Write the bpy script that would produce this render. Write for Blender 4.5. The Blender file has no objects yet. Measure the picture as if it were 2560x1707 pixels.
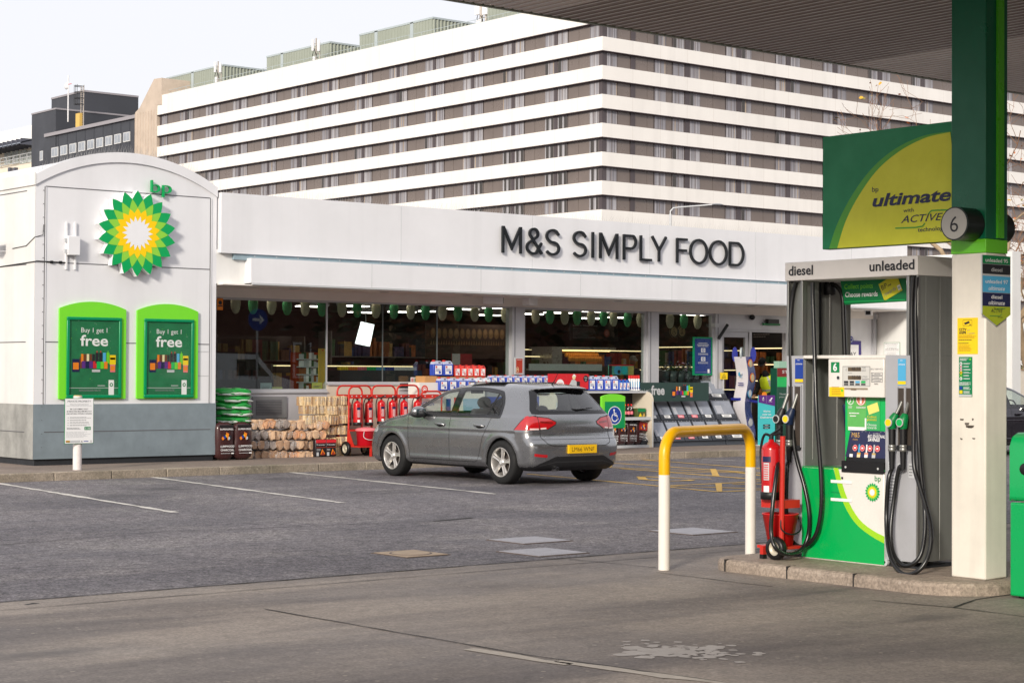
import bpy, bmesh, math, random
import numpy as np
from mathutils import Vector, Matrix
R = math.radians
random.seed(7)
scn = bpy.context.scene
col = scn.collection
FPX, TH, PITCH, ROLL, EYE = 4679.5, R(50.606), .016594, .005049, 1.6
cam = bpy.data.cameras.new('camera')
cam.sensor_width = 36.0
cam.lens = 36.0 * FPX / 2560
cam.clip_start, cam.clip_end = .1, 3000
camo = bpy.data.objects.new('camera', cam)
col.objects.link(camo)
camo.matrix_world = (Matrix.Translation((0, 0, EYE)) @ Matrix.Rotation(TH - R(90), 4, 'Z')
      @ Matrix.Rotation(R(90) + PITCH, 4, 'X') @ Matrix.Rotation(ROLL, 4, 'Z'))
scn.camera = camo
SUN_EL, SUN_AZ = R(21), math.atan2(-.50, -.866)          # direction towards the sun, low and from the left
wd = bpy.data.worlds.new('World'); scn.world = wd
wd.use_nodes = True
nt = wd.node_tree
for n in list(nt.nodes): nt.nodes.remove(n)
wo = nt.nodes.new('ShaderNodeOutputWorld'); bg = nt.nodes.new('ShaderNodeBackground')
sky = nt.nodes.new('ShaderNodeTexSky'); sky.sky_type = 'NISHITA'; sky.sun_disc = False
sky.sun_elevation = SUN_EL; sky.sun_rotation = R(90) - SUN_AZ
sky.air_density, sky.dust_density, sky.ozone_density = 1.0, 4.0, 1.0
mx = nt.nodes.new('ShaderNodeMix'); mx.data_type = 'RGBA'; mx.inputs['Factor'].default_value = .8
mx.inputs[7].default_value = (9.3, 9.2, 9.65, 1)           # the thin bright overcast
nt.links.new(sky.outputs[0], mx.inputs[6]); nt.links.new(mx.outputs[2], bg.inputs[0])
bg.inputs[1].default_value = .10
nt.links.new(bg.outputs[0], wo.inputs[0])
sl = bpy.data.lights.new('sun', 'SUN'); sl.energy = 2.9; sl.angle = R(9); sl.color = (1, .93, .82)
so = bpy.data.objects.new('sun', sl); col.objects.link(so)
sd = Vector((math.cos(SUN_EL) * math.cos(SUN_AZ), math.cos(SUN_EL) * math.sin(SUN_AZ), math.sin(SUN_EL)))
so.rotation_euler = sd.to_track_quat('Z', 'Y').to_euler(); so.location = (-20, -20, 30)
scn.view_settings.view_transform = 'Standard'; scn.view_settings.look = 'None'
scn.view_settings.exposure = 0.25; scn.view_settings.gamma = 1; scn.view_settings.use_curve_mapping = False
scn.render.engine = 'CYCLES'
scn.cycles.max_bounces = 8; scn.cycles.transparent_max_bounces = 12; scn.cycles.caustics_reflective = False; scn.cycles.caustics_refractive = False
scn.cycles.use_denoising = True
_f = Vector((math.cos(TH) * math.cos(PITCH), math.sin(TH) * math.cos(PITCH), math.sin(PITCH)))
_r = Vector((math.sin(TH), -math.cos(TH), 0)); _u = _r.cross(_f)
_rr = _r * math.cos(ROLL) + _u * math.sin(ROLL); _uu = _u * math.cos(ROLL) - _r * math.sin(ROLL)
def ray(x, y): return _f + _rr * ((x - 1280) / FPX) - _uu * ((y - 853.5) / FPX)
def on(x, y, ax, v):
 d = ray(x, y); t = (v - (0, 0, EYE)[ax]) / d[ax]
 return Vector((0, 0, EYE)) + d * t
def onX(x, y, v): return on(x, y, 0, v)
def onY(x, y, v): return on(x, y, 1, v)
def onZ(x, y, v=0.): return on(x, y, 2, v)
def lin(c):
 def f(v):
  v /= 255.; return v / 12.92 if v <= .04045 else ((v + .055) / 1.055) ** 2.4
 return (f(c[0]), f(c[1]), f(c[2]), 1)
MATS = {}
def mat(name, rgb, rough=.6, metal=0., var=.05, scale=6., bump=0., bscale=60., coat=0., spec=.4, emit=0., grime=0., drip=0., chips=None):
 if name in MATS: return MATS[name]
 m = bpy.data.materials.new(name); m.use_nodes = True; t = m.node_tree; N, L = t.nodes, t.links
 b = N['Principled BSDF']; c = lin(rgb)
 b.inputs['Base Color'].default_value = c; b.inputs['Roughness'].default_value = rough
 b.inputs['Metallic'].default_value = metal; b.inputs['Specular IOR Level'].default_value = spec
 b.inputs['Coat Weight'].default_value = coat; b.inputs['Coat Roughness'].default_value = .06
 if emit: b.inputs['Emission Color'].default_value = c; b.inputs['Emission Strength'].default_value = emit
 if var or bump:
  tc = N.new('ShaderNodeTexCoord')
 if var:
  nz = N.new('ShaderNodeTexNoise'); nz.inputs['Scale'].default_value = scale; nz.inputs['Detail'].default_value = 6
  nz.inputs['Roughness'].default_value = .65; L.new(tc.outputs['Object'], nz.inputs['Vector'])
  mr = N.new('ShaderNodeMapRange'); mr.inputs[1].default_value = .3; mr.inputs[2].default_value = .7
  mr.inputs[3].default_value = 1 - var * (1 + grime); mr.inputs[4].default_value = 1 + var
  L.new(nz.outputs[0], mr.inputs[0])
  hs = N.new('ShaderNodeHueSaturation'); hs.inputs['Color'].default_value = c
  L.new(mr.outputs[0], hs.inputs['Value']); L.new(hs.outputs[0], b.inputs['Base Color'])
  if drip:                                            # rain streaks running down the sheet
   mp = N.new('ShaderNodeMapping'); mp.inputs['Scale'].default_value = (drip[1], drip[1], drip[1] * .05); L.new(tc.outputs['Object'], mp.inputs[0])
   nd = N.new('ShaderNodeTexNoise'); nd.inputs['Scale'].default_value = 1; nd.inputs['Detail'].default_value = 4; L.new(mp.outputs[0], nd.inputs[0])
   md = N.new('ShaderNodeMapRange'); md.inputs[1].default_value = .48; md.inputs[2].default_value = .75; md.inputs[3].default_value = 1; md.inputs[4].default_value = 1 - drip[0]; L.new(nd.outputs[0], md.inputs[0])
   mm = N.new('ShaderNodeMath'); mm.operation = 'MULTIPLY'; L.new(mr.outputs[0], mm.inputs[0]); L.new(md.outputs[0], mm.inputs[1]); L.new(mm.outputs[0], hs.inputs['Value'])
  if chips:                                           # scuffs and chipped paint
   nc = N.new('ShaderNodeTexNoise'); nc.inputs['Scale'].default_value = chips[1]; nc.inputs['Detail'].default_value = 5; nc.inputs['Roughness'].default_value = .7; L.new(tc.outputs['Object'], nc.inputs[0])
   th = N.new('ShaderNodeMapRange'); th.inputs[1].default_value = chips[2]; th.inputs[2].default_value = chips[2] + .02; th.inputs[4].default_value = .7; L.new(nc.outputs[0], th.inputs[0])
   mc = N.new('ShaderNodeMix'); mc.data_type = 'RGBA'; mc.inputs[7].default_value = lin(chips[0]); L.new(th.outputs[0], mc.inputs[0]); L.new(hs.outputs[0], mc.inputs[6]); L.new(mc.outputs[2], b.inputs['Base Color'])
  m2 = N.new('ShaderNodeMapRange'); m2.inputs[1].default_value = .3; m2.inputs[2].default_value = .7
  m2.inputs[3].default_value = min(1, rough + .08); m2.inputs[4].default_value = max(.02, rough - .08)
  L.new(nz.outputs[0], m2.inputs[0]); L.new(m2.outputs[0], b.inputs['Roughness'])
 if bump:
  nb = N.new('ShaderNodeTexNoise'); nb.inputs['Scale'].default_value = bscale; nb.inputs['Detail'].default_value = 4
  L.new(tc.outputs['Object'], nb.inputs['Vector'])
  bp = N.new('ShaderNodeBump'); bp.inputs['Strength'].default_value = bump; bp.inputs['Distance'].default_value = .02
  L.new(nb.outputs[0], bp.inputs['Height']); L.new(bp.outputs[0], b.inputs['Normal'])
 MATS[name] = m
 return m
def glass_mat(name, tint=(210, 225, 220), refl=1.0, rough=.0, dens=.0, ior=1.5):
 if name in MATS: return MATS[name]
 m = bpy.data.materials.new(name); m.use_nodes = True; t = m.node_tree; N, L = t.nodes, t.links
 N.remove(N['Principled BSDF']); out = N['Material Output']
 tr = N.new('ShaderNodeBsdfTransparent'); tr.inputs[0].default_value = lin(tint)
 gl = N.new('ShaderNodeBsdfGlossy'); gl.inputs['Roughness'].default_value = rough
 def mth(op, a, b=None):
  q = N.new('ShaderNodeMath'); q.operation = op
  for k, v in ((0, a), (1, b)):
   if v is None: continue
   if isinstance(v, (int, float)): q.inputs[k].default_value = v
   else: L.new(v, q.inputs[k])
  return q
 ge = N.new('ShaderNodeNewGeometry'); dt = N.new('ShaderNodeVectorMath'); dt.operation = 'DOT_PRODUCT'; L.new(ge.outputs['Normal'], dt.inputs[0]); L.new(ge.outputs['Incoming'], dt.inputs[1])
 fr = mth('ADD', mth('MULTIPLY', mth('POWER', mth('SUBTRACT', 1.0, mth('ABSOLUTE', dt.outputs['Value']).outputs[0]).outputs[0], 5.0).outputs[0], .96).outputs[0], .04)
 mu = N.new('ShaderNodeMath'); mu.operation = 'MULTIPLY'; mu.inputs[1].default_value = refl; mu.use_clamp = True
 ms = N.new('ShaderNodeMixShader')
 L.new(fr.outputs[0], mu.inputs[0]); L.new(mu.outputs[0], ms.inputs[0]); L.new(tr.outputs[0], ms.inputs[1]); L.new(gl.outputs[0], ms.inputs[2])
 L.new(ms.outputs[0], out.inputs[0]); MATS[name] = m
 return m
def wt(o):
 p = Vector((0, 0, 0))
 while o is not None: p = p + o.location; o = o.parent
 return p
class MB:
 def __init__(s): s.v, s.f, s.m, s.ms, s.sm = [], [], [], [], []
 def mi(s, m):
  if m not in s.ms: s.ms.append(m)
  return s.ms.index(m)
 def add(s, vs, fs, m, smooth=False):
  o = len(s.v); s.v += [tuple(p) for p in vs]; k = s.mi(m)
  for f in fs: s.f.append([i + o for i in f]); s.m.append(k); s.sm.append(smooth)
  return s
 def box(s, a, b, m, M=None):
  x0, y0, z0 = a; x1, y1, z1 = b
  if x0 > x1: x0, x1 = x1, x0
  if y0 > y1: y0, y1 = y1, y0
  if z0 > z1: z0, z1 = z1, z0
  vs = [Vector(p) for p in ((x0, y0, z0), (x1, y0, z0), (x1, y1, z0), (x0, y1, z0), (x0, y0, z1), (x1, y0, z1), (x1, y1, z1), (x0, y1, z1))]
  if M is not None: vs = [M @ v for v in vs]
  return s.add(vs, [(3, 2, 1, 0), (4, 5, 6, 7), (0, 1, 5, 4), (1, 2, 6, 5), (2, 3, 7, 6), (3, 0, 4, 7)], m)
 def prism(s, pts, ext, m, m_side=None, cap0=True):
  """polygon (3-D points) extruded by the vector ext"""
  pts = [Vector(p) for p in pts]; e = Vector(ext); n = len(pts)
  nm = Vector((0, 0, 0))
  for i in range(n): nm += pts[i].cross(pts[(i + 1) % n])
  if nm.dot(e) > 0: pts = pts[::-1]
  s.add(pts, [tuple(range(n))] if cap0 else [], m)
  s.add([p + e for p in pts], [tuple(range(n - 1, -1, -1))], m)
  s.add(pts + [p + e for p in pts], [((i + 1) % n, i, n + i, n + (i + 1) % n) for i in range(n)], m_side or m)
  return s
 def cyl(s, a, b, r, m, n=16, r2=None, caps=True, smooth=True):
  a, b = Vector(a), Vector(b); r2 = r if r2 is None else r2
  d = (b - a).normalized(); x = d.orthogonal().normalized(); y = d.cross(x)
  A = [a + (x * math.cos(2 * math.pi * i / n) + y * math.sin(2 * math.pi * i / n)) * r for i in range(n)]
  B = [b + (x * math.cos(2 * math.pi * i / n) + y * math.sin(2 * math.pi * i / n)) * r2 for i in range(n)]
  s.add(A + B, [(i, (i + 1) % n, n + (i + 1) % n, n + i) for i in range(n)], m, smooth)
  if caps: s.add(A, [tuple(range(n - 1, -1, -1))], m); s.add(B, [tuple(range(n))], m)
  return s
 def tube(s, pts, r, m, n=10, caps=True):
  pts = [Vector(p) for p in pts]; rs = r if isinstance(r, (list, tuple)) else [r] * len(pts)
  t0 = (pts[1] - pts[0]).normalized(); x = t0.orthogonal().normalized(); vs = []
  for i, p in enumerate(pts):
   t = ((pts[min(i + 1, len(pts) - 1)] - pts[max(i - 1, 0)])).normalized()
   x = (x - t * x.dot(t)); x = x.normalized() if x.length > 1e-6 else t.orthogonal().normalized()
   y = t.cross(x)
   vs += [p + (x * math.cos(2 * math.pi * k / n) + y * math.sin(2 * math.pi * k / n)) * rs[i] for k in range(n)]
  fs = [(i * n + k, i * n + (k + 1) % n, (i + 1) * n + (k + 1) % n, (i + 1) * n + k) for i in range(len(pts) - 1) for k in range(n)]
  s.add(vs, fs, m, True)
  if caps: s.add(vs[:n], [tuple(range(n - 1, -1, -1))], m); s.add(vs[-n:], [tuple(range(n))], m)
  return s
 def lathe(s, prof, c, m, n=24, axis=(0, 0, 1), smooth=True):
  """prof: (radius, height) along axis from c"""
  a = Vector(axis).normalized(); x = a.orthogonal().normalized(); y = a.cross(x); c = Vector(c); vs = []
  for r, h in prof: vs += [c + a * h + (x * math.cos(2 * math.pi * k / n) + y * math.sin(2 * math.pi * k / n)) * r for k in range(n)]
  fs = [(i * n + k, i * n + (k + 1) % n, (i + 1) * n + (k + 1) % n, (i + 1) * n + k) for i in range(len(prof) - 1) for k in range(n)]
  return s.add(vs, fs, m, smooth)
 def ell(s, c, rx, ry, rz, m, n=16, k=10, noise=0., M=None):
  c = Vector(c); vs, fs = [], []
  for i in range(k + 1):
   th = math.pi * i / k
   for j in range(n):
    ph = 2 * math.pi * j / n; q = 1 + (random.uniform(-noise, noise) if 0 < i < k else 0)
    p = Vector((rx * math.sin(th) * math.cos(ph), ry * math.sin(th) * math.sin(ph), rz * math.cos(th))) * q
    vs.append(c + (M @ p if M is not None else p))
  for i in range(k):
   for j in range(n): fs.append((i * n + j, (i + 1) * n + j, (i + 1) * n + (j + 1) % n, i * n + (j + 1) % n))
  return s.add(vs, fs, m, True)
 def build(s, name, parent=None, bevel=0., seg=2, loc=None, autosmooth=False):
  me = bpy.data.meshes.new(name)
  off = Vector((0, 0, 0))
  if loc is not None: off = Vector(loc)
  elif parent is not None: off = wt(parent)
  me.from_pydata([tuple(Vector(p) - off) for p in s.v], [], s.f)
  for m in s.ms: me.materials.append(m)
  me.polygons.foreach_set('material_index', s.m); me.polygons.foreach_set('use_smooth', s.sm); me.update()
  o = bpy.data.objects.new(name, me); col.objects.link(o)
  if parent is not None: o.parent = parent
  elif loc is not None: o.location = off
  if bevel:
   b = o.modifiers.new('bevel', 'BEVEL'); b.width = bevel; b.segments = seg; b.limit_method = 'ANGLE'; b.angle_limit = R(40)
   b.harden_normals = False
   me.polygons.foreach_set('use_smooth', [True] * len(me.polygons))
   try: me.set_sharp_from_angle(angle=R(35))
   except Exception: pass
  elif autosmooth:
   me.polygons.foreach_set('use_smooth', [True] * len(me.polygons)); me.set_sharp_from_angle(angle=R(autosmooth if autosmooth is not True else 35))
  return o
def tag(o, label=None, cat=None, group=None, kind=None):
 if label: o['label'] = label
 if cat: o['category'] = cat
 if group: o['group'] = group
 if kind: o['kind'] = kind
 return o
def thing(name, loc, label, cat, group=None):
 o = bpy.data.objects.new(name, None); col.objects.link(o); o.location = loc; o.empty_display_size = .2
 o.matrix_world = Matrix.Translation(loc)
 return tag(o, label, cat, group)
def struct(o): o['kind'] = 'structure'; return o
def copy_tree(o, parent=None):
 c = o.copy(); col.objects.link(c); c.parent = parent
 for ch in list(o.children): copy_tree(ch, c)
 return c
ORD = ['first', 'second', 'third', 'fourth', 'fifth', 'sixth', 'seventh', 'eighth', 'ninth', 'tenth', 'eleventh', 'twelfth', 'thirteenth',
  'fourteenth', 'fifteenth', 'sixteenth', 'seventeenth', 'eighteenth', 'nineteenth', 'twentieth', 'twenty-first', 'twenty-second',
  'twenty-third', 'twenty-fourth', 'twenty-fifth', 'twenty-sixth', 'twenty-seventh', 'twenty-eighth', 'twenty-ninth', 'thirtieth']
_TC = {}
def text_geo(s, bold=0., shear=0., res=3):
 k = (s, bold, shear)
 if k in _TC: return _TC[k]
 cu = bpy.data.curves.new('t', 'FONT'); cu.body = s; cu.size = 1; cu.offset = bold; cu.shear = shear; cu.resolution_u = res
 o = bpy.data.objects.new('t', cu); col.objects.link(o)
 dg = bpy.context.evaluated_depsgraph_get(); me = bpy.data.meshes.new_from_object(o.evaluated_get(dg))
 vs = [(v.co.x, v.co.y) for v in me.vertices]; fs = [tuple(p.vertices) for p in me.polygons]
 bpy.data.objects.remove(o); bpy.data.curves.remove(cu); bpy.data.meshes.remove(me)
 _TC[k] = (vs, fs); return _TC[k]
class Art:
 """flat artwork on a plane: origin o, axes x and y, each layer 1.5 mm above the last"""
 def __init__(s, o, x, y, base=.003, step=.0015):
  s.o, s.x, s.y = Vector(o), Vector(x).normalized(), Vector(y).normalized(); s.n = s.x.cross(s.y); s.base, s.step = base, step; s.mb = MB()
 def P(s, x, y, l=0): return s.o + s.x * x + s.y * y + s.n * (s.base + s.step * l)
 def poly(s, pts, m, l=0): s.mb.add([s.P(a, b, l) for a, b in pts], [tuple(range(len(pts)))], m); return s
 def rect(s, x0, y0, x1, y1, m, l=0): return s.poly([(x0, y0), (x1, y0), (x1, y1), (x0, y1)], m, l)
 def disc(s, cx, cy, r, m, l=0, n=28, ry=None):
  ry = ry or r; return s.poly([(cx + r * math.cos(2 * math.pi * i / n), cy + ry * math.sin(2 * math.pi * i / n)) for i in range(n)], m, l)
 def ring(s, cx, cy, r0, r1, m, l=0, n=28, a0=0, a1=360):
  full = a1 - a0 >= 360
  A = [R(a0 + (a1 - a0) * i / n) for i in range(n + 1)]
  s.mb.add([s.P(cx + r0 * math.cos(a), cy + r0 * math.sin(a), l) for a in A] + [s.P(cx + r1 * math.cos(a), cy + r1 * math.sin(a), l) for a in A],
     [(i, n + 1 + i, n + 2 + i, i + 1) for i in range(n)], m); return s
 def line(s, pts, w, m, l=0):
  for (a, b), (c, d) in zip(pts[:-1], pts[1:]):
   L = math.hypot(c - a, d - b) or 1; nx, ny = -(d - b) / L * w / 2, (c - a) / L * w / 2
   s.poly([(a - nx, b - ny), (c - nx, d - ny), (c + nx, d + ny), (a + nx, b + ny)], m, l)
  return s
 def text(s, t, x, y, h, m, l=1, width=None, align='l', bold=0., shear=0., cap=.73, rot=0.):
  """h = cap height; width forces the run to that width"""
  vs, fs = text_geo(t, bold, shear)
  if not vs: return s
  x0, x1 = min(v[0] for v in vs), max(v[0] for v in vs); k = h / cap; kx = k if not width else width / (x1 - x0)
  off = {'l': x0, 'c': (x0 + x1) / 2, 'r': x1}[align]
  ca, sa = math.cos(rot), math.sin(rot)
  s.mb.add([s.P(x + (v[0] - off) * kx * ca - v[1] * k * sa, y + (v[0] - off) * kx * sa + v[1] * k * ca, l) for v in vs], fs, m); return s
 def bars(s, x0, x1, y0, y1, n, m, l=1, seed=1, fill=.45, center=False):
  """rows of print too small to read"""
  rd = random.Random(seed); p = (y1 - y0) / n
  for i in range(n):
   y = y1 - (i + .5) * p; L = (x1 - x0) * rd.uniform(.7, 1); x = x0 if not center else (x0 + x1 - L) / 2
   e = x + L
   while x < e - 1e-6:
    w = min(e - x, (x1 - x0) * rd.uniform(.05, .16)); s.rect(x, y - p * fill / 2, x + w * .86, y + p * fill / 2, m, l); x += w
  return s
 def build(s, name, parent=None, loc=None): return s.mb.build(name, parent, loc=loc)
def facing_v(x, y, z): return Art((x, y, z), (1, 0, 0), (0, 0, 1))      # faces the camera side (-Y)
def facing_u(x, y, z): return Art((x, y, z), (0, -1, 0), (0, 0, 1))     # faces -X
WHITE = mat('white_paint', (228, 228, 230), .45, var=.03, scale=1.2)
WPRINT = mat('white_print', (235, 235, 235), .5, var=0)
BLACK = mat('black_plastic', (22, 22, 24), .45, var=.1)
INK = mat('ink', (35, 36, 42), .5, var=0)
GREYINK = mat('grey_ink', (130, 132, 135), .5, var=0)
GREEN = mat('deep_green', (0, 128, 72), .4, var=.03)
BGREEN = mat('bright_green', (20, 178, 90), .35, var=.03)
LIME = mat('lime_green', (110, 205, 45), .35, var=.03)
YEL = mat('yellow_print', (240, 205, 20), .45, var=.02)
RED = mat('red_paint', (190, 22, 24), .3, var=.05)
DKRED = mat('dark_red', (120, 18, 22), .4, var=.05)
BLUE = mat('blue_print', (28, 62, 150), .4, var=.02)
NAVY = mat('navy_print', (28, 34, 74), .4, var=.02)
STEEL = mat('brushed_steel', (150, 150, 146), .38, metal=.75, var=.06, scale=3)
SILVER = mat('silver_paint', (168, 168, 172), .38, metal=.35, var=.04, scale=3)
RUBBER = mat('rubber', (20, 20, 21), .38, var=.08)
def swatch(n, rgb, rough=.5): return mat(n, rgb, rough, var=0)
PURPLE = swatch('purple_print', (92, 42, 130)); ORANGE = swatch('orange_print', (232, 130, 30)); TEAL = swatch('teal_print', (40, 190, 195))
SKYB = swatch('sky_blue_print', (80, 170, 215)); BROWNP = swatch('brown_print', (110, 60, 35)); PINK = swatch('pink_print', (225, 120, 130))
CREAMP = swatch('cream_print', (230, 215, 170)); LGREY = swatch('light_grey_print', (190, 192, 194)); REDP = swatch('red_print', (205, 38, 48))
GOLD = swatch('gold_print', (205, 165, 90))
def sunburst(art, cx, cy, r, mats, l=0, n=18):
 """the filling station's flower emblem: nested pointed rings"""
 def star(ro, ri, ph, m, ly):
  pts = []
  for i in range(n):
   a0 = math.pi / 2 + 2 * math.pi * (i + ph) / n; a1 = a0 + math.pi / n; a2 = a0 + 2 * math.pi / n
   P0 = (ro * math.cos(a0), ro * math.sin(a0)); P1 = (ri * math.cos(a1), ri * math.sin(a1)); P2 = (ro * math.cos(a2), ro * math.sin(a2))
   def bul(A, B, k):
    mx_, my_ = (A[0] + B[0]) / 2, (A[1] + B[1]) / 2; q = 1 + k; return (mx_ * q, my_ * q)
   pts += [P0, bul(P0, P1, .018), P1, bul(P1, P2, .018)]
  art.poly([(cx + a, cy + b) for a, b in pts], m, ly)
 star(r, .80 * r, 0, mats[0], l); star(.80 * r, .60 * r, .5, mats[1], l + 1); star(.585 * r, .47 * r, 0, mats[2], l + 2); star(.40 * r, .27 * r, .5, mats[3], l + 3)
EMB = [mat('emblem_green', (0, 160, 85), .35, var=.02), mat('emblem_lime', (140, 205, 65), .35, var=.02), mat('emblem_yellow', (248, 205, 5), .35, var=.02), mat('emblem_white', (232, 232, 235), .35, var=.02)]
def promo_goods(a, x0, y0, w, h, l=2):
 """the cluster of printed packs and bottles on the buy-one-get-one posters"""
 cols = [BLUE, ORANGE, BROWNP, REDP, INK, SKYB, YEL]
 xs = [(0, .17, .0, .62, NAVY), (.02, .15, .12, .45, ORANGE), (.17, .24, .18, .7, BROWNP)]
 for i in range(5): xs.append((.20 + i * .065, .255 + i * .065, .48, .86, [ORANGE, BROWNP, CREAMP, BROWNP, INK][i]))
 for i in range(4): xs.append((.22 + i * .085, .30 + i * .085, .18, .52, [PURPLE, NAVY, PURPLE, REDP][i]))
 for i in range(4): xs.append((.53 + i * .085, .60 + i * .085, .42, .93, [INK, INK, SKYB, LIME][i]))
 for i in range(4): xs.append((.555 + i * .085, .575 + i * .085, .93, 1.02, [REDP, REDP, GREEN, LIME][i]))
 for i in range(3): xs.append((.56 + i * .085, .64 + i * .085, .16, .5, [BGREEN, LIME, ORANGE][i]))
 xs += [(.45, .64, .0, .12, LGREY), (.86, 1.0, .36, .82, YEL), (.87, .99, .0, .42, PINK), (.88, .98, .08, .3, ORANGE), (.87, .99, .6, .7, GREEN)]
 for i, (a0, a1, b0, b1, m) in enumerate(xs): a.rect(x0 + a0 * w, y0 + b0 * h, x0 + a1 * w, y0 + b1 * h, m, l + (i % 5) * .2 + (i // 5) * .4)
def ground_mat(name, base, dark, light, speck, sscale, patch=.35, tint=None, rough=.85, bump=.25, streak=None, stains=()):
 m = bpy.data.materials.new(name); m.use_nodes = True; t = m.node_tree; N, L = t.nodes, t.links; b = N['Principled BSDF']
 b.inputs['Specular IOR Level'].default_value = .35
 tc = N.new('ShaderNodeTexCoord')
 def noise(sc, det=5, ro=.6, vec=None, dist=0):
  n = N.new('ShaderNodeTexNoise'); n.inputs['Scale'].default_value = sc; n.inputs['Detail'].default_value = det; n.inputs['Roughness'].default_value = ro
  n.inputs['Distortion'].default_value = dist
  L.new(vec or tc.outputs['Object'], n.inputs['Vector']); return n.outputs[0]
 def ramp(src, stops):
  r = N.new('ShaderNodeValToRGB'); e = r.color_ramp.elements
  while len(e) < len(stops): e.new(.5)
  for i, (p, c) in enumerate(stops): e[i].position = p; e[i].color = c if len(c) == 4 else (*c, 1)
  L.new(src, r.inputs[0]); return r.outputs[0]
 def mix(a, b_, f, mode='MIX'):
  x = N.new('ShaderNodeMix'); x.data_type = 'RGBA'; x.blend_type = mode
  for s_, k in ((f, 'Factor'),):
   if isinstance(s_, (int, float)): x.inputs[0].default_value = s_
   else: L.new(s_, x.inputs[0])
  for s_, k in ((a, 6), (b_, 7)):
   if isinstance(s_, tuple): x.inputs[k].default_value = s_
   else: L.new(s_, x.inputs[k])
  return x.outputs[2]
 g = lambda v: (v, v, v, 1)
 c = mix(lin(base), lin(dark), ramp(noise(.35, 6, .62, dist=.6), [(.42, g(0)), (.66, g(patch * 1.6))]))
 c = mix(c, lin(light), ramp(noise(.8, 5, .6, dist=.3), [(.5, g(0)), (.72, g(patch))]))
 if streak:
  mp = N.new('ShaderNodeMapping'); mp.inputs['Scale'].default_value = streak[0]; L.new(tc.outputs['Object'], mp.inputs[0])
  c = mix(c, lin(streak[1]), ramp(noise(1.0, 5, .6, mp.outputs[0], .4), [(.44, g(0)), (.62, g(streak[2]))]))
 fine = noise(sscale, 3, .7); fine2 = noise(sscale * .22, 4, .75)
 c = mix(c, ramp(fine, [(.36, g(.0)), (.64, g(1.))]), speck, 'OVERLAY')
 c = mix(c, ramp(fine2, [(.36, g(.08)), (.64, g(.92))]), speck * .75, 'OVERLAY')
 vo = N.new('ShaderNodeTexVoronoi'); vo.inputs['Scale'].default_value = sscale * .22; L.new(tc.outputs['Object'], vo.inputs['Vector'])
 pale = N.new('ShaderNodeMath'); pale.operation = 'LESS_THAN'; pale.inputs[1].default_value = .14; L.new(vo.outputs['Distance'], pale.inputs[0])
 gate = N.new('ShaderNodeMath'); gate.operation = 'MULTIPLY'; L.new(pale.outputs[0], gate.inputs[0])
 sp = N.new('ShaderNodeSeparateColor'); L.new(vo.outputs['Color'], sp.inputs[0])
 g2 = N.new('ShaderNodeMath'); g2.operation = 'GREATER_THAN'; g2.inputs[1].default_value = .5; L.new(sp.outputs[0], g2.inputs[0]); L.new(g2.outputs[0], gate.inputs[1])
 g3 = N.new('ShaderNodeMath'); g3.operation = 'MULTIPLY'; g3.inputs[1].default_value = .6; L.new(gate.outputs[0], g3.inputs[0])
 c = mix(c, lin(light), g3.outputs[0])
 for x, y, rx, ry, k in stains:                          # oil dropped where cars stand
  mp = N.new('ShaderNodeMapping'); mp.inputs['Location'].default_value = (-x / rx, -y / ry, 0); mp.inputs['Scale'].default_value = (1 / rx, 1 / ry, 0); L.new(tc.outputs['Object'], mp.inputs[0])
  ln = N.new('ShaderNodeVectorMath'); ln.operation = 'LENGTH'; L.new(mp.outputs[0], ln.inputs[0])
  ad = N.new('ShaderNodeMath'); ad.operation = 'MULTIPLY_ADD'; ad.inputs[1].default_value = 1.6; L.new(noise(3.2, 5, .65), ad.inputs[0]); L.new(ln.outputs['Value'], ad.inputs[2])
  rp = N.new('ShaderNodeMapRange'); rp.inputs[1].default_value = .75; rp.inputs[2].default_value = 1.55; rp.inputs[3].default_value = k; rp.inputs[4].default_value = 0; L.new(ad.outputs[0], rp.inputs[0]); c = mix(c, lin(dark), rp.outputs[0]); c = mix(c, (.02, .02, .022, 1), 0.0) if k < .5 else mix(c, mix(c, (.03, .03, .033, 1), .55), rp.outputs[0])
 L.new(c, b.inputs['Base Color']); b.inputs['Roughness'].default_value = rough
 rr = N.new('ShaderNodeMapRange'); rr.inputs[1].default_value = .35; rr.inputs[2].default_value = .7; rr.inputs[3].default_value = rough + .08; rr.inputs[4].default_value = rough - .15
 L.new(noise(.5, 5), rr.inputs[0]); L.new(rr.outputs[0], b.inputs['Roughness'])
 bp = N.new('ShaderNodeBump'); bp.inputs['Strength'].default_value = bump; bp.inputs['Distance'].default_value = .01
 L.new(fine, bp.inputs['Height']); L.new(bp.outputs[0], b.inputs['Normal'])
 MATS[name] = m; return m
_s = lambda px, py, rx, ry, k: (onZ(px, py).x, onZ(px, py).y, rx, ry, k)
STA = [_s(400, 1222, .7, .8, .8), _s(290, 1240, .8, .5, .5), _s(690, 1197, .7, .5, .7), _s(980, 1232, 1.0, .35, .6), _s(1150, 1226, .8, .4, .5), _s(1330, 1218, 1.2, .8, .7), _s(1100, 1300, 1.5, .35, .45)]
STC = [_s(60, 1640, .9, .25, .6), _s(2330, 1545, .5, .25, .6), _s(1950, 1560, .7, .2, .45), _s(2060, 1480, .9, .12, .5), _s(300, 1580, 1.3, .16, .45)]
ASPH = ground_mat('asphalt', (112, 107, 109), (80, 77, 82), (140, 134, 130), .7, 40, .5, rough=.82, bump=.5, streak=((.12, .9, 1), (88, 85, 90), .55), stains=STA)
CONC = ground_mat('stained_concrete', (140, 130, 121), (100, 94, 92), (160, 149, 138), .22, 46, .45, rough=.74, bump=.15, streak=((.13, .75, 1), (88, 82, 81), .8), stains=STC)
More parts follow.
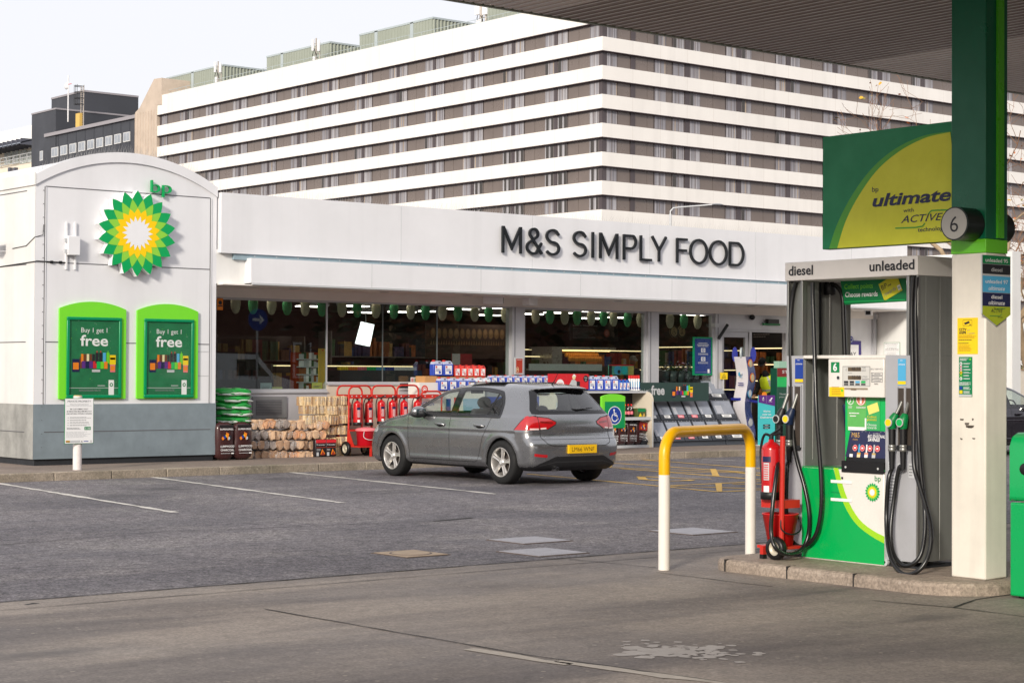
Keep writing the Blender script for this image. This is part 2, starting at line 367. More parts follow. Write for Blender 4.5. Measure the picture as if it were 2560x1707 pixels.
PAVE = ground_mat('pavement_asphalt', (134, 120, 110), (104, 93, 88), (152, 138, 128), .22, 60, .4)
KERB = ground_mat('kerb_stone', (150, 138, 124), (96, 92, 76), (172, 162, 150), .22, 40, .5, rough=.85)
ISLK = ground_mat('island_concrete', (152, 138, 125), (108, 99, 92), (172, 160, 148), .25, 45, .45, rough=.8)
CRACK = mat('dark_joint', (48, 46, 45), .9, var=.2, scale=20)
def sheet(name, pts, z, m):
 b = MB(); b.add([(x, y, z) for x, y in pts], [tuple(range(len(pts)))], m); return struct(b.build(name))
sheet('ground', [(-500, -500), (900, -500), (900, 900), (-500, 900)], 0, ASPH)
sheet('forecourt_concrete', [(-25, -25), (24, -25), (24, 12.2), (-25, 12.2)], .004, CONC)
b = MB(); b.box((-20, 25.33, -.3), (60, 42, .12), PAVE); struct(b.build('pavement'))
b = MB(); x = -19.9; rk = random.Random(3)
while x < 50:
 w = .915; dz = rk.uniform(-.004, .004); dy = rk.uniform(-.006, .006)
 b.box((x + .004, 25.2 + dy, -.2), (x + w - .004, 25.329, .125 + dz), KERB); x += w
o = struct(b.build('kerb', bevel=.014))
def strips(name, segs, z, m, jit=0.):
 b = MB(); rd = random.Random(5)
 for p, q, w in segs:
  p, q = Vector(p).to_3d(), Vector(q).to_3d(); n = max(1, int((q - p).length / .18)); d = (q - p); nn = Vector((-d.y, d.x, 0)).normalized()
  L_, R_ = [], []
  for i in range(n + 1):
   c = p + d * (i / n) + nn * rd.uniform(-jit, jit); ww = w / 2 * (1 + (rd.uniform(-.45, .45) if jit else 0))
   L_.append((c.x - nn.x * ww, c.y - nn.y * ww, z)); R_.append((c.x + nn.x * ww, c.y + nn.y * ww, z))
  b.add(L_ + R_, [(i, i + 1, n + 2 + i, n + 1 + i) for i in range(n)], m)
 return struct(b.build(name))
P2 = lambda x, y: onZ(x, y, 0).to_2d()
strips('concrete_joints', [((-20, 12.19), (24, 12.19), .03), ((-20, 11.78), (24, 11.78), .012),
 (P2(660, 1524), P2(1305, 1637), .018), (P2(1305, 1637), P2(1900, 1720), .014), (P2(1420, 1398), P2(1640, 1420), .014), (P2(1640, 1432), P2(1930, 1468), .012),
 (P2(2385, 1520), P2(2440, 1500), .018), (P2(2440, 1500), P2(2540, 1486), .02), (P2(2180, 1503), P2(2385, 1520), .018), (P2(2385, 1520), P2(2600, 1548), .014),
 (P2(1330, 1392), P2(1460, 1404), .012)], .0085, CRACK, .006)
strips('asphalt_cracks', [(P2(0, 1362), P2(400, 1330), .012), (P2(400, 1330), P2(1090, 1302), .014), (P2(1085, 1303), P2(1180, 1294), .05), (P2(60, 1512), P2(90, 1508), .05),
 (P2(880, 1233), P2(980, 1226), .02), (P2(980, 1226), P2(1075, 1222), .012)], .0045, CRACK, .012)
SEAL = mat('pale_sealant', (168, 160, 150), .8, var=.12, scale=12)
strips('sealed_seam', [(P2(1170, 1624), P2(1420, 1663), .07), (P2(1390, 1655), P2(1900, 1722), .10)], .0075, SEAL, .012)
SPILL = mat('dried_paint', (160, 154, 150), .75, var=.12, scale=5)
b = MB(); rs = random.Random(11)
for i in range(170):
 t = rs.gauss(0, 1); px = 1715 + t * 75 + rs.uniform(-30, 30); py = 1630 + rs.gauss(0, 9) + t * 5
 if i < 36: px, py = 1670 + rs.uniform(-110, 120), 1628 + rs.gauss(0, 7)
 c = onZ(px, py, .0); r = rs.uniform(.012, .035) * (1.9 if i < 36 else 1); n = 11
 b.add([(c.x + r * math.cos(2 * math.pi * k / n) * rs.uniform(.7, 1.25), c.y + r * math.sin(2 * math.pi * k / n) * rs.uniform(.7, 1.25), .0062 + .000004 * i) for k in range(n)], [tuple(range(n))], SPILL)
struct(b.build('paint_spill'))
LINEW = mat('worn_white_line', (205, 200, 192), .75, var=.16, scale=18, grime=.8)
LINEY = mat('worn_yellow_line', (205, 165, 82), .75, var=.2, scale=15, grime=.6)
for p, q in (((11.19, 25.1), (10.51, 18.77)), ((13.70, 25.15), (12.92, 18.97)), ((16.14, 25.15), (15.49, 19.18))):
 strips('parking_line', [(p, q, .085)], .005, LINEW, .006)
Z4 = lambda x, y: P2(1640 + x / 7.84, 1120 + y / 7.84)
Z3 = lambda x, y: P2(880 + x / 3.267, 900 + y / 3.267)
ys = [(Z4(-300, 225), Z4(2100, 410)), (Z4(-900, 290), Z4(2100, 495)), (Z4(-950, 380), Z4(2200, 490)), (Z4(-700, 400), Z4(2100, 625)), (Z4(-950, 385), Z4(-880, 300)), (Z4(260, 740), Z4(1600, 675)), (Z4(1600, 675), Z4(2200, 645)),
  (Z4(260, 745), Z4(2100, 800)), (Z4(260, 765), Z4(1200, 858)), (Z4(1200, 858), Z4(2200, 815)), (Z3(1430, 930), Z3(2352, 1015)), (Z3(2352, 1015), Z4(270, 765)), (Z4(270, 470), Z4(1600, 480)), (Z4(1600, 480), Z4(2200, 560)), (Z4(1500, 700), Z4(2200, 715))]
b = MB()
strips('bay_hatching', [(p, q, .085) for p, q in ys], .005, LINEY, .006)
b = MB()
for poly in ([(1060, 412), (1170, 412), (1245, 552), (1110, 552)], [(1160, 690), (1290, 690), (1300, 860), (1190, 860)]):
 b.add([(*Z4(*p), .0065) for p in poly], [(0, 1, 2, 3)], LINEY)
struct(b.build('bay_bars'))
strips('wheelchair_marking', [(Z4(-300, 560), Z4(400, 590), .1), (Z4(400, 590), Z4(1080, 614), .09), (Z4(-250, 620), Z4(270, 650), .1), (Z4(270, 650), Z4(560, 642), .1), (Z4(560, 642), Z4(710, 625), .14), (Z4(-300, 560), Z4(-250, 620), .1)], .0072, LINEY, .01)
strips('bay_edge', [(Z4(900, 225), Z4(1550, 245), .07)], .005, LINEW, .01)
PLATE = mat('tread_plate', (165, 163, 168), .55, metal=.35, var=.08, bump=.5, bscale=26)
RIM = mat('rusty_rim', (88, 76, 70), .8, var=.2)
CSLAB = mat('cover_concrete', (158, 140, 120), .85, var=.12, scale=9)
def cover(cx, cy, w, d, label, disc=False):
 b = MB(); b.box((cx - w / 2 - .02, cy - d / 2 - .02, -.02), (cx + w / 2 + .02, cy + d / 2 + .02, .006), RIM)
 o = b.build('access_cover', loc=(cx, cy, 0)); tag(o, label, 'drain cover', 'access covers set in the asphalt')
 p = MB(); p.box((cx - w / 2, cy - d / 2, -.01), (cx + w / 2, cy + d / 2, .009), CSLAB if disc else PLATE)
 if not disc:
  for i in range(12):
   for j in range(10):
    ex, ey = cx - w / 2 + (i + .5) * w / 12, cy - d / 2 + (j + .5) * d / 10; s_ = 1 if (i + j) % 2 else -1
    p.add([(ex - .016, ey - .016 * s_ - .004, .0105), (ex - .016, ey - .016 * s_ + .004, .0105), (ex + .016, ey + .016 * s_ + .004, .0105), (ex + .016, ey + .016 * s_ - .004, .0105)], [(3, 2, 1, 0)], PLATE)
 p.build('plate', o)
 if disc:
  q = MB(); q.cyl((cx, cy, 0), (cx, cy, .0105), .19, RIM, 32); q.cyl((cx, cy, 0), (cx, cy, .012), .17, CSLAB, 32); q.build('lid', o)
cover(9.79, 13.31, .44, .50, 'square concrete slab with a round lid set in it, nearest the left of the covers', True)
cover(11.49, 13.71, .57, .53, 'silvery tread plate cover, the farther of the two lying close together')
cover(10.82, 12.73, .55, .56, 'silvery tread plate cover, the nearer of the pair, beside the concrete edge')
cover(13.47, 13.50, .60, .60, 'silvery tread plate cover seen between the posts of the yellow hoop')
IZ = .10
def island_outline(d=0.):
 F, Bk, Rr = 10.96 + d, 12.75 - d, 8.25 + d; Lf = 10.86 - d; pts = []
 for cx, cy, r, a0, a1 in ((F + .5 - d, Rr + .5 - d, .5 - d, 270, 180), (F + .28 - d, Lf - .28 + d, .28 - d, 180, 90), (Bk - .3, Lf - .3, .3, 90, 0), (Bk - .3, Rr + .3, .3, 0, -90)):
  for k in range(9): a = R(a0 + (a1 - a0) * k / 8); pts.append((cx + r * math.cos(a), cy + r * math.sin(a)))
 return pts
b = MB(); A, B_, C_ = island_outline(0), island_outline(.012), island_outline(.04); n = len(A)
lv = [(A, -.05), (A, IZ - .035), (B_, IZ - .01), (C_, IZ)]
vs = [(x, y, z) for P, z in lv for x, y in P]; b.add(vs, [(i, (i + 1) % n, (k + 1) * n + (i + 1) % n - k * 0, (k + 1) * n + i) if k == 0 else (k * n + i, k * n + (i + 1) % n, (k + 1) * n + (i + 1) % n, (k + 1) * n + i) for k in range(3) for i in range(n)][::1], ISLK, False)
b.add([(x, y, IZ) for x, y in C_], [tuple(range(n))], ISLK)
o = struct(b.build('pump_island')); bm = bmesh.new(); bm.from_mesh(o.data); bmesh.ops.remove_doubles(bm, verts=bm.verts, dist=1e-4); bmesh.ops.recalc_face_normals(bm, faces=bm.faces); bm.to_mesh(o.data); bm.free()
b = MB()
for yy in (10.62, 9.95, 9.28): b.box((10.957, yy - .006, 0.002), (11.06, yy + .006, IZ + .001), CRACK)
for yy in (8.72,): pass
struct(b.build('island_joints'))
BY, BX0, BX1 = 27.1, 12.68, 15.9            # sign block: front plane, left and right ends
FY, AY, WY = 27.0, 26.9, 28.0               # fascia, awning and window planes
WALLW = mat('white_cladding', (226, 226, 229), .42, var=.03, scale=.9, grime=.6, drip=(.06, 3.2))
WALLL = mat('side_cladding', (226, 225, 222), .5, var=.05, scale=.7, grime=.8, drip=(.12, 2.4))
GREYP = mat('grey_plinth_panel', (126, 138, 145), .5, var=.10, scale=2.2, grime=1., chips=((96, 100, 104), 3.5, .66))
GREYW = mat('worn_plinth_panel', (160, 160, 156), .6, var=.16, scale=2.5, grime=1., drip=(.35, 2.2))
SKIRT = mat('black_skirting', (40, 42, 46), .6, var=.15)
JOINT = mat('panel_joint', (92, 92, 96), .7, var=0)
SOFF = mat('soffit_grey', (236, 230, 224), .6, var=.04, scale=2)
FRAME = mat('grey_window_frame', (190, 190, 194), .42, metal=.2, var=.04)
FLASH = mat('blue_grey_flashing', (140, 160, 170), .5, var=.08, scale=5)
SPIKE = mat('spike_wire', (190, 188, 184), .4, metal=.5, var=0)
GLASS = glass_mat('shop_glass', (232, 238, 236), 2.1)
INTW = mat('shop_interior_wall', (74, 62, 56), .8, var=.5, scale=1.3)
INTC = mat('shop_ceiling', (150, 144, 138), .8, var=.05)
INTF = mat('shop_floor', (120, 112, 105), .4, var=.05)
shop = thing('shop_building', (22, 28, 0), 'low white filling station shop with a curved sign block, long fascia and dark windows', 'shop')
def arch(x, z0=4.61, zp=5.06):
 h = (BX1 - BX0) / 2; c = (BX0 + BX1) / 2; rr = (h * h + (zp - z0) ** 2) / (2 * (zp - z0)); return zp - rr + math.sqrt(max(0, rr * rr - (x - c) ** 2))
xs = [BX0 + (BX1 - BX0) * i / 40 for i in range(41)]
b = MB()
top = [(x, BY, arch(x)) for x in xs]
b.prism([(BX0, BY, 1.07)] + [(BX1, BY, 1.07)] + top[::-1], (0, 6.5, 0), WALLW)
b.add([(BX0 - .003, BY + .0, 1.07), (BX0 - .003, 48, 1.07), (BX0 - .003, 48, 4.6), (BX0 - .003, BY, 4.6)], [(3, 2, 1, 0)], WALLL)
b.box((BX0, BY + 6.5, 1.07), (BX1 + .1, 48, 4.6), WALLL)
b.build('sign_block', shop)
b = MB(); b.prism([(BX0 - .012, BY - .012, .22), (BX1 + .004, BY - .012, .22), (BX1 + .004, BY - .012, 1.07), (BX0 - .012, BY - .012, 1.07)], (0, .6, 0), GREYP)
b.add([(BX0 - .014, BY - .012, .22), (BX0 - .014, 48, .22), (BX0 - .014, 48, 1.07), (BX0 - .014, BY - .012, 1.07)], [(3, 2, 1, 0)], GREYW)
b.box((BX0 + .1, BY + .5, .22), (BX1, 48, 1.07), GREYW)
b.build('plinth_panels', shop)
b = MB(); b.box((BX0 + .03, BY + .03, .1), (BX1 - .02, 48, .22), SKIRT); b.build('skirting', shop)
b = MB()
for i in range(40):
 x0, x1 = xs[i], xs[i + 1]; z0, z1 = arch(x0), arch(x1)
 b.prism([(x0, BY - .03, z0 - .13), (x1, BY - .03, z1 - .13), (x1, BY - .03, z1 + .03), (x0, BY - .03, z0 + .03)], (0, .2, 0), WALLW)
b.box((BX0 - .03, BY - .03, 4.47), (BX0 - .004, 48, 4.66), WALLL)
b.build('coping', shop)
b = MB()
for z in (4.46, 3.28, 2.04): b.box((BX0 + .17, BY - .004, z - .007), (BX1 - .13, BY + .02, z + .007), JOINT)
b.box((BX0 + .17, BY - .016, .64 - .006), (BX1 - .1, BY + .02, .64 + .006), JOINT)
for x in (BX0 + .155, BX1 - .12): b.box((x - .006, BY - .005, .25), (x + .006, BY + .02, 4.46), JOINT); b.box((x + .009, BY - .012, 1.08), (x + .022, BY + .01, 4.45), WALLW)
for z in (4.40, 3.25, 2.04): b.box((BX0 - .008, BY + .3, z - .007), (BX0 + .01, 48, z + .007), JOINT)
b.box((BX0 - .02, BY + .3, .63), (BX0, 48, .642), JOINT)
rr_ = random.Random(4)
for i in range(40):
 z = .3 + i * .105
 if i % 2: b.cyl((BX0 + .13, BY - .016, z), (BX0 + .13, BY, z), .006, JOINT, 6)
b.build('panel_joints', shop)
b = MB()                                                    # outline left by a removed notice
for p, q in (((15.56, 1.92), (15.80, 1.92)), ((15.56, 1.52), (15.80, 1.52)), ((15.56, 1.52), (15.56, 1.92)), ((15.80, 1.52), (15.80, 1.92))):
 b.box((p[0] - .006, BY - .004, p[1] - .006), (q[0] + .006, BY + .01, q[1] + .006), LGREY)
b.build('notice_outline', shop)
FX1 = 33.72
b = MB(); b.box((15.93, FY, 3.56), (FX1, FY + .5, 4.56), WALLW); b.box((15.9, FY + .1, 3.05), (16.45, WY - .1, 3.62), WALLL)
b.build('fascia', shop)
b = MB(); b.box((16.2, FY + .04, 3.46), (FX1, FY + .3, 3.56), FLASH)
for i in range(40): b.cyl((16.6 + i * .43, FY + .03, 3.53), (16.6 + i * .43, FY + .05, 3.53), .012, LGREY, 6)
b.build('flashing', shop)
b = MB(); b.box((16.45, AY, 3.075), (FX1, FY + .35, 3.49), WALLW); b.box((16.47, AY - .012, 3.045), (FX1, AY + .02, 3.072), LGREY)
for i in range(6): b.box((18.9 + i * 2.44, AY - .003, 3.08), (18.908 + i * 2.44, AY + .01, 3.49), LGREY)
for i in range(5): b.box((19.6 + i * 3.05, FY - .003, 3.57), (19.606 + i * 3.05, FY + .01, 4.55), LGREY)
b.build('awning', shop)
b = MB(); b.box((15.93, AY + .03, 3.03), (FX1, WY + .2, 3.05), SOFF); b.box((15.93, WY - .05, 2.87), (33.85, WY + .2, 3.03), SOFF)
for i in range(9): b.cyl((17.6 + i * 1.9, 27.35, 3.022), (17.6 + i * 1.9, 27.35, 3.03), .09, LGREY, 20)
b.build('soffit', shop)
b = MB(); b.box((15.93, FY + .5, 4.2), (33.85, 40, 4.4), WALLL); b.box((15.95, 40, .1), (33.85, 40.2, 4.4), WALLL); b.build('roof', shop)
b = MB(); rs = random.Random(8)
def spike(p, h, rake=.05):
 q = Vector(p) + Vector((rs.uniform(-.4, .4) * h, rs.uniform(-.6, .1) * h, h)); w = .0028
 b.add([(p[0] - w, p[1], p[2]), (p[0] + w, p[1], p[2]), (p[0], p[1] + w, p[2]), tuple(q)], [(0, 1, 3), (1, 2, 3), (2, 0, 3)], SPIKE)
for i in range(330): x = 15.95 + i * .053; spike((x, FY + .05, 4.56), .14)
for i in range(130): x = BX0 + .02 + (BX1 - BX0 - .04) * i / 130; spike((x, BY + .05, arch(x) + .03), .15)
o = b.build('bird_spikes', shop); o['kind'] = 'stuff'
def sill_wall(x0, x1, z, m, y=WY):
 b = MB(); b.box((x0, y, .12), (x1, y + .15, z), m); b.box((x0, y - .03, z - .03), (x1, y + .03, z), FRAME); b.build('sill_wall', shop)
SILLG = mat('grey_sill_panel', (176, 174, 178), .5, var=.06, scale=2)
SILLC = mat('cream_sill_panel', (206, 192, 174), .5, var=.05, scale=2)
sill_wall(15.95, 18.72, 1.25, SILLG); sill_wall(18.72, 20.3, 1.39, SILLC); sill_wall(20.3, 28.72, 1.30, SILLG)
b = MB()                                                     # air vent under the first window
b.box((17.15, WY - .03, .78), (17.85, WY, 1.16), mat('vent_frame', (120, 120, 122), .5)); b.box((17.22, WY - .035, .84), (17.74, WY - .02, 1.1), mat('vent_dark', (84, 84, 88), .5))
for i in range(9): b.box((17.22, WY - .042, .85 + i * .028), (17.74, WY - .03, .858 + i * .028), mat('vent_frame', (120, 120, 122)))
b.build('vent', shop)
def window(x0, x1, z0, z1, splits=(), fw=.04, vw=.05):
 b = MB()
 b.box((x0, WY, z1 - fw), (x1, WY + .1, z1), FRAME); b.box((x0, WY, z0), (x1, WY + .1, z0 + fw), FRAME)
 yf = (0, .1) if vw > .02 else (.02, .05); b.box((x0, WY + yf[0], z0 + fw), (x0 + vw, WY + yf[1], z1 - fw), FRAME); b.box((x1 - vw, WY + yf[0], z0 + fw), (x1, WY + yf[1], z1 - fw), FRAME)
 for s in splits: b.box((s - .006, WY + .02, z0), (s + .006, WY + .05, z1), mat('glazing_seal', (96, 100, 102), .4))
 w = b.build('window', shop)
 g = MB(); g.box((x0 + vw, WY + .03, z0 + fw), (x1 - vw, WY + .042, z1 - fw), GLASS); g.build('pane', w)
window(15.96, 18.718, 1.25, 2.87, (), .04, .012); window(18.72, 22.95, 1.39, 2.87, (19.95, 21.2), .03, .012); window(23.27, 26.57, 1.30, 2.87); window(26.87, 28.54, 1.30, 2.87)
for x0, x1 in ((22.95, 23.27), (26.57, 26.87), (28.54, 28.74)): b = MB(); b.box((x0, WY - .06, .12), (x1, WY + .14, 2.868), FRAME); b.box((x0 + .06, WY - .064, .13), (x0 + .075, WY - .05, 2.86), JOINT); b.build('pillar', shop)
b = MB(); b.box((28.74, WY, 2.52), (31.0, WY + .16, 2.87), FRAME); b.box((28.74, WY - .02, 2.5), (31.0, WY + .05, 2.56), SILVER)
b.box((29.62, WY - .01, .12), (29.70, WY + .1, 2.5), SILVER); b.box((30.78, WY - .01, .12), (30.95, WY + .1, 2.5), SILVER); b.build('door_frame', shop)
d = MB(); d.box((28.76, WY + .01, .14), (28.86, WY + .07, 2.5), SILVER); d.box((29.52, WY + .01, .14), (29.60, WY + .07, 2.5), SILVER); d.box((28.86, WY + .01, 2.38), (29.52, WY + .07, 2.5), SILVER); d.box((28.86, WY + .01, .14), (29.52, WY + .07, .3), SILVER)
dr = d.build('sliding_door', shop); g = MB(); g.box((28.86, WY + .03, .3), (29.52, WY + .042, 2.38), GLASS); g.build('pane', dr)
WX = 33.85
b = MB(); b.box((31.0, WY, .12), (WX - .15, WY + .2, 3.04), WALLW); b.box((WX - .16, WY - .06, .12), (WX - .06, WY, 3.0), FRAME); b.build('end_wall', shop)
zt = onX(2526, 628, WX).z
b = MB(); b.box((WX, 24.27, .0), (WX + .3, WY + 6, zt), WALLL); b.build('wing_wall', shop)
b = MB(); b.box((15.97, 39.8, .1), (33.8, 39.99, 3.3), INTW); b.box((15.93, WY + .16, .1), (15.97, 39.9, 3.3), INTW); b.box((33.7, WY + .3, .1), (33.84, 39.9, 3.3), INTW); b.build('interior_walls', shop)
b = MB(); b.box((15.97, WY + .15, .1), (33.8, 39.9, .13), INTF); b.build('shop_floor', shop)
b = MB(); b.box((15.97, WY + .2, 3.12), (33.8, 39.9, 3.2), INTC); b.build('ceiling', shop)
cx, cz = 14.36, 3.795
em = thing('emblem_sign', (cx, BY, cz), 'large raised green and yellow petal emblem on the curved white block', 'logo sign')
a = Art((cx, BY - .15, cz), (1, 0, 0), (0, 0, 1), base=.001, step=.0025); sunburst(a, 0, 0, .69, EMB); a.build('face', em)
b = MB(); pts = []
for i in range(18):
 for k, r_ in ((0, .69), (.5, .69 * .8)): an = math.pi / 2 + 2 * math.pi * (i + k) / 18; pts.append((cx + r_ * math.cos(an), BY - .149, cz + r_ * math.sin(an)))
b.prism(pts, (0, .135, 0), mat('emblem_return', (235, 235, 236), .4)); b.build('body', em)
b = MB(); vs, fs = text_geo('bp', .012)
def solid_text(s, x, y, z, h, depth, m, width=None, bold=0., cap=.73, shear=0., align='l', axis=(1, 0, 0)):
 """raised letters standing on a wall that faces -Y (axis +X) or -X (axis -Y)"""
 cu = bpy.data.curves.new('t', 'FONT'); cu.body = s; cu.size = 1; cu.offset = bold; cu.shear = shear; cu.extrude = .5; cu.resolution_u = 6
 o = bpy.data.objects.new('t', cu); col.objects.link(o); me = bpy.data.meshes.new_from_object(o.evaluated_get(bpy.context.evaluated_depsgraph_get()))
 P = [v.co.copy() for v in me.vertices]; F = [tuple(p.vertices) for p in me.polygons]
 bpy.data.objects.remove(o); bpy.data.curves.remove(cu); bpy.data.meshes.remove(me)
 x0, x1 = min(p.x for p in P), max(p.x for p in P); k = h / cap; kx = width / (x1 - x0) if width else k; X = Vector(axis); Nn = X.cross(Vector((0, 0, 1)))
 off = {'l': x0, 'c': (x0 + x1) / 2}[align]
 b = MB(); b.add([Vector((x, y, z)) + X * (p.x - off) * kx + Vector((0, 0, p.y * k)) + Nn * ((p.z + .5) * depth) for p in P], F, m); return b
bp_ = thing('raised_lettering', (14.64, BY, 4.40), 'small raised green two letter name above the petal emblem', 'lettering')
solid_text('bp', 14.645, BY - .03, 4.478, .215, .05, mat('emblem_green', (0, 160, 85)), width=.37, bold=-.008, cap=.73).build('letters', bp_)
LET = mat('dark_letter', (20, 24, 28), .35, var=.03)
nm = thing('shop_lettering', (22, FY, 3.82), 'row of tall thin dark raised capitals along the white fascia spelling the shop name', 'lettering')
def lx(px): return onY(px, 600, FY).x
def arcs(cx, cy, rx, ry, a0, a1, n=14): return [(cx + rx * math.cos(R(a0 + (a1 - a0) * k / n)), cy + ry * math.sin(R(a0 + (a1 - a0) * k / n))) for k in range(n + 1)]
SG = [(.98, .80)] + arcs(.52, .745, .44, .245, 40, 270, 16)[1:-1] + arcs(.5, .255, .48, .245, 90, -150, 18)
GLY = {'M': [[(.0, 0), (.0, 1)], [(.02, .98), (.5, .20), (.98, .98)], [(1, 0), (1, 1)]], 'S': [SG], 'I': [[(.5, 0), (.5, 1)]], 'P': [[(0, 0), (0, 1)], [(0, .985), (.55, .985)] + arcs(.55, .72, .43, .265, 88, -88, 12) + [(.55, .455), (0, .455)]], 'L': [[(0, 0), (0, 1)], [(0, .015), (1, .015)]],
 'Y': [[(0, 1), (.5, .45), (1, 1)], [(.5, .47), (.5, 0)]], 'F': [[(0, 0), (0, 1)], [(0, .985), (1, .985)], [(0, .51), (.95, .51)]], 'O': [arcs(.5, .5, .5, .5, 90, 450, 36)], 'D': [[(0, 0), (0, 1)], [(0, .985), (.35, .985)] + arcs(.35, .5, .65, .485, 89, -89, 20) + [(.35, .015), (0, .015)]],
 '&': [[(1, 0), (.27, .68)] + arcs(.46, .80, .27, .19, 205, -35, 14), arcs(.46, .80, .27, .19, -20, -40, 3) + [(.30, .50)] + arcs(.42, .25, .41, .25, 125, 300, 12) + [(.98, .44)]]}
def stroke(b, pts, w, y, d, m, ext=True):
 """constant width ribbon of solid section following pts in the (x, z) plane"""
 P = [Vector((p[0], p[1])) for p in pts]; n = len(P); L_, R_ = [], []; closed = (P[0] - P[-1]).length < 1e-4
 for i in range(n):
  a = (P[i] - P[i - 1]) if i else ((P[0] - P[-2]) if closed else (P[1] - P[0])); c = (P[i + 1] - P[i]) if i < n - 1 else ((P[1] - P[0]) if closed else a); a = a.normalized(); c = c.normalized(); na, nc = Vector((-a.y, a.x)), Vector((-c.y, c.x)); mm = (na + nc); mm = mm.normalized() if mm.length > 1e-3 else na; k = w / 2 / max(.45, mm.dot(na)); L_.append(P[i] + mm * k); R_.append(P[i] - mm * k)
 V_ = lambda q, yy: (q.x, yy, q.y)
 vs = [V_(q, y - d) for q in L_] + [V_(q, y - d) for q in R_] + [V_(q, y) for q in L_] + [V_(q, y) for q in R_]
 fs = []
 for i in range(n - 1): fs += [(i, n + i, n + i + 1, i + 1), (i, i + 1, 2 * n + i + 1, 2 * n + i), (n + i, 3 * n + i, 3 * n + i + 1, n + i + 1)]
 if not closed: fs += [(0, 2 * n, 3 * n, n), (n - 1, 2 * n - 1, 4 * n - 1, 3 * n - 1)]
 b.add(vs, fs, m)
runs = [('M', 1249, 1300), ('&', 1309, 1353), ('S', 1356, 1396), ('S', 1424, 1463), ('I', 1473, 1481), ('M', 1493, 1541), ('P', 1552, 1588), ('L', 1594, 1627), ('Y', 1622, 1663), ('F', 1685, 1716), ('O', 1718, 1765), ('O', 1767, 1814), ('D', 1817, 1856)]
for ch, p0, p1 in runs:
 sw = .046; x0, x1 = lx(p0 + 1.5) + sw / 2, lx(p1 - .5) - sw / 2; z0, h = 3.82, .50; b = MB()
 if ch in 'SO&': z0, h = 3.815 + sw / 2, .515 - sw
 for k, st in enumerate(GLY[ch]):
  P = [(x0 + (x1 - x0) * u, z0 + h * v) for u, v in st]
  if ch in 'FPLD': P = [(x, min(max(z, 3.82 + sw / 2), 4.32 - sw / 2)) if len(st) > 2 or abs(st[0][1] - st[1][1]) < .1 else (x, z) for x, z in P]
  stroke(b, P, sw, FY - .03, .045 - .0012 * k, LET)
 b.build('letter', nm)
def poster_frame(x0, x1, side, label):
 t = thing('poster_frame', ((x0 + x1) / 2, BY, 1.15), label, 'poster frame', 'lime poster frames on the sign block')
 w = x1 - x0; zc = 2.57; h = .115; rr = ((w / 2) ** 2 + h * h) / (2 * h); c = (x0 + x1) / 2
 pts = [(x0, BY - .045, 1.15), (x1, BY - .045, 1.15)] + [(x1 - w * i / 16, BY - .045, zc + h - rr + math.sqrt(rr * rr - (x1 - w * i / 16 - c) ** 2)) for i in range(17)]
 b = MB(); b.prism(pts, (0, .042, 0), mat('frame_lime', (118, 215, 50), .35, var=.02)); b.build('backboard', t, bevel=.012)
 ix0, ix1, z0, z1 = x0 + .115, x1 - .085, 1.165, 2.44
 b = MB()
 for p, q in (((ix0, z1 - .05), (ix1, z1)), ((ix0, z0), (ix1, z0 + .05)), ((ix0, z0 + .0502), (ix0 + .05, z1 - .0502)), ((ix1 - .05, z0 + .0502), (ix1, z1 - .0502))): b.box((p[0], BY - .075, p[1]), (q[0], BY - .043, q[1]), mat('frame_green', (0, 135, 85), .3, var=.02))
 b.build('frame', t, bevel=.01)
 a = facing_v(ix0 + .05, BY - .046, z0 + .05); W_, H_ = ix1 - ix0 - .1, z1 - z0 - .1
 a.rect(0, 0, W_, H_, mat('poster_green', (34, 112, 72), .45, var=.25, scale=3)); a.text('Buy 1 get 1', W_ / 2, H_ - .19, .078, WPRINT, 2, width=.45, align='c'); a.text('free', W_ / 2, H_ - .40, .175, WPRINT, 2, width=.48, align='c', bold=.018)
 promo_goods(a, .05, .36, W_ - .1, .33); a.rect(0, .105, W_, .113, LGREY, 1); a.rect(W_ - .17, 0, W_ - .075, .235, WPRINT, 2)
 a.disc(W_ - .122, .16, .03, GREEN, 3); a.disc(W_ - .122, .16, .015, WPRINT, 4); a.bars(W_ - .36, W_ - .19, .13, .16, 1, LGREY, 2, 3); a.bars(W_ * .2, W_ - .19, .055, .09, 2, GREYINK, 2, 4)
 rg = random.Random(side)
 for i in range(40): a.disc(rg.uniform(0, W_), rg.uniform(.2, H_), rg.uniform(.002, .006), [LIME, LGREY, GREEN][i % 3], 1, 8)
 a.build('poster', t)
 g = MB(); g.add([(ix0 + .05, BY - .068, z0 + .05), (ix1 - .05, BY - .068, z0 + .05), (ix1 - .05, BY - .068, z1 - .05), (ix0 + .05, BY - .068, z1 - .05)], [(0, 1, 2, 3)], glass_mat('poster_cover', (250, 252, 250), .9, .06)); g.build('cover', t)
poster_frame(13.08, 14.23, 1, 'lime framed offer poster nearer the left corner, behind the white post sign')
poster_frame(14.43, 15.54, 2, 'lime framed offer poster nearer the shop windows, right of its twin')
jb = thing('junction_box', (13.28, BY, 3.45), 'small white box on two vertical rails fixed to the sign block', 'junction box')
b = MB(); b.box((13.17, BY - .13, 3.40), (13.38, BY - .04, 3.70), WHITE); b.build('case', jb, bevel=.01)
b = MB()
for x in (13.195, 13.345): b.box((x - .012, BY - .035, 3.18), (x + .012, BY - .002, 3.92), WHITE)
b.build('rails', jb)
b = MB(); b.box((13.13, BY - .11, 3.6), (13.17, BY - .06, 3.66), LGREY); b.box((13.13, BY - .11, 3.43), (13.17, BY - .06, 3.49), LGREY); b.build('cable_gland', jb)
b = MB(); b.tube([(BX0 - .012, 30, 3.21), (BX0 - .012, BY - .01, 3.28), (BX0 + .02, BY - .015, 3.29), (13.2, BY - .015, 3.285)], .009, BLACK, 6)
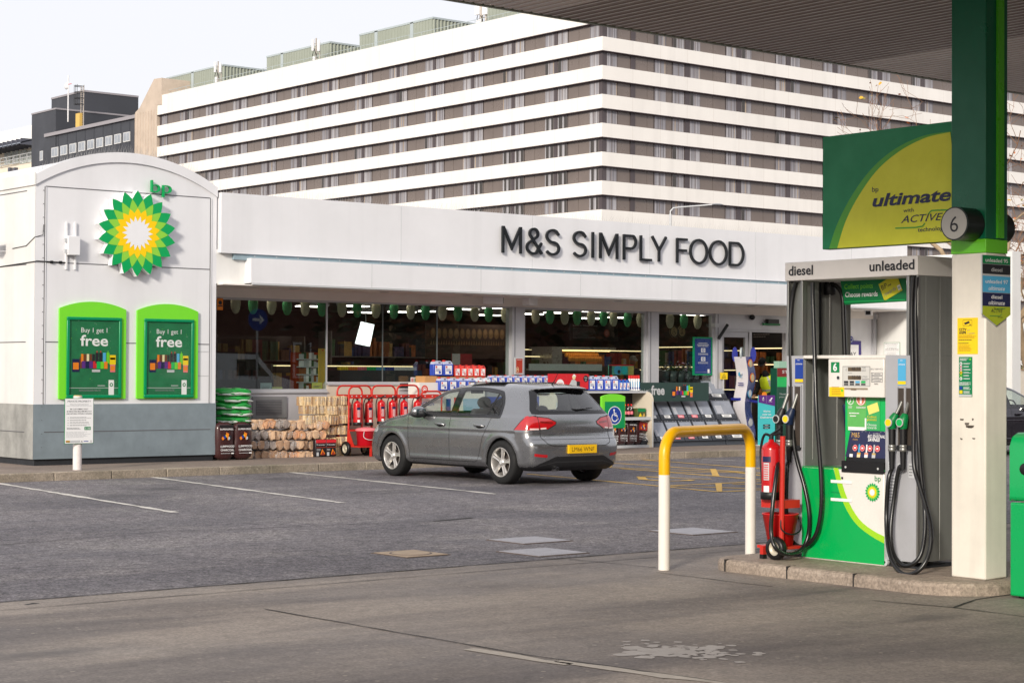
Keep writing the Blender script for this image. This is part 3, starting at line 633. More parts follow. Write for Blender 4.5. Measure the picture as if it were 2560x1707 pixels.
for x in (12.95, 13.1): b.box((x - .02, BY - .035, 3.265), (x + .02, BY, 3.305), BLACK)
b.tube([(BX0 - .012, 27.9, 3.52), (BX0 - .012, 27.4, 3.54), (BX0 - .01, BY, 3.66), (BX0 + .12, BY - .02, 3.7), (BX0 + .13, BY - .02, 3.86)], .006, BLACK, 6)
tag(b.build('wall_cable'), 'thin black cable clipped round the corner of the sign block', 'cable')
wl = onX(14, 621, BX0)
cm = thing('security_camera', tuple(wl), 'small grey camera on an arm on the sunlit side wall of the sign block', 'security camera')
b = MB(); b.box((wl.x - .3, wl.y - .1, wl.z - .02), (wl.x - .14, wl.y + .16, wl.z + .12), mat('camera_grey', (90, 92, 96), .5)); b.build('body', cm, bevel=.01)
b = MB(); b.tube([(wl.x, wl.y, wl.z - .05), (wl.x - .22, wl.y, wl.z - .05), (wl.x - .22, wl.y, wl.z)], .015, WHITE); b.build('bracket', cm)
def box_cam(px, py, yaw, label, Y=27.55):
 p = onY(px, py, Y); t = thing('security_camera', (p.x, p.y, p.z), label, 'security camera', 'white box cameras under the awning'); M = Matrix.Translation(p) @ Matrix.Rotation(yaw, 4, 'Z')
 b = MB(); b.box((-.19, -.075, -.06), (.19, .075, .075), WHITE, M); b.box((-.2, -.085, .075), (.23, .085, .09), WHITE, M); b.build('housing', t, bevel=.008)
 b = MB(); b.box((.185, -.05, -.045), (.2, .05, .06), BLACK, M); b.build('window', t)
 b = MB(); b.cyl(M @ Vector((-.05, 0, .08)), M @ Vector((-.05, 0, 3.03 - p.z)), .018, LGREY, 8); b.build('bracket', t)
box_cam(1232, 752, R(-35), 'white box camera under the awning, left of the first wide pillar')
box_cam(1325, 756, R(25), 'white box camera under the awning, just right of the first wide pillar')
box_cam(2104, 778, R(-50), 'white box camera under the awning seen through the pump frame, facing left panel', 27.6)
box_cam(2172, 782, R(215), 'white box camera under the awning beside the wing wall, turned to the left', 27.6)
HX, HY = 124.06, 137.16
BAND = mat('hotel_white_band', (236, 232, 226), .55, var=.03, scale=.16, grime=1.2, drip=(.07, .9))
PANEL = mat('hotel_brown_panel', (112, 101, 95), .3, var=.07, scale=.35, spec=.5)
PIER = mat('hotel_brown_pier', (78, 70, 72), .45, var=.05, scale=.4)
REVEAL = mat('hotel_dark_reveal', (68, 56, 60), .6, var=0)
WDARK = mat('hotel_window_dark', (58, 52, 46), .15, var=.1, scale=1, spec=.6)
CURT = [mat('curtain_pale', (172, 170, 174), .6, var=0), mat('curtain_grey', (146, 144, 150), .6, var=0), mat('curtain_shadow', (122, 118, 122), .6, var=0), mat('curtain_tan', (176, 158, 138), .6, var=0)]
WFR = mat('hotel_window_frame', (128, 118, 116), .4, var=0)
CONCB = mat('board_concrete', (196, 180, 164), .75, var=.08, scale=.5, grime=1)
SHED = mat('plant_room_sheet', (148, 154, 142), .5, var=.04, scale=.3)
SHEDT = mat('plant_room_trim', (168, 178, 180), .5, var=.03)
hot = thing('hotel_building', (HX, HY, 0), 'huge hotel block with continuous white bands and brown window strips rising behind the shop', 'hotel')
LV, RU = 90.3, 86.0                                          # lengths of the two faces seen
pitch, wh = 2.85, 1.42
tops = [36.24 - pitch * k for k in range(10)]                # head of each window strip
def band(z0, z1):
 b = MB(); e = .32
 b.box((HX - e, HY - e, z0), (HX + 2, HY + LV, z1), BAND); b.box((HX + 2, HY - e, z0), (HX + RU, HY + 2, z1), BAND)
 for k in range(int(LV / 3.43)): b.box((HX - e - .004, HY + 3.4 + k * 3.43 - .012, z0 + .02), (HX - e + .02, HY + 3.4 + k * 3.43 + .012, z1 - .02), mat('band_joint', (205, 198, 190), .6, var=0))
 for k in range(int(RU / 3.82)): b.box((HX + 3.8 + k * 3.82 - .012, HY - e - .004, z0 + .02), (HX + 3.8 + k * 3.82 + .012, HY - e + .02, z1 - .02), mat('band_joint', (205, 198, 190), .6, var=0))
 b.box((HX - e - .06, HY - e - .06, z0 - .02), (HX + .5, HY + LV, z0 + .05), REVEAL); b.box((HX + .5, HY - e - .06, z0 - .02), (HX + RU, HY + .5, z0 + .05), REVEAL)
 return b.build('white_band', hot)
band(36.24, 38.9)
for t in tops[1:]: band(t, t + pitch - wh)
b = MB(); b.box((HX + .6, HY + .6, 0), (HX + RU, HY + LV, 38.6), REVEAL); b.box((HX - .3, HY - .3, 0), (HX + RU, HY + LV, tops[-1] - wh), BAND); b.build('core', hot)
def face_items():
 L_, R_ = [], []
 for k in range(14):
  o = k * 6.855
  for t, a, c in (('pier', 0, .45), ('win', .5, 1.95), ('pan', 1.97, 3.58), ('pan', 3.62, 5.22), ('win', 5.26, 6.82)):
   if o + c < LV: L_.append((t, o + a, o + c))
 R_ += [('pier', 0, .54), ('win', .56, 2.0), ('pan', 2.1, 3.78), ('pier', 3.8, 4.4), ('pan', 4.42, 6.12), ('pan', 6.16, 7.05), ('win', 7.1, 8.75), ('pan', 8.8, 9.6), ('win', 9.65, 11.35)]
 for k in range(9):
  o = 11.63 + k * 7.65
  R_ += [('pier', o - .2, o + .45), ('win', o + .5, o + 2.05), ('pan', o + 2.1, o + 3.9), ('pan', o + 3.95, o + 5.75), ('win', o + 5.8, o + 7.4)]
 return L_, R_
LI, RI = face_items()
for t in tops:
 b = MB()
 for k, a, c in LI:
  if k != 'win': b.box((HX + (.06 if k == 'pan' else -.02), HY + a, t - wh), (HX + .5, HY + c, t), PANEL if k == 'pan' else PIER)
 for k, a, c in RI:
  if k != 'win': b.box((HX + a, HY + (.06 if k == 'pan' else -.02), t - wh), (HX + c, HY + .5, t), PANEL if k == 'pan' else PIER)
 b.box((HX + .18, HY + .2, t - wh), (HX + .5, HY + LV, t), REVEAL); b.box((HX + .2, HY + .18, t - wh), (HX + RU, HY + .5, t), REVEAL)
 b.build('window_strip', hot)
rw = random.Random(21)
def win_geo(b, O, ax, w, seed, lower):
 """O lower left corner seen from outside, ax along the face; outward normal = ax x z"""
 rd = random.Random(seed); a = Art(O, ax, (0, 0, 1), base=0, step=.02); H = wh - .1
 dark = lower and rd.random() < .75
 a.rect(.04, .05, w - .04, H, WDARK if dark else CURT[rd.choice([0, 1, 1])], 0)
 mid = w * rd.uniform(.46, .54)
 if not dark:
  x = .06
  while x < w - .1:
   ww = rd.uniform(.05, .16); a.rect(x, .05, min(x + ww, w - .05), H, CURT[rd.choice([0, 0, 1, 1, 2]) if rd.random() > .06 else 3], 1); x += ww + rd.uniform(.03, .12)
  if rd.random() < .10: a.rect(.08, .05, .08 + w * .28, H, WDARK, 2)
 else:
  for s in (0, 1): a.rect(.06 + s * (mid), .05, .06 + s * mid + rd.uniform(.08, .25), H, CURT[0], 1)
 a.rect(mid - .05, .03, mid + .05, H, WFR if not dark else CURT[0], 2)
 for p in ((.0, .0, .06, H + .06), (w - .06, 0, w, H + .06), (0, 0, w, .06), (0, H - .02, w, H + .06)): a.rect(*p, WFR, 2)
 o = len(b.v)
 for m in a.mb.ms: b.mi(m)
 b.v += a.mb.v; b.f += [[i + o for i in f] for f in a.mb.f]; b.m += [b.mi(a.mb.ms[k]) for k in a.mb.m]; b.sm += a.mb.sm
cands = []
for li, t in enumerate(tops):
 for k, a, c in LI:
  if k == 'win': cands.append((HY * .9 + a + abs(t - 26) * .2, 'L', a, c, t, li))
 for k, a, c in RI:
  if k == 'win': cands.append((HY * .9 + a * .72 + abs(t - 26) * .2, 'R', a, c, t, li))
cands.sort()
rest = MB()
for i, (_, f, a, c, t, li) in enumerate(cands):
 b = MB() if i < 96 else rest
 low = (f == 'L' and li >= 3 and a < 22 - max(0, 4 - li) * 3 and li < 8) and not (li == 3 and a > 12)
 if f == 'L': win_geo(b, (HX + .05, HY + c, t - wh + .02), (0, -1, 0), c - a, i * 7 + 1, low)
 else: win_geo(b, (HX + a, HY + .05, t - wh + .02), (1, 0, 0), c - a, i * 7 + 1, False)
 if i < 96: b.build('window', hot)
o = rest.build('window', hot); o['kind'] = 'stuff'
b = MB(); T = HX - .4
def tp(px, py, X=T): p = onX(px, py, X); return p
ya, yb = tp(392, 300).y, tp(338, 300).y
zA, zB, zC = tp(372, 277).z, tp(346, 277).z, tp(385, 197).z
b.prism([(T, ya, 0), (T, yb, 0), (T, yb, tp(338, 282).z), (T, tp(349, 270).y, tp(349, 270).z), (T, tp(385, 198).y, tp(385, 198).z), (T, tp(404, 195).y, tp(404, 195).z), (T, tp(404, 262).y, tp(404, 262).z), (T, ya, tp(392, 263).z)], (9, 0, 0), CONCB)
for k in range(8): b.box((T - .05, yb + (ya - yb) * k / 8 - .03, 5), (T + .1, yb + (ya - yb) * k / 8 + .03, tp(338, 285).z), CONCB)
b.build('stair_tower', hot)
def plant(px0, py0, pxc, pyc, pxr, pyr, X, joints):
 c = onX(pxc, pyc, X); l = onX(px0, py0, X); z = c.z; rgt = onY(pxr, pyr, c.y); b = MB()
 b.box((X, c.y, 37.5), (rgt.x, l.y, z), SHED); n = int((rgt.x - X) / .5)
 for i in range(n):
  x = X + .1 + i * .5; b.prism([(x, c.y, 37.5), (x + .08, c.y - .14, 37.5), (x + .22, c.y - .14, 37.5), (x + .3, c.y, 37.5)], (0, 0, z - 37.5), SHED)
 n = int((l.y - c.y) / .6)
 for i in range(n): y = c.y + .1 + i * .6; b.box((X - .03, y, 37.5), (X, y + .18, z), SHED)
 b.box((X - .06, c.y - .16, z - .12), (rgt.x, l.y + .05, z + .1), SHEDT)
 for j in joints: y = onX(j, pyc, X).y; b.box((X - .06, y - .3, 37.5), (X, y + .3, z), SHEDT)
 b.build('plant_room', hot)
plant(417, 193, 556, 163, 668, 176, HX + 4, (482,))
plant(667, 142, 823, 106, 900, 114, HX + 4, (706,))
plant(899, 88, 1081, 45, 1194, 61, HX + 4, (941, 1030))
plant(1213, 10, 1560, -75, 1700, -55, HX + 4, (1304,))
b = MB()                                                    # safety rail along the parapet
for k in range(36): y = HY + 2 + k * 2.4; b.cyl((HX + .6, y, 38.8), (HX + .6, y, 39.6), .03, SHEDT, 5)
b.cyl((HX + .6, HY, 39.6), (HX + .6, HY + LV - 2, 39.6), .03, SHEDT, 5); b.cyl((HX + .6, HY, 39.2), (HX + .6, HY + LV - 2, 39.2), .025, SHEDT, 5); b.build('roof_rail', hot)
RUST = mat('galvanised', (168, 160, 152), .5, metal=.4, var=.2)
def mast(px, pyb, pyt, X, label, fat=1.):
 p = onX(px, pyb, X); top = onX(px, pyt, X).z; t = thing('antenna_mast', tuple(p), label, 'antenna mast', 'antenna masts on the hotel roof')
 b = MB(); b.cyl(p, (p.x, p.y, top), .09 * fat, RUST, 8); b.cyl((p.x, p.y - .8, p.z + .8), (p.x, p.y - .8, top - .8), .06 * fat, RUST, 8)
 for k in range(5): z = p.z + (top - p.z) * (.15 + k * .17); b.cyl((p.x, p.y - .9, z), (p.x, p.y + .4, z), .04, RUST, 6)
 b.build('pole', t)
 for (dy, f0, f1) in ((-.9, .55, .9), (.35, .6, .97), (.1, .2, .42)):
  q = MB(); z0, z1 = p.z + (top - p.z) * f0, p.z + (top - p.z) * f1; q.box((p.x - .35, p.y + dy - .17 * fat, z0), (p.x - .12, p.y + dy + .17 * fat, z1), WHITE); q.build('antenna', t, bevel=.04)
 q = MB(); z = p.z + (top - p.z) * .3; q.tube([(p.x - .1, p.y + .2, z), (p.x - .2, p.y + .5, z + .6), (p.x - .15, p.y + .2, z + 1.4), (p.x - .1, p.y - .4, z + .2)], .05, BLACK, 6); q.build('cable', t)
mast(545, 222, 154, HX + 1.2, 'slim antenna mast on the roof beside the leftmost plant room')
mast(790, 175, 96, HX + 1.2, 'rusty antenna mast with a lattice of brackets beside the second plant room')
mast(1203, 82, 8, HX + 1.2, 'stout antenna mast near the canopy edge, rightmost on the hotel roof', 2.2)
DK = mat('charcoal_cladding', (62, 64, 70), .55, var=.06, scale=.25)
DKS = mat('charcoal_strip_cladding', (50, 52, 60), .55, var=.06, scale=.25)  # slightly darker charcoal for the upright strips of the wing
DX = HX + 2
db = thing('charcoal_building', (DX, 245, 0), 'dark charcoal clad building with a row of square windows left of the hotel', 'building')
def D(px, py, X=DX): return onX(px, py, X)
b = MB(); y0, y1 = D(345, 300).y, D(120, 300).y; zr = D(228, 316).z
b.box((DX, y0 - 12, 0), (DX + 14, y1, zr), DK)
for k in range(13): y = D(146 + 22.3 * k, 330).y; b.box((DX - .03, y - .05, 0), (DX + .1, y + .05, zr - .2), DKS)
b.box((DX - .35, y0 - 12, zr - .25), (DX + .3, y1 + .6, zr + .25), mat('roof_edge', (150, 146, 150), .5)); b.build('wing', db)
b = MB(); ya_, yb_ = D(141, 300).y, D(81, 300).y; b.box((DX - .1, ya_, 0), (DX + 14, yb_, D(112, 281).z), DK); b.box((DX - .2, ya_ - .1, D(112, 281).z), (DX + 14, yb_, D(112, 281).z + .25), mat('roof_edge', (150, 146, 150))); b.build('tower', db)
b = MB(); XU = DX + 9; yc, yd = D(209, 240, XU).y, D(129, 240, XU).y; zt_ = D(209, 230, XU).z; xr_ = onY(346, 244, yc).x
b.box((XU, yc, zr - 4), (xr_, yd, zt_), DK); b.box((XU - .1, yc - .1, zt_), (xr_, yd, zt_ + .3), mat('roof_edge', (150, 146, 150))); b.build('upper_block', db)
def dwin(px0, px1, py0, py1):
 p, q = D((px0 + px1) / 2, py1), D((px0 + px1) / 2, py0); yl, yr = D(px0, py0).y, D(px1, py0).y
 b = MB(); b.box((DX - .12, yr, p.z), (DX + .1, yl, q.z), mat('white_window_frame', (205, 205, 205), .5)); w = b.build('window', db)
 g = MB(); g.box((DX - .14, yr + .15, p.z + .15), (DX - .11, yl - .15, q.z - .12), mat('pale_window_glass', (150, 156, 164), .12, var=.25, scale=.6, spec=.8)); g.box((DX - .15, (yl + yr) / 2 - .06, p.z), (DX - .12, (yl + yr) / 2 + .06, q.z), LGREY); g.build('pane', w)
for k in range(9):
 x = 130 + 22.45 * k; y = 369 - 4.75 * k; dwin(x, x + 16.5, y, y + 24)
dwin(101, 109, 378, 402)
b = MB(); y = D(187, 300).y; X_ = DX + 1.2; z0, z1 = D(187, 318).z, D(187, 212).z
for s in (-.45, .45): b.cyl((X_, y + s, z0), (X_, y + s, z1), .07, RUST, 6)
for k in range(22): z = z0 + (z1 - z0) * k / 22; b.cyl((X_, y - .45, z), (X_, y + .45, z), .05, RUST, 5)
for k in range(4):
 z = z1 - .2 - k * .9; b.tube([(X_, y - .5, z), (X_ - 1, y - .5, z), (X_ - 1.2, y, z), (X_ - 1, y + .5, z), (X_, y + .5, z)], .05, BLACK, 6)
for s in (-.5, 0, .5): b.cyl((X_ - 1.1, y + s, z1 - 3), (X_ - 1.1, y + s, z1), .04, BLACK, 5)
b.build('ladder', db)
b = MB(); y = D(181, 312).y; b.box((DX + .8, y - .7, zr), (DX + 1.3, y + .6, zr + 2.6), mat('yellow_door', (214, 178, 96), .5)); b.build('door', db)
am = D(170, 305); t = thing('antenna_mast', tuple(am), 'thin white aerial on the roof of the charcoal building', 'antenna mast')
b = MB(); b.cyl(am, (am.x, am.y, am.z + 7), .1, WHITE, 6); b.ell((am.x, am.y + .6, am.z + 5.4), .3, .5, .5, WHITE, 10, 6); b.cyl((am.x, am.y - 1, am.z + 5.6), (am.x, am.y + 1, am.z + 5.6), .06, PINK, 6); b.build('pole', t)
PX = HX + 20
fb = thing('pale_office_building', (PX, 320, 0), 'cream and white office block with a glazed upper floor at the far left edge', 'building')
def F(px, py): return onX(px, py, PX)
CRM = mat('cream_render', (232, 222, 204), .6, var=.04, scale=.2)
y0, y1 = F(92, 400).y, F(-40, 400).y
b = MB(); b.box((PX, y0, 0), (PX + 20, y1, F(40, 412).z), CRM); b.box((PX + 1, y0, F(40, 372).z), (PX + 20, y1, F(40, 318).z), mat('white_render', (236, 235, 232), .6, var=.03)); b.box((PX + 1.5, y0, F(40, 412).z), (PX + 19, y1, F(40, 372).z), CRM); b.build('wall', fb)
b = MB(); z = F(40, 368).z; b.prism([(PX - 3, y0, z - .3), (PX + 1, y0, z + .9), (PX + 1, y0, z + 1.1), (PX - 3, y0, z - .1)], (0, y1 - y0, 0), mat('blue_grey_louvre', (128, 136, 148), .5))
for k in range(12): y = y0 + (y1 - y0) * k / 12; b.box((PX - 3, y, z - .5), (PX + 1, y + .25, z + .6), mat('dark_strut', (84, 86, 96), .5))
b.build('sun_louvre', fb)
for k in range(5):
 x = -6 + k * 19; b = MB(); b.box((PX + 1.3, F(x + 16, 390).y, F(x, 410).z), (PX + 1.6, F(x, 390).y, F(x, 376).z), mat('pale_glazing', (196, 204, 200), .2, var=.15, scale=.4)); b.box((PX + 1.2, F(x + 8.5, 390).y, F(x, 410).z), (PX + 1.4, F(x + 8, 390).y, F(x, 376).z), WHITE); b.build('window', fb)
b = MB()
for k in range(3): z = F(40, 392 + k * 9).z; b.box((PX - .6, y0, z), (PX - .5, y1, z + .12), LGREY)
for k in range(8): y = y0 + (y1 - y0) * k / 8; b.box((PX - .6, y, F(40, 412).z), (PX - .5, y + .12, F(40, 390).z), LGREY)
b.build('railing', fb)
b = MB()
for px in (29, 42): y = F(px, 430).y; b.box((PX - .6, y - .5, 0), (PX, y + .3, F(px, 420).z), mat('dark_strut', (84, 86, 96)))
b.box((PX - .3, y0, F(40, 437).z), (PX, y1, F(40, 434).z), mat('dark_strut', (84, 86, 96)))
b.build('posts', fb)
lp = onY(1676, 560, 62.); t = thing('street_lamp', (lp.x, 62, 0), 'slender grey street lamp leaning over the shop roof in front of the hotel', 'street lamp')
tip = onY(1790, 511, 60.5); z0 = onY(1676, 535, 62).z
b = MB(); b.tube([(lp.x, 62, 0), (lp.x, 62, z0)], .06, LGREY, 10); b.tube([(lp.x, 62, z0), (lp.x, 62, z0 + .12), (lp.x + .15, 61.97, z0 + .28), (lp.x + .5, 61.9, z0 + .33), tip], .035, LGREY, 8); b.build('pole', t)
b = MB(); b.ell((tip.x + .1, tip.y, tip.z), .36, .14, .05, mat('lamp_head_grey', (150, 152, 156), .5), 14, 6); b.build('lamp_head', t)
BARK = mat('plane_bark', (150, 130, 104), .85, var=.25, scale=3)
TWIG = mat('twig', (142, 108, 84), .85, var=.2)
LEAFS = [mat('leaf_orange', (196, 110, 52), .7, var=0), mat('leaf_yellow', (206, 160, 52), .7, var=0), mat('leaf_olive', (140, 128, 58), .7, var=0)]
SEED = mat('seed_ball', (92, 66, 50), .9, var=0)
def bare_tree(base, height, spread, seed, label, lean=(0, 0), low_leaves=True):
 rd = random.Random(seed); t = thing('bare_tree', tuple(base), label, 'tree', 'bare trees beyond the shop'); br, tw, lf = MB(), MB(), MB(); base = Vector(base); tips = []
 def grow(p, d, L, r, lev):
  n = 4; pts = [p]; rs_ = [r]
  for i in range(n):
   d = (d + Vector((rd.gauss(0, .13), rd.gauss(0, .13), rd.gauss(.03, .10)))).normalized(); p = p + d * (L / n); pts.append(p); rs_.append(max(.007, r * (1 - .36 * (i + 1) / n)))
  (br if r > .035 else tw).tube(pts, rs_, BARK if r > .035 else TWIG, 8 if r > .05 else (5 if r > .015 else 3), False)
  if lev <= 0: tips.append((p, d)); return
  for i in range(rd.choice([2, 3, 3] if lev > 1 else [3, 4])):
   k = rd.choice([2, 3, 4]); q = pts[k]; a = Vector((rd.gauss(0, 1), rd.gauss(0, 1), rd.gauss(.25, .6))).normalized()
   grow(q, (d * .75 + a * .9).normalized(), L * rd.uniform(.6, .82), rs_[k] * rd.uniform(.62, .8), lev - 1)
 grow(base, Vector((lean[0], lean[1], 1)).normalized(), height * .30, .20, 6)
 for p, d in tips:
  if rd.random() < .10: lf.ell(p + Vector((0, 0, -.12)), .03, .03, .03, SEED, 6, 4)
  fr = .12 if p.z - base.z > height * .5 else .45
  if rd.random() < fr:
   for _ in range(2):
    c = p + Vector((rd.gauss(0, .12), rd.gauss(0, .12), rd.gauss(-.05, .1))); M = Matrix.Rotation(rd.uniform(0, 6), 3, 'Z') @ Matrix.Rotation(rd.uniform(-1.3, 1.3), 3, 'X'); s_ = rd.uniform(.05, .10)
    lf.add([c + M @ Vector(v) * s_ for v in ((-1, 0, 0), (-.4, -.7, .1), (.5, -.8, 0), (1, 0, -.1), (.5, .8, 0), (-.4, .7, .1))], [tuple(range(6))], LEAFS[rd.choice([0, 0, 1, 2])])
 br.build('trunk', t); tw.build('twigs', t); lf.build('leaves', t)
tb = onY(2585, 930, 44.); bare_tree((tb.x, 44, 0), 18.5, 6, 5, 'bare tree with a few orange leaves and seed balls, showing past the green column', (-.10, .05))
tb2 = onY(2545, 930, 58.); bare_tree((tb2.x, 58, 0), 15, 6, 9, 'second bare tree farther back at the right edge with yellowing low leaves', (-.05, .0))
tb3 = onY(2462, 930, 39.); bare_tree((tb3.x, 39, 0), 17, 6, 14, 'bare tree whose trunk hides behind the green column, twigs showing on both sides', (-.02, .02))
b = MB()
wx0 = onY(2440, 900, 52.).x
b.box((wx0, 52, 0), (wx0 + 40, 52.3, onY(2545, 922, 52.).z), mat('cream_wall', (216, 206, 190), .6, var=.05)); b.box((wx0, 51.95, onY(2545, 925, 52.).z), (wx0 + 40, 52.35, onY(2545, 922, 52.).z), mat('coping_tan', (180, 150, 120), .6))
tag(b.build('boundary_wall', loc=(wx0, 52, 0)), 'low cream boundary wall behind the dark car at the right edge', 'wall')
HEDGE = [mat('hedge_dark', (42, 52, 32), .8, var=.2), mat('hedge_mid', (70, 78, 44), .8, var=.2), mat('hedge_ochre', (128, 112, 56), .8, var=.2)]
b = MB(); rd = random.Random(2)
for i in range(9000):
 x = wx0 + rd.uniform(0, 26); z = rd.uniform(.3, 3.6) ; y = 53.6 + rd.gauss(0, .6); s_ = rd.uniform(.05, .11); M = Matrix.Rotation(rd.uniform(0, 6), 3, 'Z') @ Matrix.Rotation(rd.uniform(-1.4, 1.4), 3, 'X')
 if rd.random() < .35 * (z / 3.6): continue
 b.add([Vector((x, y, z)) + M @ Vector(v) * s_ for v in ((-1, 0, 0), (0, -.6, 0), (1, 0, 0), (0, .6, 0))], [(0, 1, 2, 3)], HEDGE[rd.choice([0, 0, 1, 1, 2])])
tag(b.build('hedge', loc=(wx0, 53.6, 0)), 'straggly evergreen hedge above the cream boundary wall', 'hedge')
BRK = mat('red_brick', (98, 62, 52), .85, var=.2, scale=1.5)
tr = thing('brick_terrace', (75, -42, 0), 'dark brick terrace across the road, mirrored in the shop windows', 'building')
b = MB(); b.box((10, -50, 0), (150, -42, 13), BRK); b.build('wall', tr)
for i in range(40):
 for j in range(3): w = MB(); x = 12 + i * 3.4; w.box((x, -42.02, 1.2 + j * 4), (x + 1.3, -41.9, 3.4 + j * 4), WHITE); w.box((x + .12, -41.95, 1.32 + j * 4), (x + 1.18, -41.88, 3.28 + j * 4), WDARK); w.build('window', tr) if 14 <= i < 30 and (i * 3 + j) % 5 == 0 else None
LFD = [mat('crown_dark', (30, 36, 22), .8, var=.2), mat('crown_mid', (54, 56, 30), .8, var=.2), mat('crown_rust', (104, 62, 34), .8, var=.2)]
for k, (x, y) in enumerate(((56, -22), (64, -27), (73, -24), (84, -30), (95, -26))):
 t = thing('roadside_tree', (x, y, 0), ['dark', 'rust tinted', 'broad', 'tall', 'last'][k] + ' leafy tree across the road, seen only mirrored in the shop glass', 'tree'); b = MB(); b.tube([(x, y, 0), (x + .2, y, 3), (x, y + .2, 6)], [.25, .2, .1], BARK, 8); b.build('trunk', t); b = MB(); rd = random.Random(k)
 for i in range(1500):
  p = Vector((x + rd.gauss(0, 2.2), y + rd.gauss(0, 1.6), 5.6 + rd.gauss(0, 2.3))); M = Matrix.Rotation(rd.uniform(0, 6), 3, 'Z') @ Matrix.Rotation(rd.uniform(-1.4, 1.4), 3, 'X'); s_ = rd.uniform(.15, .4); b.add([p + M @ Vector(v) * s_ for v in ((-1, 0, 0), (0, -.6, 0), (1, 0, 0), (0, .6, 0))], [(0, 1, 2, 3)], LFD[rd.choice([0, 0, 1, 1, 2] if k != 1 else [0, 2, 2])])
 b.build('crown', t)
t = thing('white_van', (41, -12, 0), 'plain white van across the forecourt, mirrored low in the first shop window', 'van'); b = MB(); b.prism([(37, -13, .4), (43.2, -13, .4), (43.2, -13, 1.2), (42.2, -13, 1.45), (41.4, -13, 2.3), (37, -13, 2.4)], (0, 1.9, 0), WHITE); b.build('body', t, bevel=.08)
b = MB(); b.prism([(40.4, -11.09, 1.4), (42, -11.09, 1.4), (41.3, -11.09, 2.1), (40.4, -11.09, 2.1)], (0, .01, 0), WDARK); b.build('window', t)
for x in (38.2, 42.1): b = MB(); b.cyl((x, -11.3, .36), (x, -11.06, .36), .36, BLACK, 20); b.build('wheel', t)
p = onY(648, 799, 28.); k = 58 / 28; sx_, sz_ = p.x * k, EYE + (p.z - EYE) * k; t = thing('direction_sign', (sx_, -2, 0), 'round blue arrow sign near the road, mirrored in the first window', 'sign'); b = MB(); b.cyl((sx_, -2.03, sz_), (sx_, -2, sz_), .4, BLUE, 28); b.cyl((sx_, -2.06, 0), (sx_, -2.06, sz_), .04, LGREY, 8); b.build('disc', t); a = Art((sx_, -2, sz_), (-1, 0, 0), (0, 0, 1)); a.rect(-.1, -.05, .24, .05, WPRINT, 0); a.poly([(-.26, 0), (-.06, -.18), (-.06, .18)], WPRINT, 0); a.build('arrow', t)
PXF = 11.60                                                  # front plane of the pump
def pp(px, py, d=0.): return onX(px, py, PXF - d)
PY0, PY1 = pp(2294, 1000).y, pp(1966, 1000).y                # right and left ends of the pump
PZT = pp(1966, 657).z
LSEC = pp(2007, 1000).y; RSEC = pp(2213, 1000).y; HL = pp(2073, 940).y
PDK = mat('pump_shaded_side_grey', (134, 136, 132), .4, metal=.35, var=.07, scale=3, drip=(.14, 10))  # darker than the front silver: shade of the side faces put into the colour
PFR = mat('pump_front_silver', (176, 177, 182), .4, metal=.15, var=.06, scale=4, chips=((120, 116, 110), 11, .69))
PGREEN = mat('pump_green', (0, 168, 82), .28, var=.05, scale=2, coat=.4, chips=((70, 150, 100), 14, .72))
PWHITE = mat('pump_white', (226, 222, 216), .3, var=.04, coat=.3, chips=((178, 168, 154), 10, .70))
PLIME = mat('pump_lime', (158, 212, 40), .3, var=.02, coat=.3)
VENT = mat('vent_black', (38, 40, 44), .6, var=.1)
DEEP = .62
pump = thing('fuel_pump', (PXF + .3, (PY0 + PY1) / 2, IZ), 'tall silver and green fuel pump with black hoses looped at both ends', 'fuel pump')
b = MB()
b.box((PXF + .03, LSEC, IZ + .05), (PXF + DEEP, PY1, 1.75), PDK)               # left pillar, lower
b.box((PXF + .002, LSEC, IZ + .05), (PXF + .03, PY1, 1.75), PFR)
b.box((PXF + .05, LSEC + .02, 1.75), (PXF + .22, PY1 - .0, PZT - .13), PDK); b.box((PXF + .34, LSEC + .02, 1.75), (PXF + DEEP, PY1, PZT - .13), PDK)
b.box((PXF + .0, LSEC + .005, 1.75), (PXF + .05, LSEC + .028, PZT - .13), STEEL); b.box((PXF + .0, PY1 - .02, 1.75), (PXF + .05, PY1, PZT - .13), STEEL)
b.box((PXF + .33, LSEC + .0, 1.75), (PXF + .345, LSEC + .04, PZT - .13), STEEL)
b.box((PXF + .22, LSEC + .1, 1.75), (PXF + .34, PY1 - .02, PZT - .13), VENT)
for x in (PXF + .12, PXF + .42): b.box((x, LSEC - .004, .9), (x + .006, LSEC, 1.74), STEEL)
b.build('left_cabinet', pump, bevel=.004)
b = MB()
b.box((PXF + .002, PY0 + .0, IZ + .05), (PXF + .03, RSEC, 1.75), PFR); b.box((PXF + .03, PY0, IZ + .05), (PXF + DEEP, RSEC, 1.75), PDK)
b.box((PXF + .10, PY0, 1.75), (PXF + DEEP, PY0 + .10, PZT), PDK); b.box((PXF + .10, PY0 + .10, 1.75), (PXF + .3, RSEC - .18, PZT - .13), VENT)
b.box((PXF, PY0 + .085, 1.75), (PXF + .09, PY0 + .11, PZT - .13), STEEL); b.box((PXF - .002, PY0 - .003, IZ + .06), (PXF + .03, PY0 + .012, PZT - .13), STEEL); b.box((PXF + .03, PY0, 1.75), (PXF + .10, PY0 + .02, PZT - .001), PDK)
b.box((PXF + .27, PY0 - .004, IZ + .06), (PXF + .277, PY0, PZT), STEEL)
b.build('right_cabinet', pump, bevel=.004)
b = MB(); b.box((PXF - .012, PY0 - .008, pp(2294, 688).z), (PXF + DEEP, PY1 + .01, PZT), mat('beam_pale', (226, 222, 218), .4, var=.03)); b.build('top_beam', pump, bevel=.006)
a = facing_u(PXF - .012, PY1, PZT - .145)
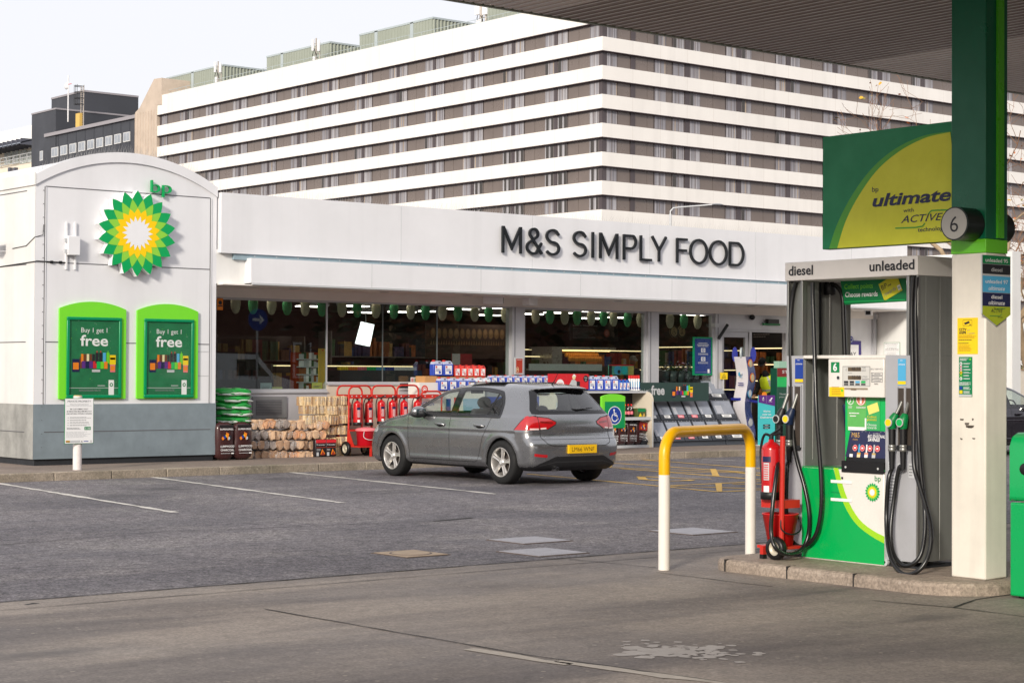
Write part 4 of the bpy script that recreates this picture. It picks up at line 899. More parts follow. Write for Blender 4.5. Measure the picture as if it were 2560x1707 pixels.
a.text('diesel', .035, .037, .08, INK, 1, width=.265, bold=.02); a.text('unleaded', PY1 - PY0 - .02, .04, .08, INK, 1, width=.445, align='r', bold=.02); a.build('fuel_names', pump)
GZ = pp(2007, 1166).z; GB = pp(2007, 1391).z
b = MB(); b.box((PXF - .008, RSEC + .002, GB - .01), (PXF + DEEP - .05, LSEC - .002, GZ), PWHITE)
b.build('base_panel', pump, bevel=.012)
W_ = LSEC - RSEC; H_ = GZ - GB
a = facing_u(PXF - .008, LSEC, GB); arcp = []
for k in range(15):
 t = k / 14; px = [2098, 2108, 2122, 2142, 2170, 2213]; py = [1170, 1213, 1252, 1290, 1320, 1340]
 i = min(4, int(t * 5)); f = t * 5 - i; x_ = px[i] + (px[i + 1] - px[i]) * f; y_ = py[i] + (py[i + 1] - py[i]) * f
 p = pp(x_, y_); arcp.append((LSEC - p.y, p.z - GB))
arc2 = []
for k in range(15):
 t = k / 14; px = [2086, 2096, 2109, 2130, 2160, 2213]; py = [1168, 1216, 1257, 1297, 1330, 1358]
 i = min(4, int(t * 5)); f = t * 5 - i; x_ = px[i] + (px[i + 1] - px[i]) * f; y_ = py[i] + (py[i + 1] - py[i]) * f
 p = pp(x_, y_); arc2.append((LSEC - p.y, p.z - GB))
def smooth(P):
 out = []
 for k in range(len(P)):
  s = [P[min(len(P) - 1, max(0, k + d))] for d in (-2, -1, 0, 1, 2)]; out.append((sum(q[0] for q in s) / 5, sum(q[1] for q in s) / 5)) if 0 < k < len(P) - 1 else out.append(P[k])
 return out
arcp, arc2 = smooth(arcp), smooth(arc2)
for (x0, y0), (x1, y1) in zip(arc2[:-1], arc2[1:]): a.poly([(x0, .003), (x1, .003), (x1, min(y1, H_ - .004)), (x0, min(y0, H_ - .004))], PGREEN, 0)
a.rect(.003, .003, arc2[0][0], H_ - .004, PGREEN, 0)
n = len(arcp)
for i in range(n - 1): a.poly([arc2[i], arc2[i + 1], arcp[i + 1], arcp[i]], PLIME, 0)
cxx = LSEC - pp(2184, 1230).y; czz = pp(2184, 1230).z - GB
sunburst(a, cxx, czz, .076, EMB, 2); a.text('bp', LSEC - pp(2197, 1202).y, pp(2197, 1202).z - GB, .046, GREEN, 2, width=.06, align='c')
a.disc(LSEC - pp(2108, 1194).y, pp(2108, 1194).z - GB, .010, INK, 2)
for yy in (1202, 1247): p0, p1 = pp(2080, yy), pp(2133, yy + 2); a.rect(LSEC - p0.y, p0.z - GB - .012, LSEC - p1.y, p0.z - GB + .012, WPRINT, 3)
a.rect(LSEC - pp(2080, 1230).y, pp(2080, 1230).z - GB, LSEC - pp(2102, 1230).y, pp(2080, 1233).z - GB + .014, GREEN, 3)
a.build('livery', pump)
b = MB(); b.box((PXF - .009, RSEC + .002, GZ), (PXF + .25, LSEC - .002, GZ + .006), PGREEN); b.build('base_top', pump)
b = MB(); b.box((PXF + .02, PY0 + .01, IZ), (PXF + DEEP - .05, PY1 - .01, GB + .01), VENT)
for k in range(60):
 for r_ in range(3):
  y = PY0 + .05 + k * (PY1 - PY0 - .1) / 60; z = IZ + .02 + r_ * .02
  if k % 15 in (0, 14): continue
  b.box((PXF + .0185, y, z), (PXF + .021, y + .012, z + .009), BLACK)
b.cyl((PXF - .005, RSEC + .0, IZ + .03), (PXF + .02, RSEC, IZ + .03), .03, LGREY, 14); b.cyl((PXF - .007, RSEC, IZ + .03), (PXF - .004, RSEC, IZ + .03), .010, BLACK, 10); b.build('vented_plinth', pump)
HZ0, HZ1 = pp(2100, 992).z, pp(2100, 897).z
b = MB(); b.box((PXF - .012, RSEC + .002, HZ0), (PXF + .16, HL, HZ1), PWHITE); b.box((PXF + .0, RSEC, HZ1 + .002), (PXF + DEEP, LSEC - .002, HZ1 + .03), PWHITE); b.box((PXF + .40, RSEC, HZ0), (PXF + DEEP, LSEC - .002, HZ1 + .002), PDK); hd = b.build('display_head', pump, bevel=.006)
a = facing_u(PXF - .012, HL, HZ0); K = (HL - RSEC) / (2213 - 2073)
def hx(px): return (px - 2073) * K
def hz(py): return (992 - py) * K * .98 * 1.0
def H2(px, py): p = pp(px, py, .012); return HL - p.y, p.z - HZ0
def hrect(p0, q0, p1, q1, m, l): x0, y1 = H2(p0, q0); x1, y0 = H2(p1, q1); a.rect(x0, y0, x1, y1, m, l)
hrect(2078, 905, 2099, 931, GREEN, 0); x, y = H2(2088.5, 926.5); a.text('6', x, y, .062, WPRINT, 1, align='c', bold=.03)
hrect(2107, 915, 2176, 966, mat('display_bezel', (150, 150, 148), .4, var=0), 0); hrect(2108.5, 917, 2175, 965, mat('display_face', (205, 204, 200), .35, var=0), 1)
LCD = mat('lcd_brown', (98, 84, 66), .25, var=0)
for (q0, q1, tx) in ((918, 928, '48.59'), (939, 949, '33.08')):
 hrect(2121, q0, 2154, q1, LCD, 2); x, y = H2(2152, q1 - 1.5); a.text(tx, x, y, .03, INK, 3, align='r')
x, y = H2(2115.5, 926.5); a.text('£', x, y, .02, GREYINK, 2)
for tx, py in (('THIS', 921.5), ('SALE', 928), ('LITRES', 944)): x, y = H2(2155.5, py); a.text(tx, x, y, .015, GREYINK, 2)
x0, y0 = H2(2121, 934); a.bars(x0, x0 + .06, y0, y0 + .008, 1, GREYINK, 2, 1); x0, y0 = H2(2156, 952); a.bars(x0, x0 + .075, y0, y0 + .02, 2, GREYINK, 2, 2)
for k, m in enumerate((INK, INK, SKYB, BGREEN)):
 hrect(2111 + k * 14.3, 952, 2122 + k * 14.3, 957.5, m, 2); hrect(2111 + k * 14.3, 958.5, 2122 + k * 14.3, 963, swatch('key_grey', (64, 66, 68)), 2)
hrect(2073.5, 967, 2111, 991.5, YEL, 0); x0, y0 = H2(2080, 987); a.bars(x0, x0 + .10, y0, y0 + .07, 5, mat('amber_ink', (190, 150, 30), .6, var=0), 1, 3); x, y = H2(2106, 976); a.disc(x, y, .012, LIME, 1)
x, y = H2(2096, 944); a.disc(x, y, .013, BLACK, 1); a.ring(x, y, .013, .017, LGREY, 1)
x, y = H2(2177, 924); a.text('SELF SERVICE', x, y, .012, GREYINK, 1, width=.125)
for k in range(3):
 x0, y0 = H2(2179, 935 + k * 8.5); a.ring(x0 + .012, y0, .006, .008, GREYINK, 1, 10); x1, y1 = H2(2207, 931 + k * 8.5)
 a.line([(x0, y0 - .008), (x1, y0 - .008), (x1, y0 + .012), (x0, y0 + .012), (x0, y0 - .008)], .003, GREYINK, 1); a.bars(x0 + .03, x1 - .015, y0 - .004, y0 + .006, 1, GREYINK, 1, k)
x, y = H2(2186, 961); a.text('Notice', x, y, .014, INK, 1, width=.04)
hrect(2112, 969, 2170, 974, mat('card_slot', (150, 138, 120), .5, var=.1), 1); hrect(2128, 971, 2142, 975, mat('slot_dark', (120, 104, 84), .5), 2)
a.build('display', hd)
ax = PXF + .06; a = facing_u(ax, onX(2113, 1050, ax).y, 0); Y0_ = onX(2113, 1050, ax).y
def Q(px, py): p = onX(px, py, ax); return Y0_ - p.y, p.z
def qrect(p0, q0, p1, q1, m, l): x0, y1 = Q(p0, q0); x1, y0 = Q(p1, q1); a.rect(x0, y0, x1, y1, m, l)
bk = MB(); y1_ = onX(2225, 1050, ax).y; bk.box((ax + .002, RSEC + .01, GZ), (ax + .03, Y0_, HZ0), BGREEN); bk.build('advert_backing', pump)
a.base = .001
PG = mat('poster_mid_green', (96, 178, 92), .45, var=.1, scale=8)
qrect(2119, 993, 2200, 1077, PG, 0); qrect(2121, 1066, 2162, 1076, WPRINT, 1); qrect(2166, 998, 2200, 1077, mat('poster_light_green', (60, 168, 96), .45, var=.03), 1)
x, y = Q(2127, 1001); a.ring(x, y, .028, .034, WPRINT, 2); a.line([(x - .012, y - .02), (x + .004, y), (x - .006, y + .012), (x + .012, y + .02)], .008, WPRINT, 2)
x, y = Q(2153, 998); a.disc(x, y, .05, swatch('coral_print', (214, 120, 96)), 2); a.ring(x, y, .04, .046, WPRINT, 3); a.rect(x - .010, y - .034, x + .010, y + .016, WPRINT, 3); a.disc(x, y + .025, .010, WPRINT, 3)
for (p0, p1, q) in ((2122, 2134, 1017), (2142, 2166, 1018), (2124, 2160, 1032), (2126, 2146, 1039)): x0, y0 = Q(p0, q + 3); x1, _ = Q(p1, q); a.bars(x0, x1, y0, y0 + .018, 2 if q < 1030 else 1, WPRINT, 3, p0)
x, y = Q(2184, 1021); a.poly([(x + math.cos(.3) * dx - math.sin(.3) * dy, y + math.sin(.3) * dx + math.cos(.3) * dy) for dx, dy in ((-.055, -.036), (.055, -.036), (.055, .036), (-.055, .036))], swatch('card_yellow', (226, 224, 120)), 3)
for tx, q, m in (('Collect', 1044, YEL), ('points', 1051, YEL), ('Choose', 1064, WPRINT), ('rewards', 1071, WPRINT)): x, y = Q(2169, q); a.text(tx, x, y, .020, m, 3, width=.095)
qrect(2163, 1045, 2167, 1074, WPRINT, 3)
a.build('rewards_poster', pump)
t0, t1 = onX(2126, 1075, ax - .01), onX(2213, 1078, ax - .01); b0, b1 = onX(2113, 1160, PXF + .02), onX(2213, 1166, PXF + .02)
yL, yR = max(t0.y, b0.y), RSEC + .003
O_ = Vector((PXF + .02, b0.y, b0.z)); up = Vector((ax - .01, b0.y, t0.z)) - O_; Hh = up.length; Ww = b0.y - yR
a = Art(O_, (0, -1, 0), up, base=.004)
NB = mat('offer_navy', (38, 42, 78), .35, var=.05)
bk = MB(); bk.add([O_ + Vector((0, 0, 0)), O_ + Vector((0, -Ww, 0)), O_ + up + Vector((0, -Ww, 0)), O_ + up + Vector((0, -.03, 0))], [(0, 1, 2, 3)], BLACK); bk.box((PXF - .02, yR, b0.z - .06), (PXF + .03, b0.y + .005, b0.z + .03), BLACK); ob = bk.build('offer_board', pump)
a.poly([(0, .06), (Ww, .06), (Ww, Hh), (.03, Hh)], NB, 0)
a.text('M&S', .05, Hh * .80, .040, GOLD, 1, width=.08); a.text('FOOD', .065, Hh * .71, .013, GOLD, 1, width=.05)
a.text('BIG SEASONAL', Ww - .03, Hh * .80, .026, WPRINT, 1, width=.175, align='r', bold=.012, shear=.2); a.text('SAVINGS', Ww - .14, Hh * .70, .026, WPRINT, 1, width=.12, align='c', bold=.03, shear=.2); a.bars(Ww - .15, Ww - .08, Hh * .91, Hh * .94, 1, LGREY, 1, 2)
for k, m in enumerate((swatch('bottle_dark', (44, 48, 60)), swatch('bottle_gold', (214, 158, 62)), swatch('bottle_rose', (232, 150, 120)), swatch('bottle_white', (196, 164, 92)))):
 x = .06 + k * .076; a.rect(x - .018, .075, x + .018, Hh * .36, m, 1); a.rect(x - .007, Hh * .36, x + .007, Hh * .60, [m, SKYB, WPRINT, LGREY][k], 1); a.rect(x - .017, .085, x + .017, Hh * .22, [WPRINT, CREAMP, WPRINT, LGREY][k], 2)
 a.disc(x + .036, Hh * .49, .026, REDP, 3); a.ring(x + .036, Hh * .49, .021, .023, WPRINT, 4); a.rect(x + .026, Hh * .465, x + .046, Hh * .515, WPRINT, 4)
for k in range(10): a.disc(.04 + k * .038, Hh * (.95 + .03 * math.sin(k * 5)), .003, LGREY, 1, 6)
a.build('print', ob)
sc = MB()
for y in (b0.y - .04, yR + .05): sc.cyl((PXF - .025, y, b0.z - .02), (PXF - .018, y, b0.z - .02), .009, LGREY, 10)
sc.build('screws', ob)
def grade(p0, q0, p1, q1, m, d=.004):
 p, q = pp(p0, q0, d), pp(p1, q1, d); g = facing_u(PXF + .002, p.y, q.z); w, h = p.y - q.y, p.z - q.z
 g.rect(0, 0, w, h, m, 0); g.rect(0, h * .03, w, h * .16, YEL, 1); g.text('ultimate', w / 2, h * .76, .016, WPRINT, 1, width=w * .8, align='c', shear=.25); g.bars(w * .3, w * .7, h * .92, h * .96, 1, WPRINT, 1); g.build('grade_label', pump)
grade(1987, 897, 2007, 957, BLUE); grade(2244, 897, 2264, 963, SKYB)
a = facing_u(PXF - .004, pp(2279, 897).y, pp(2279, 962).z); a.rect(0, 0, .04, .23, GREEN, 0); a.build('grade_label', pump)
def boot(p0, q0, p1, q1):
 p, q = pp(p0, q0), pp(p1, q1); b = MB(); BT = mat('boot_recess', (66, 58, 52), .6, var=.1)
 b.box((PXF - .002, q.y, q.z), (PXF + .0015, p.y, p.z), BT); b.box((PXF - .012, q.y - .008, q.z), (PXF, q.y, p.z + .01), PFR); b.box((PXF - .012, p.y, q.z), (PXF, p.y + .008, p.z + .01), PFR); b.box((PXF - .025, q.y, q.z - .02), (PXF + .01, p.y, q.z + .015), VENT); b.build('nozzle_boot', pump)
boot(1972, 966, 1984, 1118); boot(1988, 966, 2003, 1118); boot(2246, 970, 2262, 1118); boot(2266, 970, 2282, 1118)
a = facing_u(PXF + .001, pp(2214, 1210).y, pp(2214, 1255).z)                     # small print on the right cabinet
for k, (p0, q0, p1, q1) in enumerate(((2221, 1154, 2228, 1180), (2245, 1158, 2254, 1190), (2272, 1158, 2286, 1195), (2217, 1180, 2242, 1258))):
 x0, y1 = a.o.y - pp(p0, q0).y, pp(p0, q0).z - a.o.z; x1, y0 = a.o.y - pp(p1, q1).y, pp(p1, q1).z - a.o.z
 a.rect(x0, y0, x1, y1, swatch('sticker_pale', (196, 198, 202)), 0); a.bars(x0 + .006, x1 - .006, y0 + .01, y1 - .01, 9 if k == 3 else 4, GREYINK, 1, k)
a.build('notices', pump)
def nozzle(px, py, m, capm, label, dx=.06, tipdx=22, tipdy=-62):
 """px,py: centre of the round badge on the guard"""
 X = PXF - dx; c = onX(px, py, X); t = thing('pump_nozzle', tuple(c), label, 'fuel nozzle', 'nozzles hanging in the pump boots')
 tip = onX(px + tipdx, py + tipdy, X + .07); el = onX(px + tipdx * .45, py + tipdy * .42, X + .02)
 b = MB(); b.tube([c + Vector((.01, 0, -.045)), c, c * .45 + el * .55, el], [.030, .040, .036, .024], m, 12); b.build('guard', t)
 b = MB(); b.tube([el, tip], .014, STEEL, 10); b.build('spout', t)
 b = MB(); b.cyl(c + Vector((-.035, 0, 0)), c + Vector((-.043, 0, 0)), .034, LGREY, 20); b.cyl(c + Vector((-.043, 0, 0)), c + Vector((-.046, 0, 0)), .027, capm, 20); b.build('badge', t)
 s1 = c + Vector((.005, 0, -.05)); s2 = c + Vector((0.005, 0, -.17)); s3 = c + Vector((.005, 0, -.225)); s4 = c + Vector((.005, 0, -.36))
 b = MB(); b.tube([s1, s2], [.028, .026], BLACK, 12); b.tube([s3, s4], [.026, .020], BLACK, 12); b.build('sleeve', t)
 b = MB(); b.lathe([(.024, 0), (.030, .005), (.030, .025), (.026, .028), (.030, .032), (.030, .05), (.024, .055)], s3, STEEL, 16); b.build('swivel', t)
 return s4
n1 = nozzle(1948, 1047, mat('nozzle_black', (30, 30, 32), .4), BLACK, 'black nozzle at the far left of the pump', .08)
n2 = nozzle(1972, 1047, mat('nozzle_navy', (22, 36, 66), .4), YEL, 'navy nozzle with a yellow badge in the left boots')
n3 = nozzle(2229, 1056, mat('nozzle_green', (0, 122, 62), .4), YEL, 'green nozzle with a yellow badge in the right boots', .06, 26, -52)
n4 = nozzle(2257, 1056, mat('nozzle_green', (0, 122, 62), .4), BGREEN, 'green nozzle with a green badge beside the yellow badged one', .06, 14, -50)
def spline(P, n=10):
 P = [Vector(p) for p in P]; out = []
 for i in range(len(P) - 1):
  p0, p1, p2, p3 = P[max(i - 1, 0)], P[i], P[i + 1], P[min(i + 2, len(P) - 1)]
  for k in range(n):
   t = k / n; out.append(.5 * ((2 * p1) + (p2 - p0) * t + (2 * p0 - 5 * p1 + 4 * p2 - p3) * t * t + (3 * p1 - p0 - 3 * p2 + p3) * t ** 3))
 return out + [P[-1]]
HOSE = mat('hose_rubber', (24, 24, 25), .3, var=.06, spec=.5)
def hose(pts, label, d=.05, r=.0175):
 P = [p if isinstance(p, Vector) else onX(p[0], p[1], PXF - (p[2] if len(p) > 2 else d)) for p in pts]
 b = MB(); b.tube(spline(P), r, HOSE, 12); tag(b.build('fuel_hose', loc=tuple(P[0])), label, 'fuel hose', 'black hoses looped beside the pump')
EX0 = PXF - onZ(1907, 1394, IZ).x + .15
hose([n1, (1944, 1165, EX0 * .75), (1932, 1260, EX0), (1928, 1330, EX0 + .02), (1940, 1370, EX0 + .02), (1970, 1385, EX0 * .75), (2002, 1374, .13), (2020, 1340), (2023, 1285), (2012, 1220), (1995, 1160), (1985, 1110, .03), (1982, 1040, -.01), (1977, 900, -.01), (1976, 800, -.02), (1982, 740, -.03), (1990, 706, -.03)], 'outer left hose, from the black nozzle down to a wide loop at the plinth')
hose([n2, (1968, 1170, .10), (1966, 1280, .10), (1975, 1340, .08), (1995, 1364), (2020, 1360), (2042, 1330), (2053, 1270), (2053, 1200), (2048, 1120), (2041, 1020), (2037, 900, .03), (2034, 800, .01), (2032, 740, .0), (2032, 706, 0)], 'inner left hose, from the navy nozzle with its long strand crossing the green panel', .07)
hose([n3, (2221, 1200), (2216, 1290), (2220, 1360, .16), (2232, 1405, .24), (2256, 1433, .31), (2285, 1432, .32), (2310, 1410, .28), (2325, 1370, .22), (2327, 1320, .17), (2316, 1270, .13), (2298, 1210, .10), (2285, 1160, .08), (2284, 1060, .06), (2281, 900, .03), (2279, 780, .02), (2281, 720, .02), (2284, 692, .02)], 'right hose from the yellow badged green nozzle, hanging lowest', .09)
hose([n4, (2248, 1170), (2236, 1240), (2227, 1320, .10), (2233, 1380, .15), (2255, 1411, .20), (2280, 1410, .20), (2302, 1385, .16), (2312, 1330, .10), (2311, 1260), (2302, 1180), (2296, 1080), (2292, 940, .02), (2289, 800, .01), (2290, 740, .0), (2292, 692, .0)], 'right hose from the green badged nozzle, its loop just above the lowest one', .055)
hose([(2074, 712, -.35), (2092, 716, -.35), (2106, 740, -.35), (2109, 800, -.35), (2112, 890, -.35)], 'hose of the far side curving down in the gap of the pump frame', r=.019)
b = MB(); p = onX(2074, 712, PXF + .36); b.lathe([(.02, -.09), (.05, -.08), (.05, .0), (.035, .02), (.04, .07), (.02, .08)], p, BLACK, 14); b.build('hose_bracket', pump)
b = MB(); c = onX(2124, 1042, PXF + .14); b.tube([c + Vector((0, .02, -.16)), c + Vector((0, .02, -.03)), c, c + Vector((0, .04, .10))], [.02, .03, .042, .03], mat('nozzle_navy', (22, 36, 66)), 12); tag(b.build('pump_nozzle', loc=tuple(c)), 'dark nozzle of the far side peeping out beside the rewards poster', 'fuel nozzle', 'nozzles hanging in the pump boots')
bx = PXF + .30; t = thing('hanging_banner', (bx, onX(2180, 700, bx).y, onX(2180, 760, bx).z), 'small green rewards banner hung under the pump beam', 'banner')
yl, yr = onX(2100, 700, bx).y, onX(2264, 700, bx).y; z1, z0 = onX(2100, 697, bx).z, onX(2110, 762, bx).z
b = MB(); b.prism([(bx, yl, z1), (bx, yr, z1), (bx, yr - .012, z0 + .012), (bx, yl - .05, z0)], (.006, 0, 0), mat('banner_green', (0, 118, 62), .5, var=.04)); b.build('sheet', t)
a = facing_u(bx, yl, z0); w, h = yl - yr, z1 - z0
a.text('Collect points', .05, h * .60, .042, LIME, 1, width=.30, bold=.012); a.text('Choose rewards', .06, h * .29, .042, WPRINT, 1, width=.34, bold=.012); a.rect(.045, .02, w, .028, BGREEN, 1)
cx_, cy_, r_ = w * .78, h * .60, .42
def rt(dx, dy): return (cx_ + dx * math.cos(r_) - dy * math.sin(r_), cy_ + dx * math.sin(r_) + dy * math.cos(r_))
a.poly([rt(-.10, -.075), rt(.10, -.075), rt(.10, .075), rt(-.10, .075)], swatch('reward_yellow', (208, 206, 40)), 1); x, y = rt(-.085, .012); a.text('BP', x, y, .042, INK, 2, width=.06, rot=r_); x, y = rt(-.02, .012); a.text('me', x, y, .022, INK, 2, rot=r_, shear=.2, bold=.01); x, y = rt(-.085, -.045); a.text('rewards', x, y, .036, GREYINK, 2, width=.13, rot=r_)
a.poly([rt(.065, -.06), rt(.095, -.06), rt(.095, -.02), rt(.065, -.02)], WPRINT, 2); x, y = rt(.08, -.042); a.ring(x, y, .006, .010, GREEN, 3, 12); a.build('print', t)
CX = 11.387; CYR = onX(2464, 1000, CX).y; CYL = onX(2378, 1000, CX).y; CXB = onY(2518, 1000, CYR).x
CZ = 4.66; cw = thing('canopy_column', (CX, (CYL + CYR) / 2, IZ), 'square canopy column, cream below and dark green above, right of the pump', 'column')
zw = onX(2378, 636, CX).z; zl = onX(2378, 602, CX).z
COLW = mat('column_cream', (226, 220, 208), .5, var=.05, scale=2.5, grime=1, drip=(.10, 9), chips=((150, 138, 124), 9, .71))
b = MB(); b.box((CX, CYR, IZ), (CXB, CYL, zw), COLW); b.build('lower_casing', cw, bevel=.012)
b = MB(); b.box((CX - .003, CYR - .003, zw), (CXB + .003, CYL + .003, zl), LIME); b.build('lime_collar', cw, bevel=.006)
COLG = mat('column_green', (12, 104, 72), .33, var=.08, scale=3, bump=.05, bscale=90)
b = MB(); b.box((CX - .001, CYR - .001, zl), (CXB + .001, CYL + .001, CZ + .2), COLG); b.build('upper_casing', cw, bevel=.006)
b = MB(); xA, xB = onY(2490, 400, CYR).x, onY(2505, 400, CYR).x; b.box((xA, CYR - .02, zl + .01), (xB, CYR - .001, CZ), mat('strip_green', (88, 190, 44), .3, var=.05)); b.build('lime_strip', cw)
rc = onX(2386, 559, CX - .20); t = thing('number_sign', (CX, CYL, rc.z), 'round grey number six disc in a black rim on the side of the green column', 'number sign')
rr_ = abs(onX(2386, 519, CX - .2).z - onX(2386, 599, CX - .2).z) / 2; cy = onX(2386, 559, CX - .2).y
b = MB(); b.cyl((CX - .20, cy, rc.z), (CX - .002, cy, rc.z), rr_ + .006, mat('number_case', (24, 34, 30), .35), 40); b.build('case', t)
a = facing_u(CX - .20, cy, rc.z); a.disc(0, 0, rr_ - .004, mat('number_face', (168, 166, 160), .4, var=.02), 0, 40); a.text('6', 0, -rr_ * .52, rr_ * 1.04, INK, 1, align='c', width=rr_ * .62, bold=-.004); a.build('face', t)
t = thing('number_sign', (CXB, CYR, rc.z), 'edge of a second round number sign on the far side of the green column', 'number sign')
p = onY(2508, 573, CYR + .12); b = MB(); b.cyl((CXB, CYR + .12, p.z), (CXB + .10, CYR + .12, p.z), rr_ * 1.0, mat('number_case', (24, 34, 30)), 40); b.build('case', t); b = MB(); b.cyl((CXB + .1, CYR + .12, p.z), (CXB + .103, CYR + .12, p.z), rr_ * .93, LGREY, 40); b.build('face', t)
gy = CYR - .012; gp = lambda px, py: onY(px, py, gy)
t = thing('grade_sign', (gp(2490, 800).x, CYR, gp(2490, 800).z), 'tall pointed fuel grade sign in green, black, blue and navy on the column', 'sign')
x0, x1 = gp(2455, 700).x, gp(2526, 700).x; zt, zs, zp = gp(2490, 639).z, gp(2490, 786).z, gp(2490, 815).z
b = MB(); b.prism([(x0, gy, zt), (x1, gy, zt), (x1, gy, zs), ((x0 + x1) / 2, gy, zp), (x0, gy, zs)], (0, .011, 0), LGREY); b.build('board', t)
a = facing_v(x0, gy, zp); w = x1 - x0; zz = [gp(2490, q).z - zp for q in (639, 661, 686, 690, 732, 766, 786)]
for (i, j, m) in ((1, 0, GREEN), (2, 1, INK), (4, 3, SKYB), (5, 4, NAVY)): a.rect(.003, zz[i] + .002, w - .003, zz[j] - .002, m, 0)
SLIME = swatch('sign_lime', (164, 178, 40)); a.poly([(.003, zz[6]), (w / 2, .004), (w - .003, zz[6]), (w - .003, zz[5]), (.003, zz[5])], SLIME, 0)
for s, q, h, wd, sh in (('unleaded 95', 656, .033, .86, 0), ('diesel', 679, .033, .42, 0), ('unleaded 97', 709, .033, .86, 0), ('ultimate', 726, .036, .62, .25), ('diesel', 747, .033, .42, 0), ('ultimate', 762, .036, .62, .25)): a.text(s, w / 2, gp(2490, q).z - zp, h * .9, WPRINT if q != 679 else LGREY, 1, width=w * wd * .92, align='c', shear=sh, bold=.006)
a.text('ACTIVE', w / 2, gp(2490, 783).z - zp + .005, .028, INK, 1, width=w * .42, align='c', shear=.3); a.text('with', w * .42, gp(2490, 773).z - zp + .004, .010, INK, 1, align='c'); a.text('technology', w * .62, gp(2490, 795).z - zp + .004, .010, INK, 1, align='c'); a.line([(w * .25, gp(2490, 790).z - zp), (w * .6, gp(2490, 790).z - zp), (w * .68, gp(2490, 785).z - zp)], .004, GREEN, 1); a.line([(w * .45, gp(2490, 775).z - zp), (w * .53, gp(2490, 771).z - zp), (w * .8, gp(2490, 771).z - zp)], .004, GREEN, 1)
a.build('print', t)
cp = lambda px, py: onX(px, py, CX)
def notice(p0, q0, p1, q1, name, label, m):
 p, q = cp(p0, q0), cp(p1, q1); t = thing(name, (CX, (p.y + q.y) / 2, q.z), label, 'notice'); b = MB(); b.box((CX - .003, q.y, q.z), (CX - .0005, p.y, p.z), m); b.build('plate', t); return t, facing_u(CX - .003, p.y, q.z), p.y - q.y, p.z - q.z
t, a, w, h = notice(2394, 795, 2445, 885, 'warning_notice', 'yellow camera warning notice stuck on the cream column', YEL)
a.base = .001; a.line([(w * .28, h * .78), (w * .72, h * .78), (w * .72, h * .94), (w * .28, h * .94), (w * .28, h * .78)], .002, INK, 0); a.poly([(w * .34, h * .86), (w * .58, h * .91), (w * .62, h * .86), (w * .38, h * .81)], INK, 1); a.rect(w * .6, h * .80, w * .68, h * .82, INK, 1)
a.text('CCTV', w * .09, h * .64, .021, INK, 1, width=w * .36, bold=.03); a.text('and', w * .49, h * .64, .012, GREYINK, 1, width=w * .12); a.text('ANPR', w * .09, h * .555, .021, INK, 1, width=w * .36, bold=.03); a.text('in operation', w * .49, h * .555, .012, GREYINK, 1, width=w * .38)
a.bars(w * .07, w * .93, h * .43, h * .53, 4, mat('amber_ink', (190, 150, 30)), 1, 3); a.bars(w * .07, w * .8, h * .37, h * .41, 1, INK, 1, 5); a.bars(w * .07, w * .6, h * .28, h * .32, 1, INK, 1, 6); a.bars(w * .07, w * .8, h * .08, h * .26, 5, mat('amber_ink', (190, 150, 30)), 1, 7); a.build('print', t)
t, a, w, h = notice(2398, 892, 2431, 992, 'safety_notice', 'narrow green safety instruction notice below the yellow one on the column', mat('notice_green', (0, 122, 74), .4, var=.02))
a.base = .001; a.bars(w * .08, w * .75, h * .90, h * .97, 3, WPRINT, 1, 2); a.disc(w * .86, h * .94, .008, LIME, 1)
for k in range(6): a.disc(w * .17, h * (.83 - k * .075), .012, [WPRINT, LGREY, LGREY, YEL, LIME, WPRINT][k], 1, 14); a.disc(w * .17, h * (.83 - k * .075), .006, [INK, REDP, REDP, INK, INK, GREEN][k], 2, 10); a.bars(w * .36, w * .9, h * (.81 - k * .075), h * (.85 - k * .075), 2 if k % 3 == 0 else 1, WPRINT, 1, k)
for k in range(2): a.rect(w * .06, h * (.18 - k * .1), w * .28, h * (.26 - k * .1), [BLUE, YEL][k], 1); a.bars(w * .36, w * .92, h * (.18 - k * .1), h * (.25 - k * .1), 3, WPRINT, 1, 9 + k)
a.bars(w * .05, w * .95, h * .28, h * .37, 4, WPRINT, 1, 20); a.rect(.002, .002, w - .002, h * .06, LGREY, 1); a.build('print', t)
b = MB(); rs = random.Random(3); GL = mat('glue_residue', (96, 88, 80), .8, var=.2)     # torn notice remains
for px, py, w, h in ((2400, 1046, 10, 5), (2430, 1045, 5, 6), (2412, 1056, 12, 6), (2414, 1062, 22, 7), (2400, 1094, 7, 5), (2430, 1094, 9, 4), (2418, 1066, 14, 4)):
 p, q = cp(px, py), cp(px + w, py + h); b.add([(CX - .001, p.y, p.z), (CX - .001, q.y, p.z - rs.uniform(0, .006)), (CX - .001, q.y + rs.uniform(0, .01), q.z), (CX - .001, p.y - rs.uniform(0, .01), q.z)], [(0, 3, 2, 1)], GL)
b.build('glue_marks', cw)
SXP = CX + .13; sp_ = lambda px, py: onX(px, py, SXP)
yl = sp_(2057, 480).y; yr = CYL - .0; z1, z0 = sp_(2057, 343).z, sp_(2057, 624).z
t = thing('fuel_advert_board', (SXP, (yl + yr) / 2, z0), 'large hanging green board with a yellow arc advertising premium fuel, left of the column', 'sign board')
b = MB(); b.box((SXP, yr, z0), (SXP + .09, yl, z1), mat('board_edge', (70, 110, 50), .5)); b.build('box', t, bevel=.004)
a = facing_u(SXP, yl, z0); W_, H_ = yl - yr, z1 - z0
UG = mat('board_green', (0, 132, 80), .4, var=.10, scale=4); UL = mat('board_mid_green', (84, 168, 50), .4, var=.04); UY = mat('board_yellow_green', (222, 224, 52), .4, var=.06, scale=4)
a.rect(.002, .002, W_, H_ - .002, UG, 0)
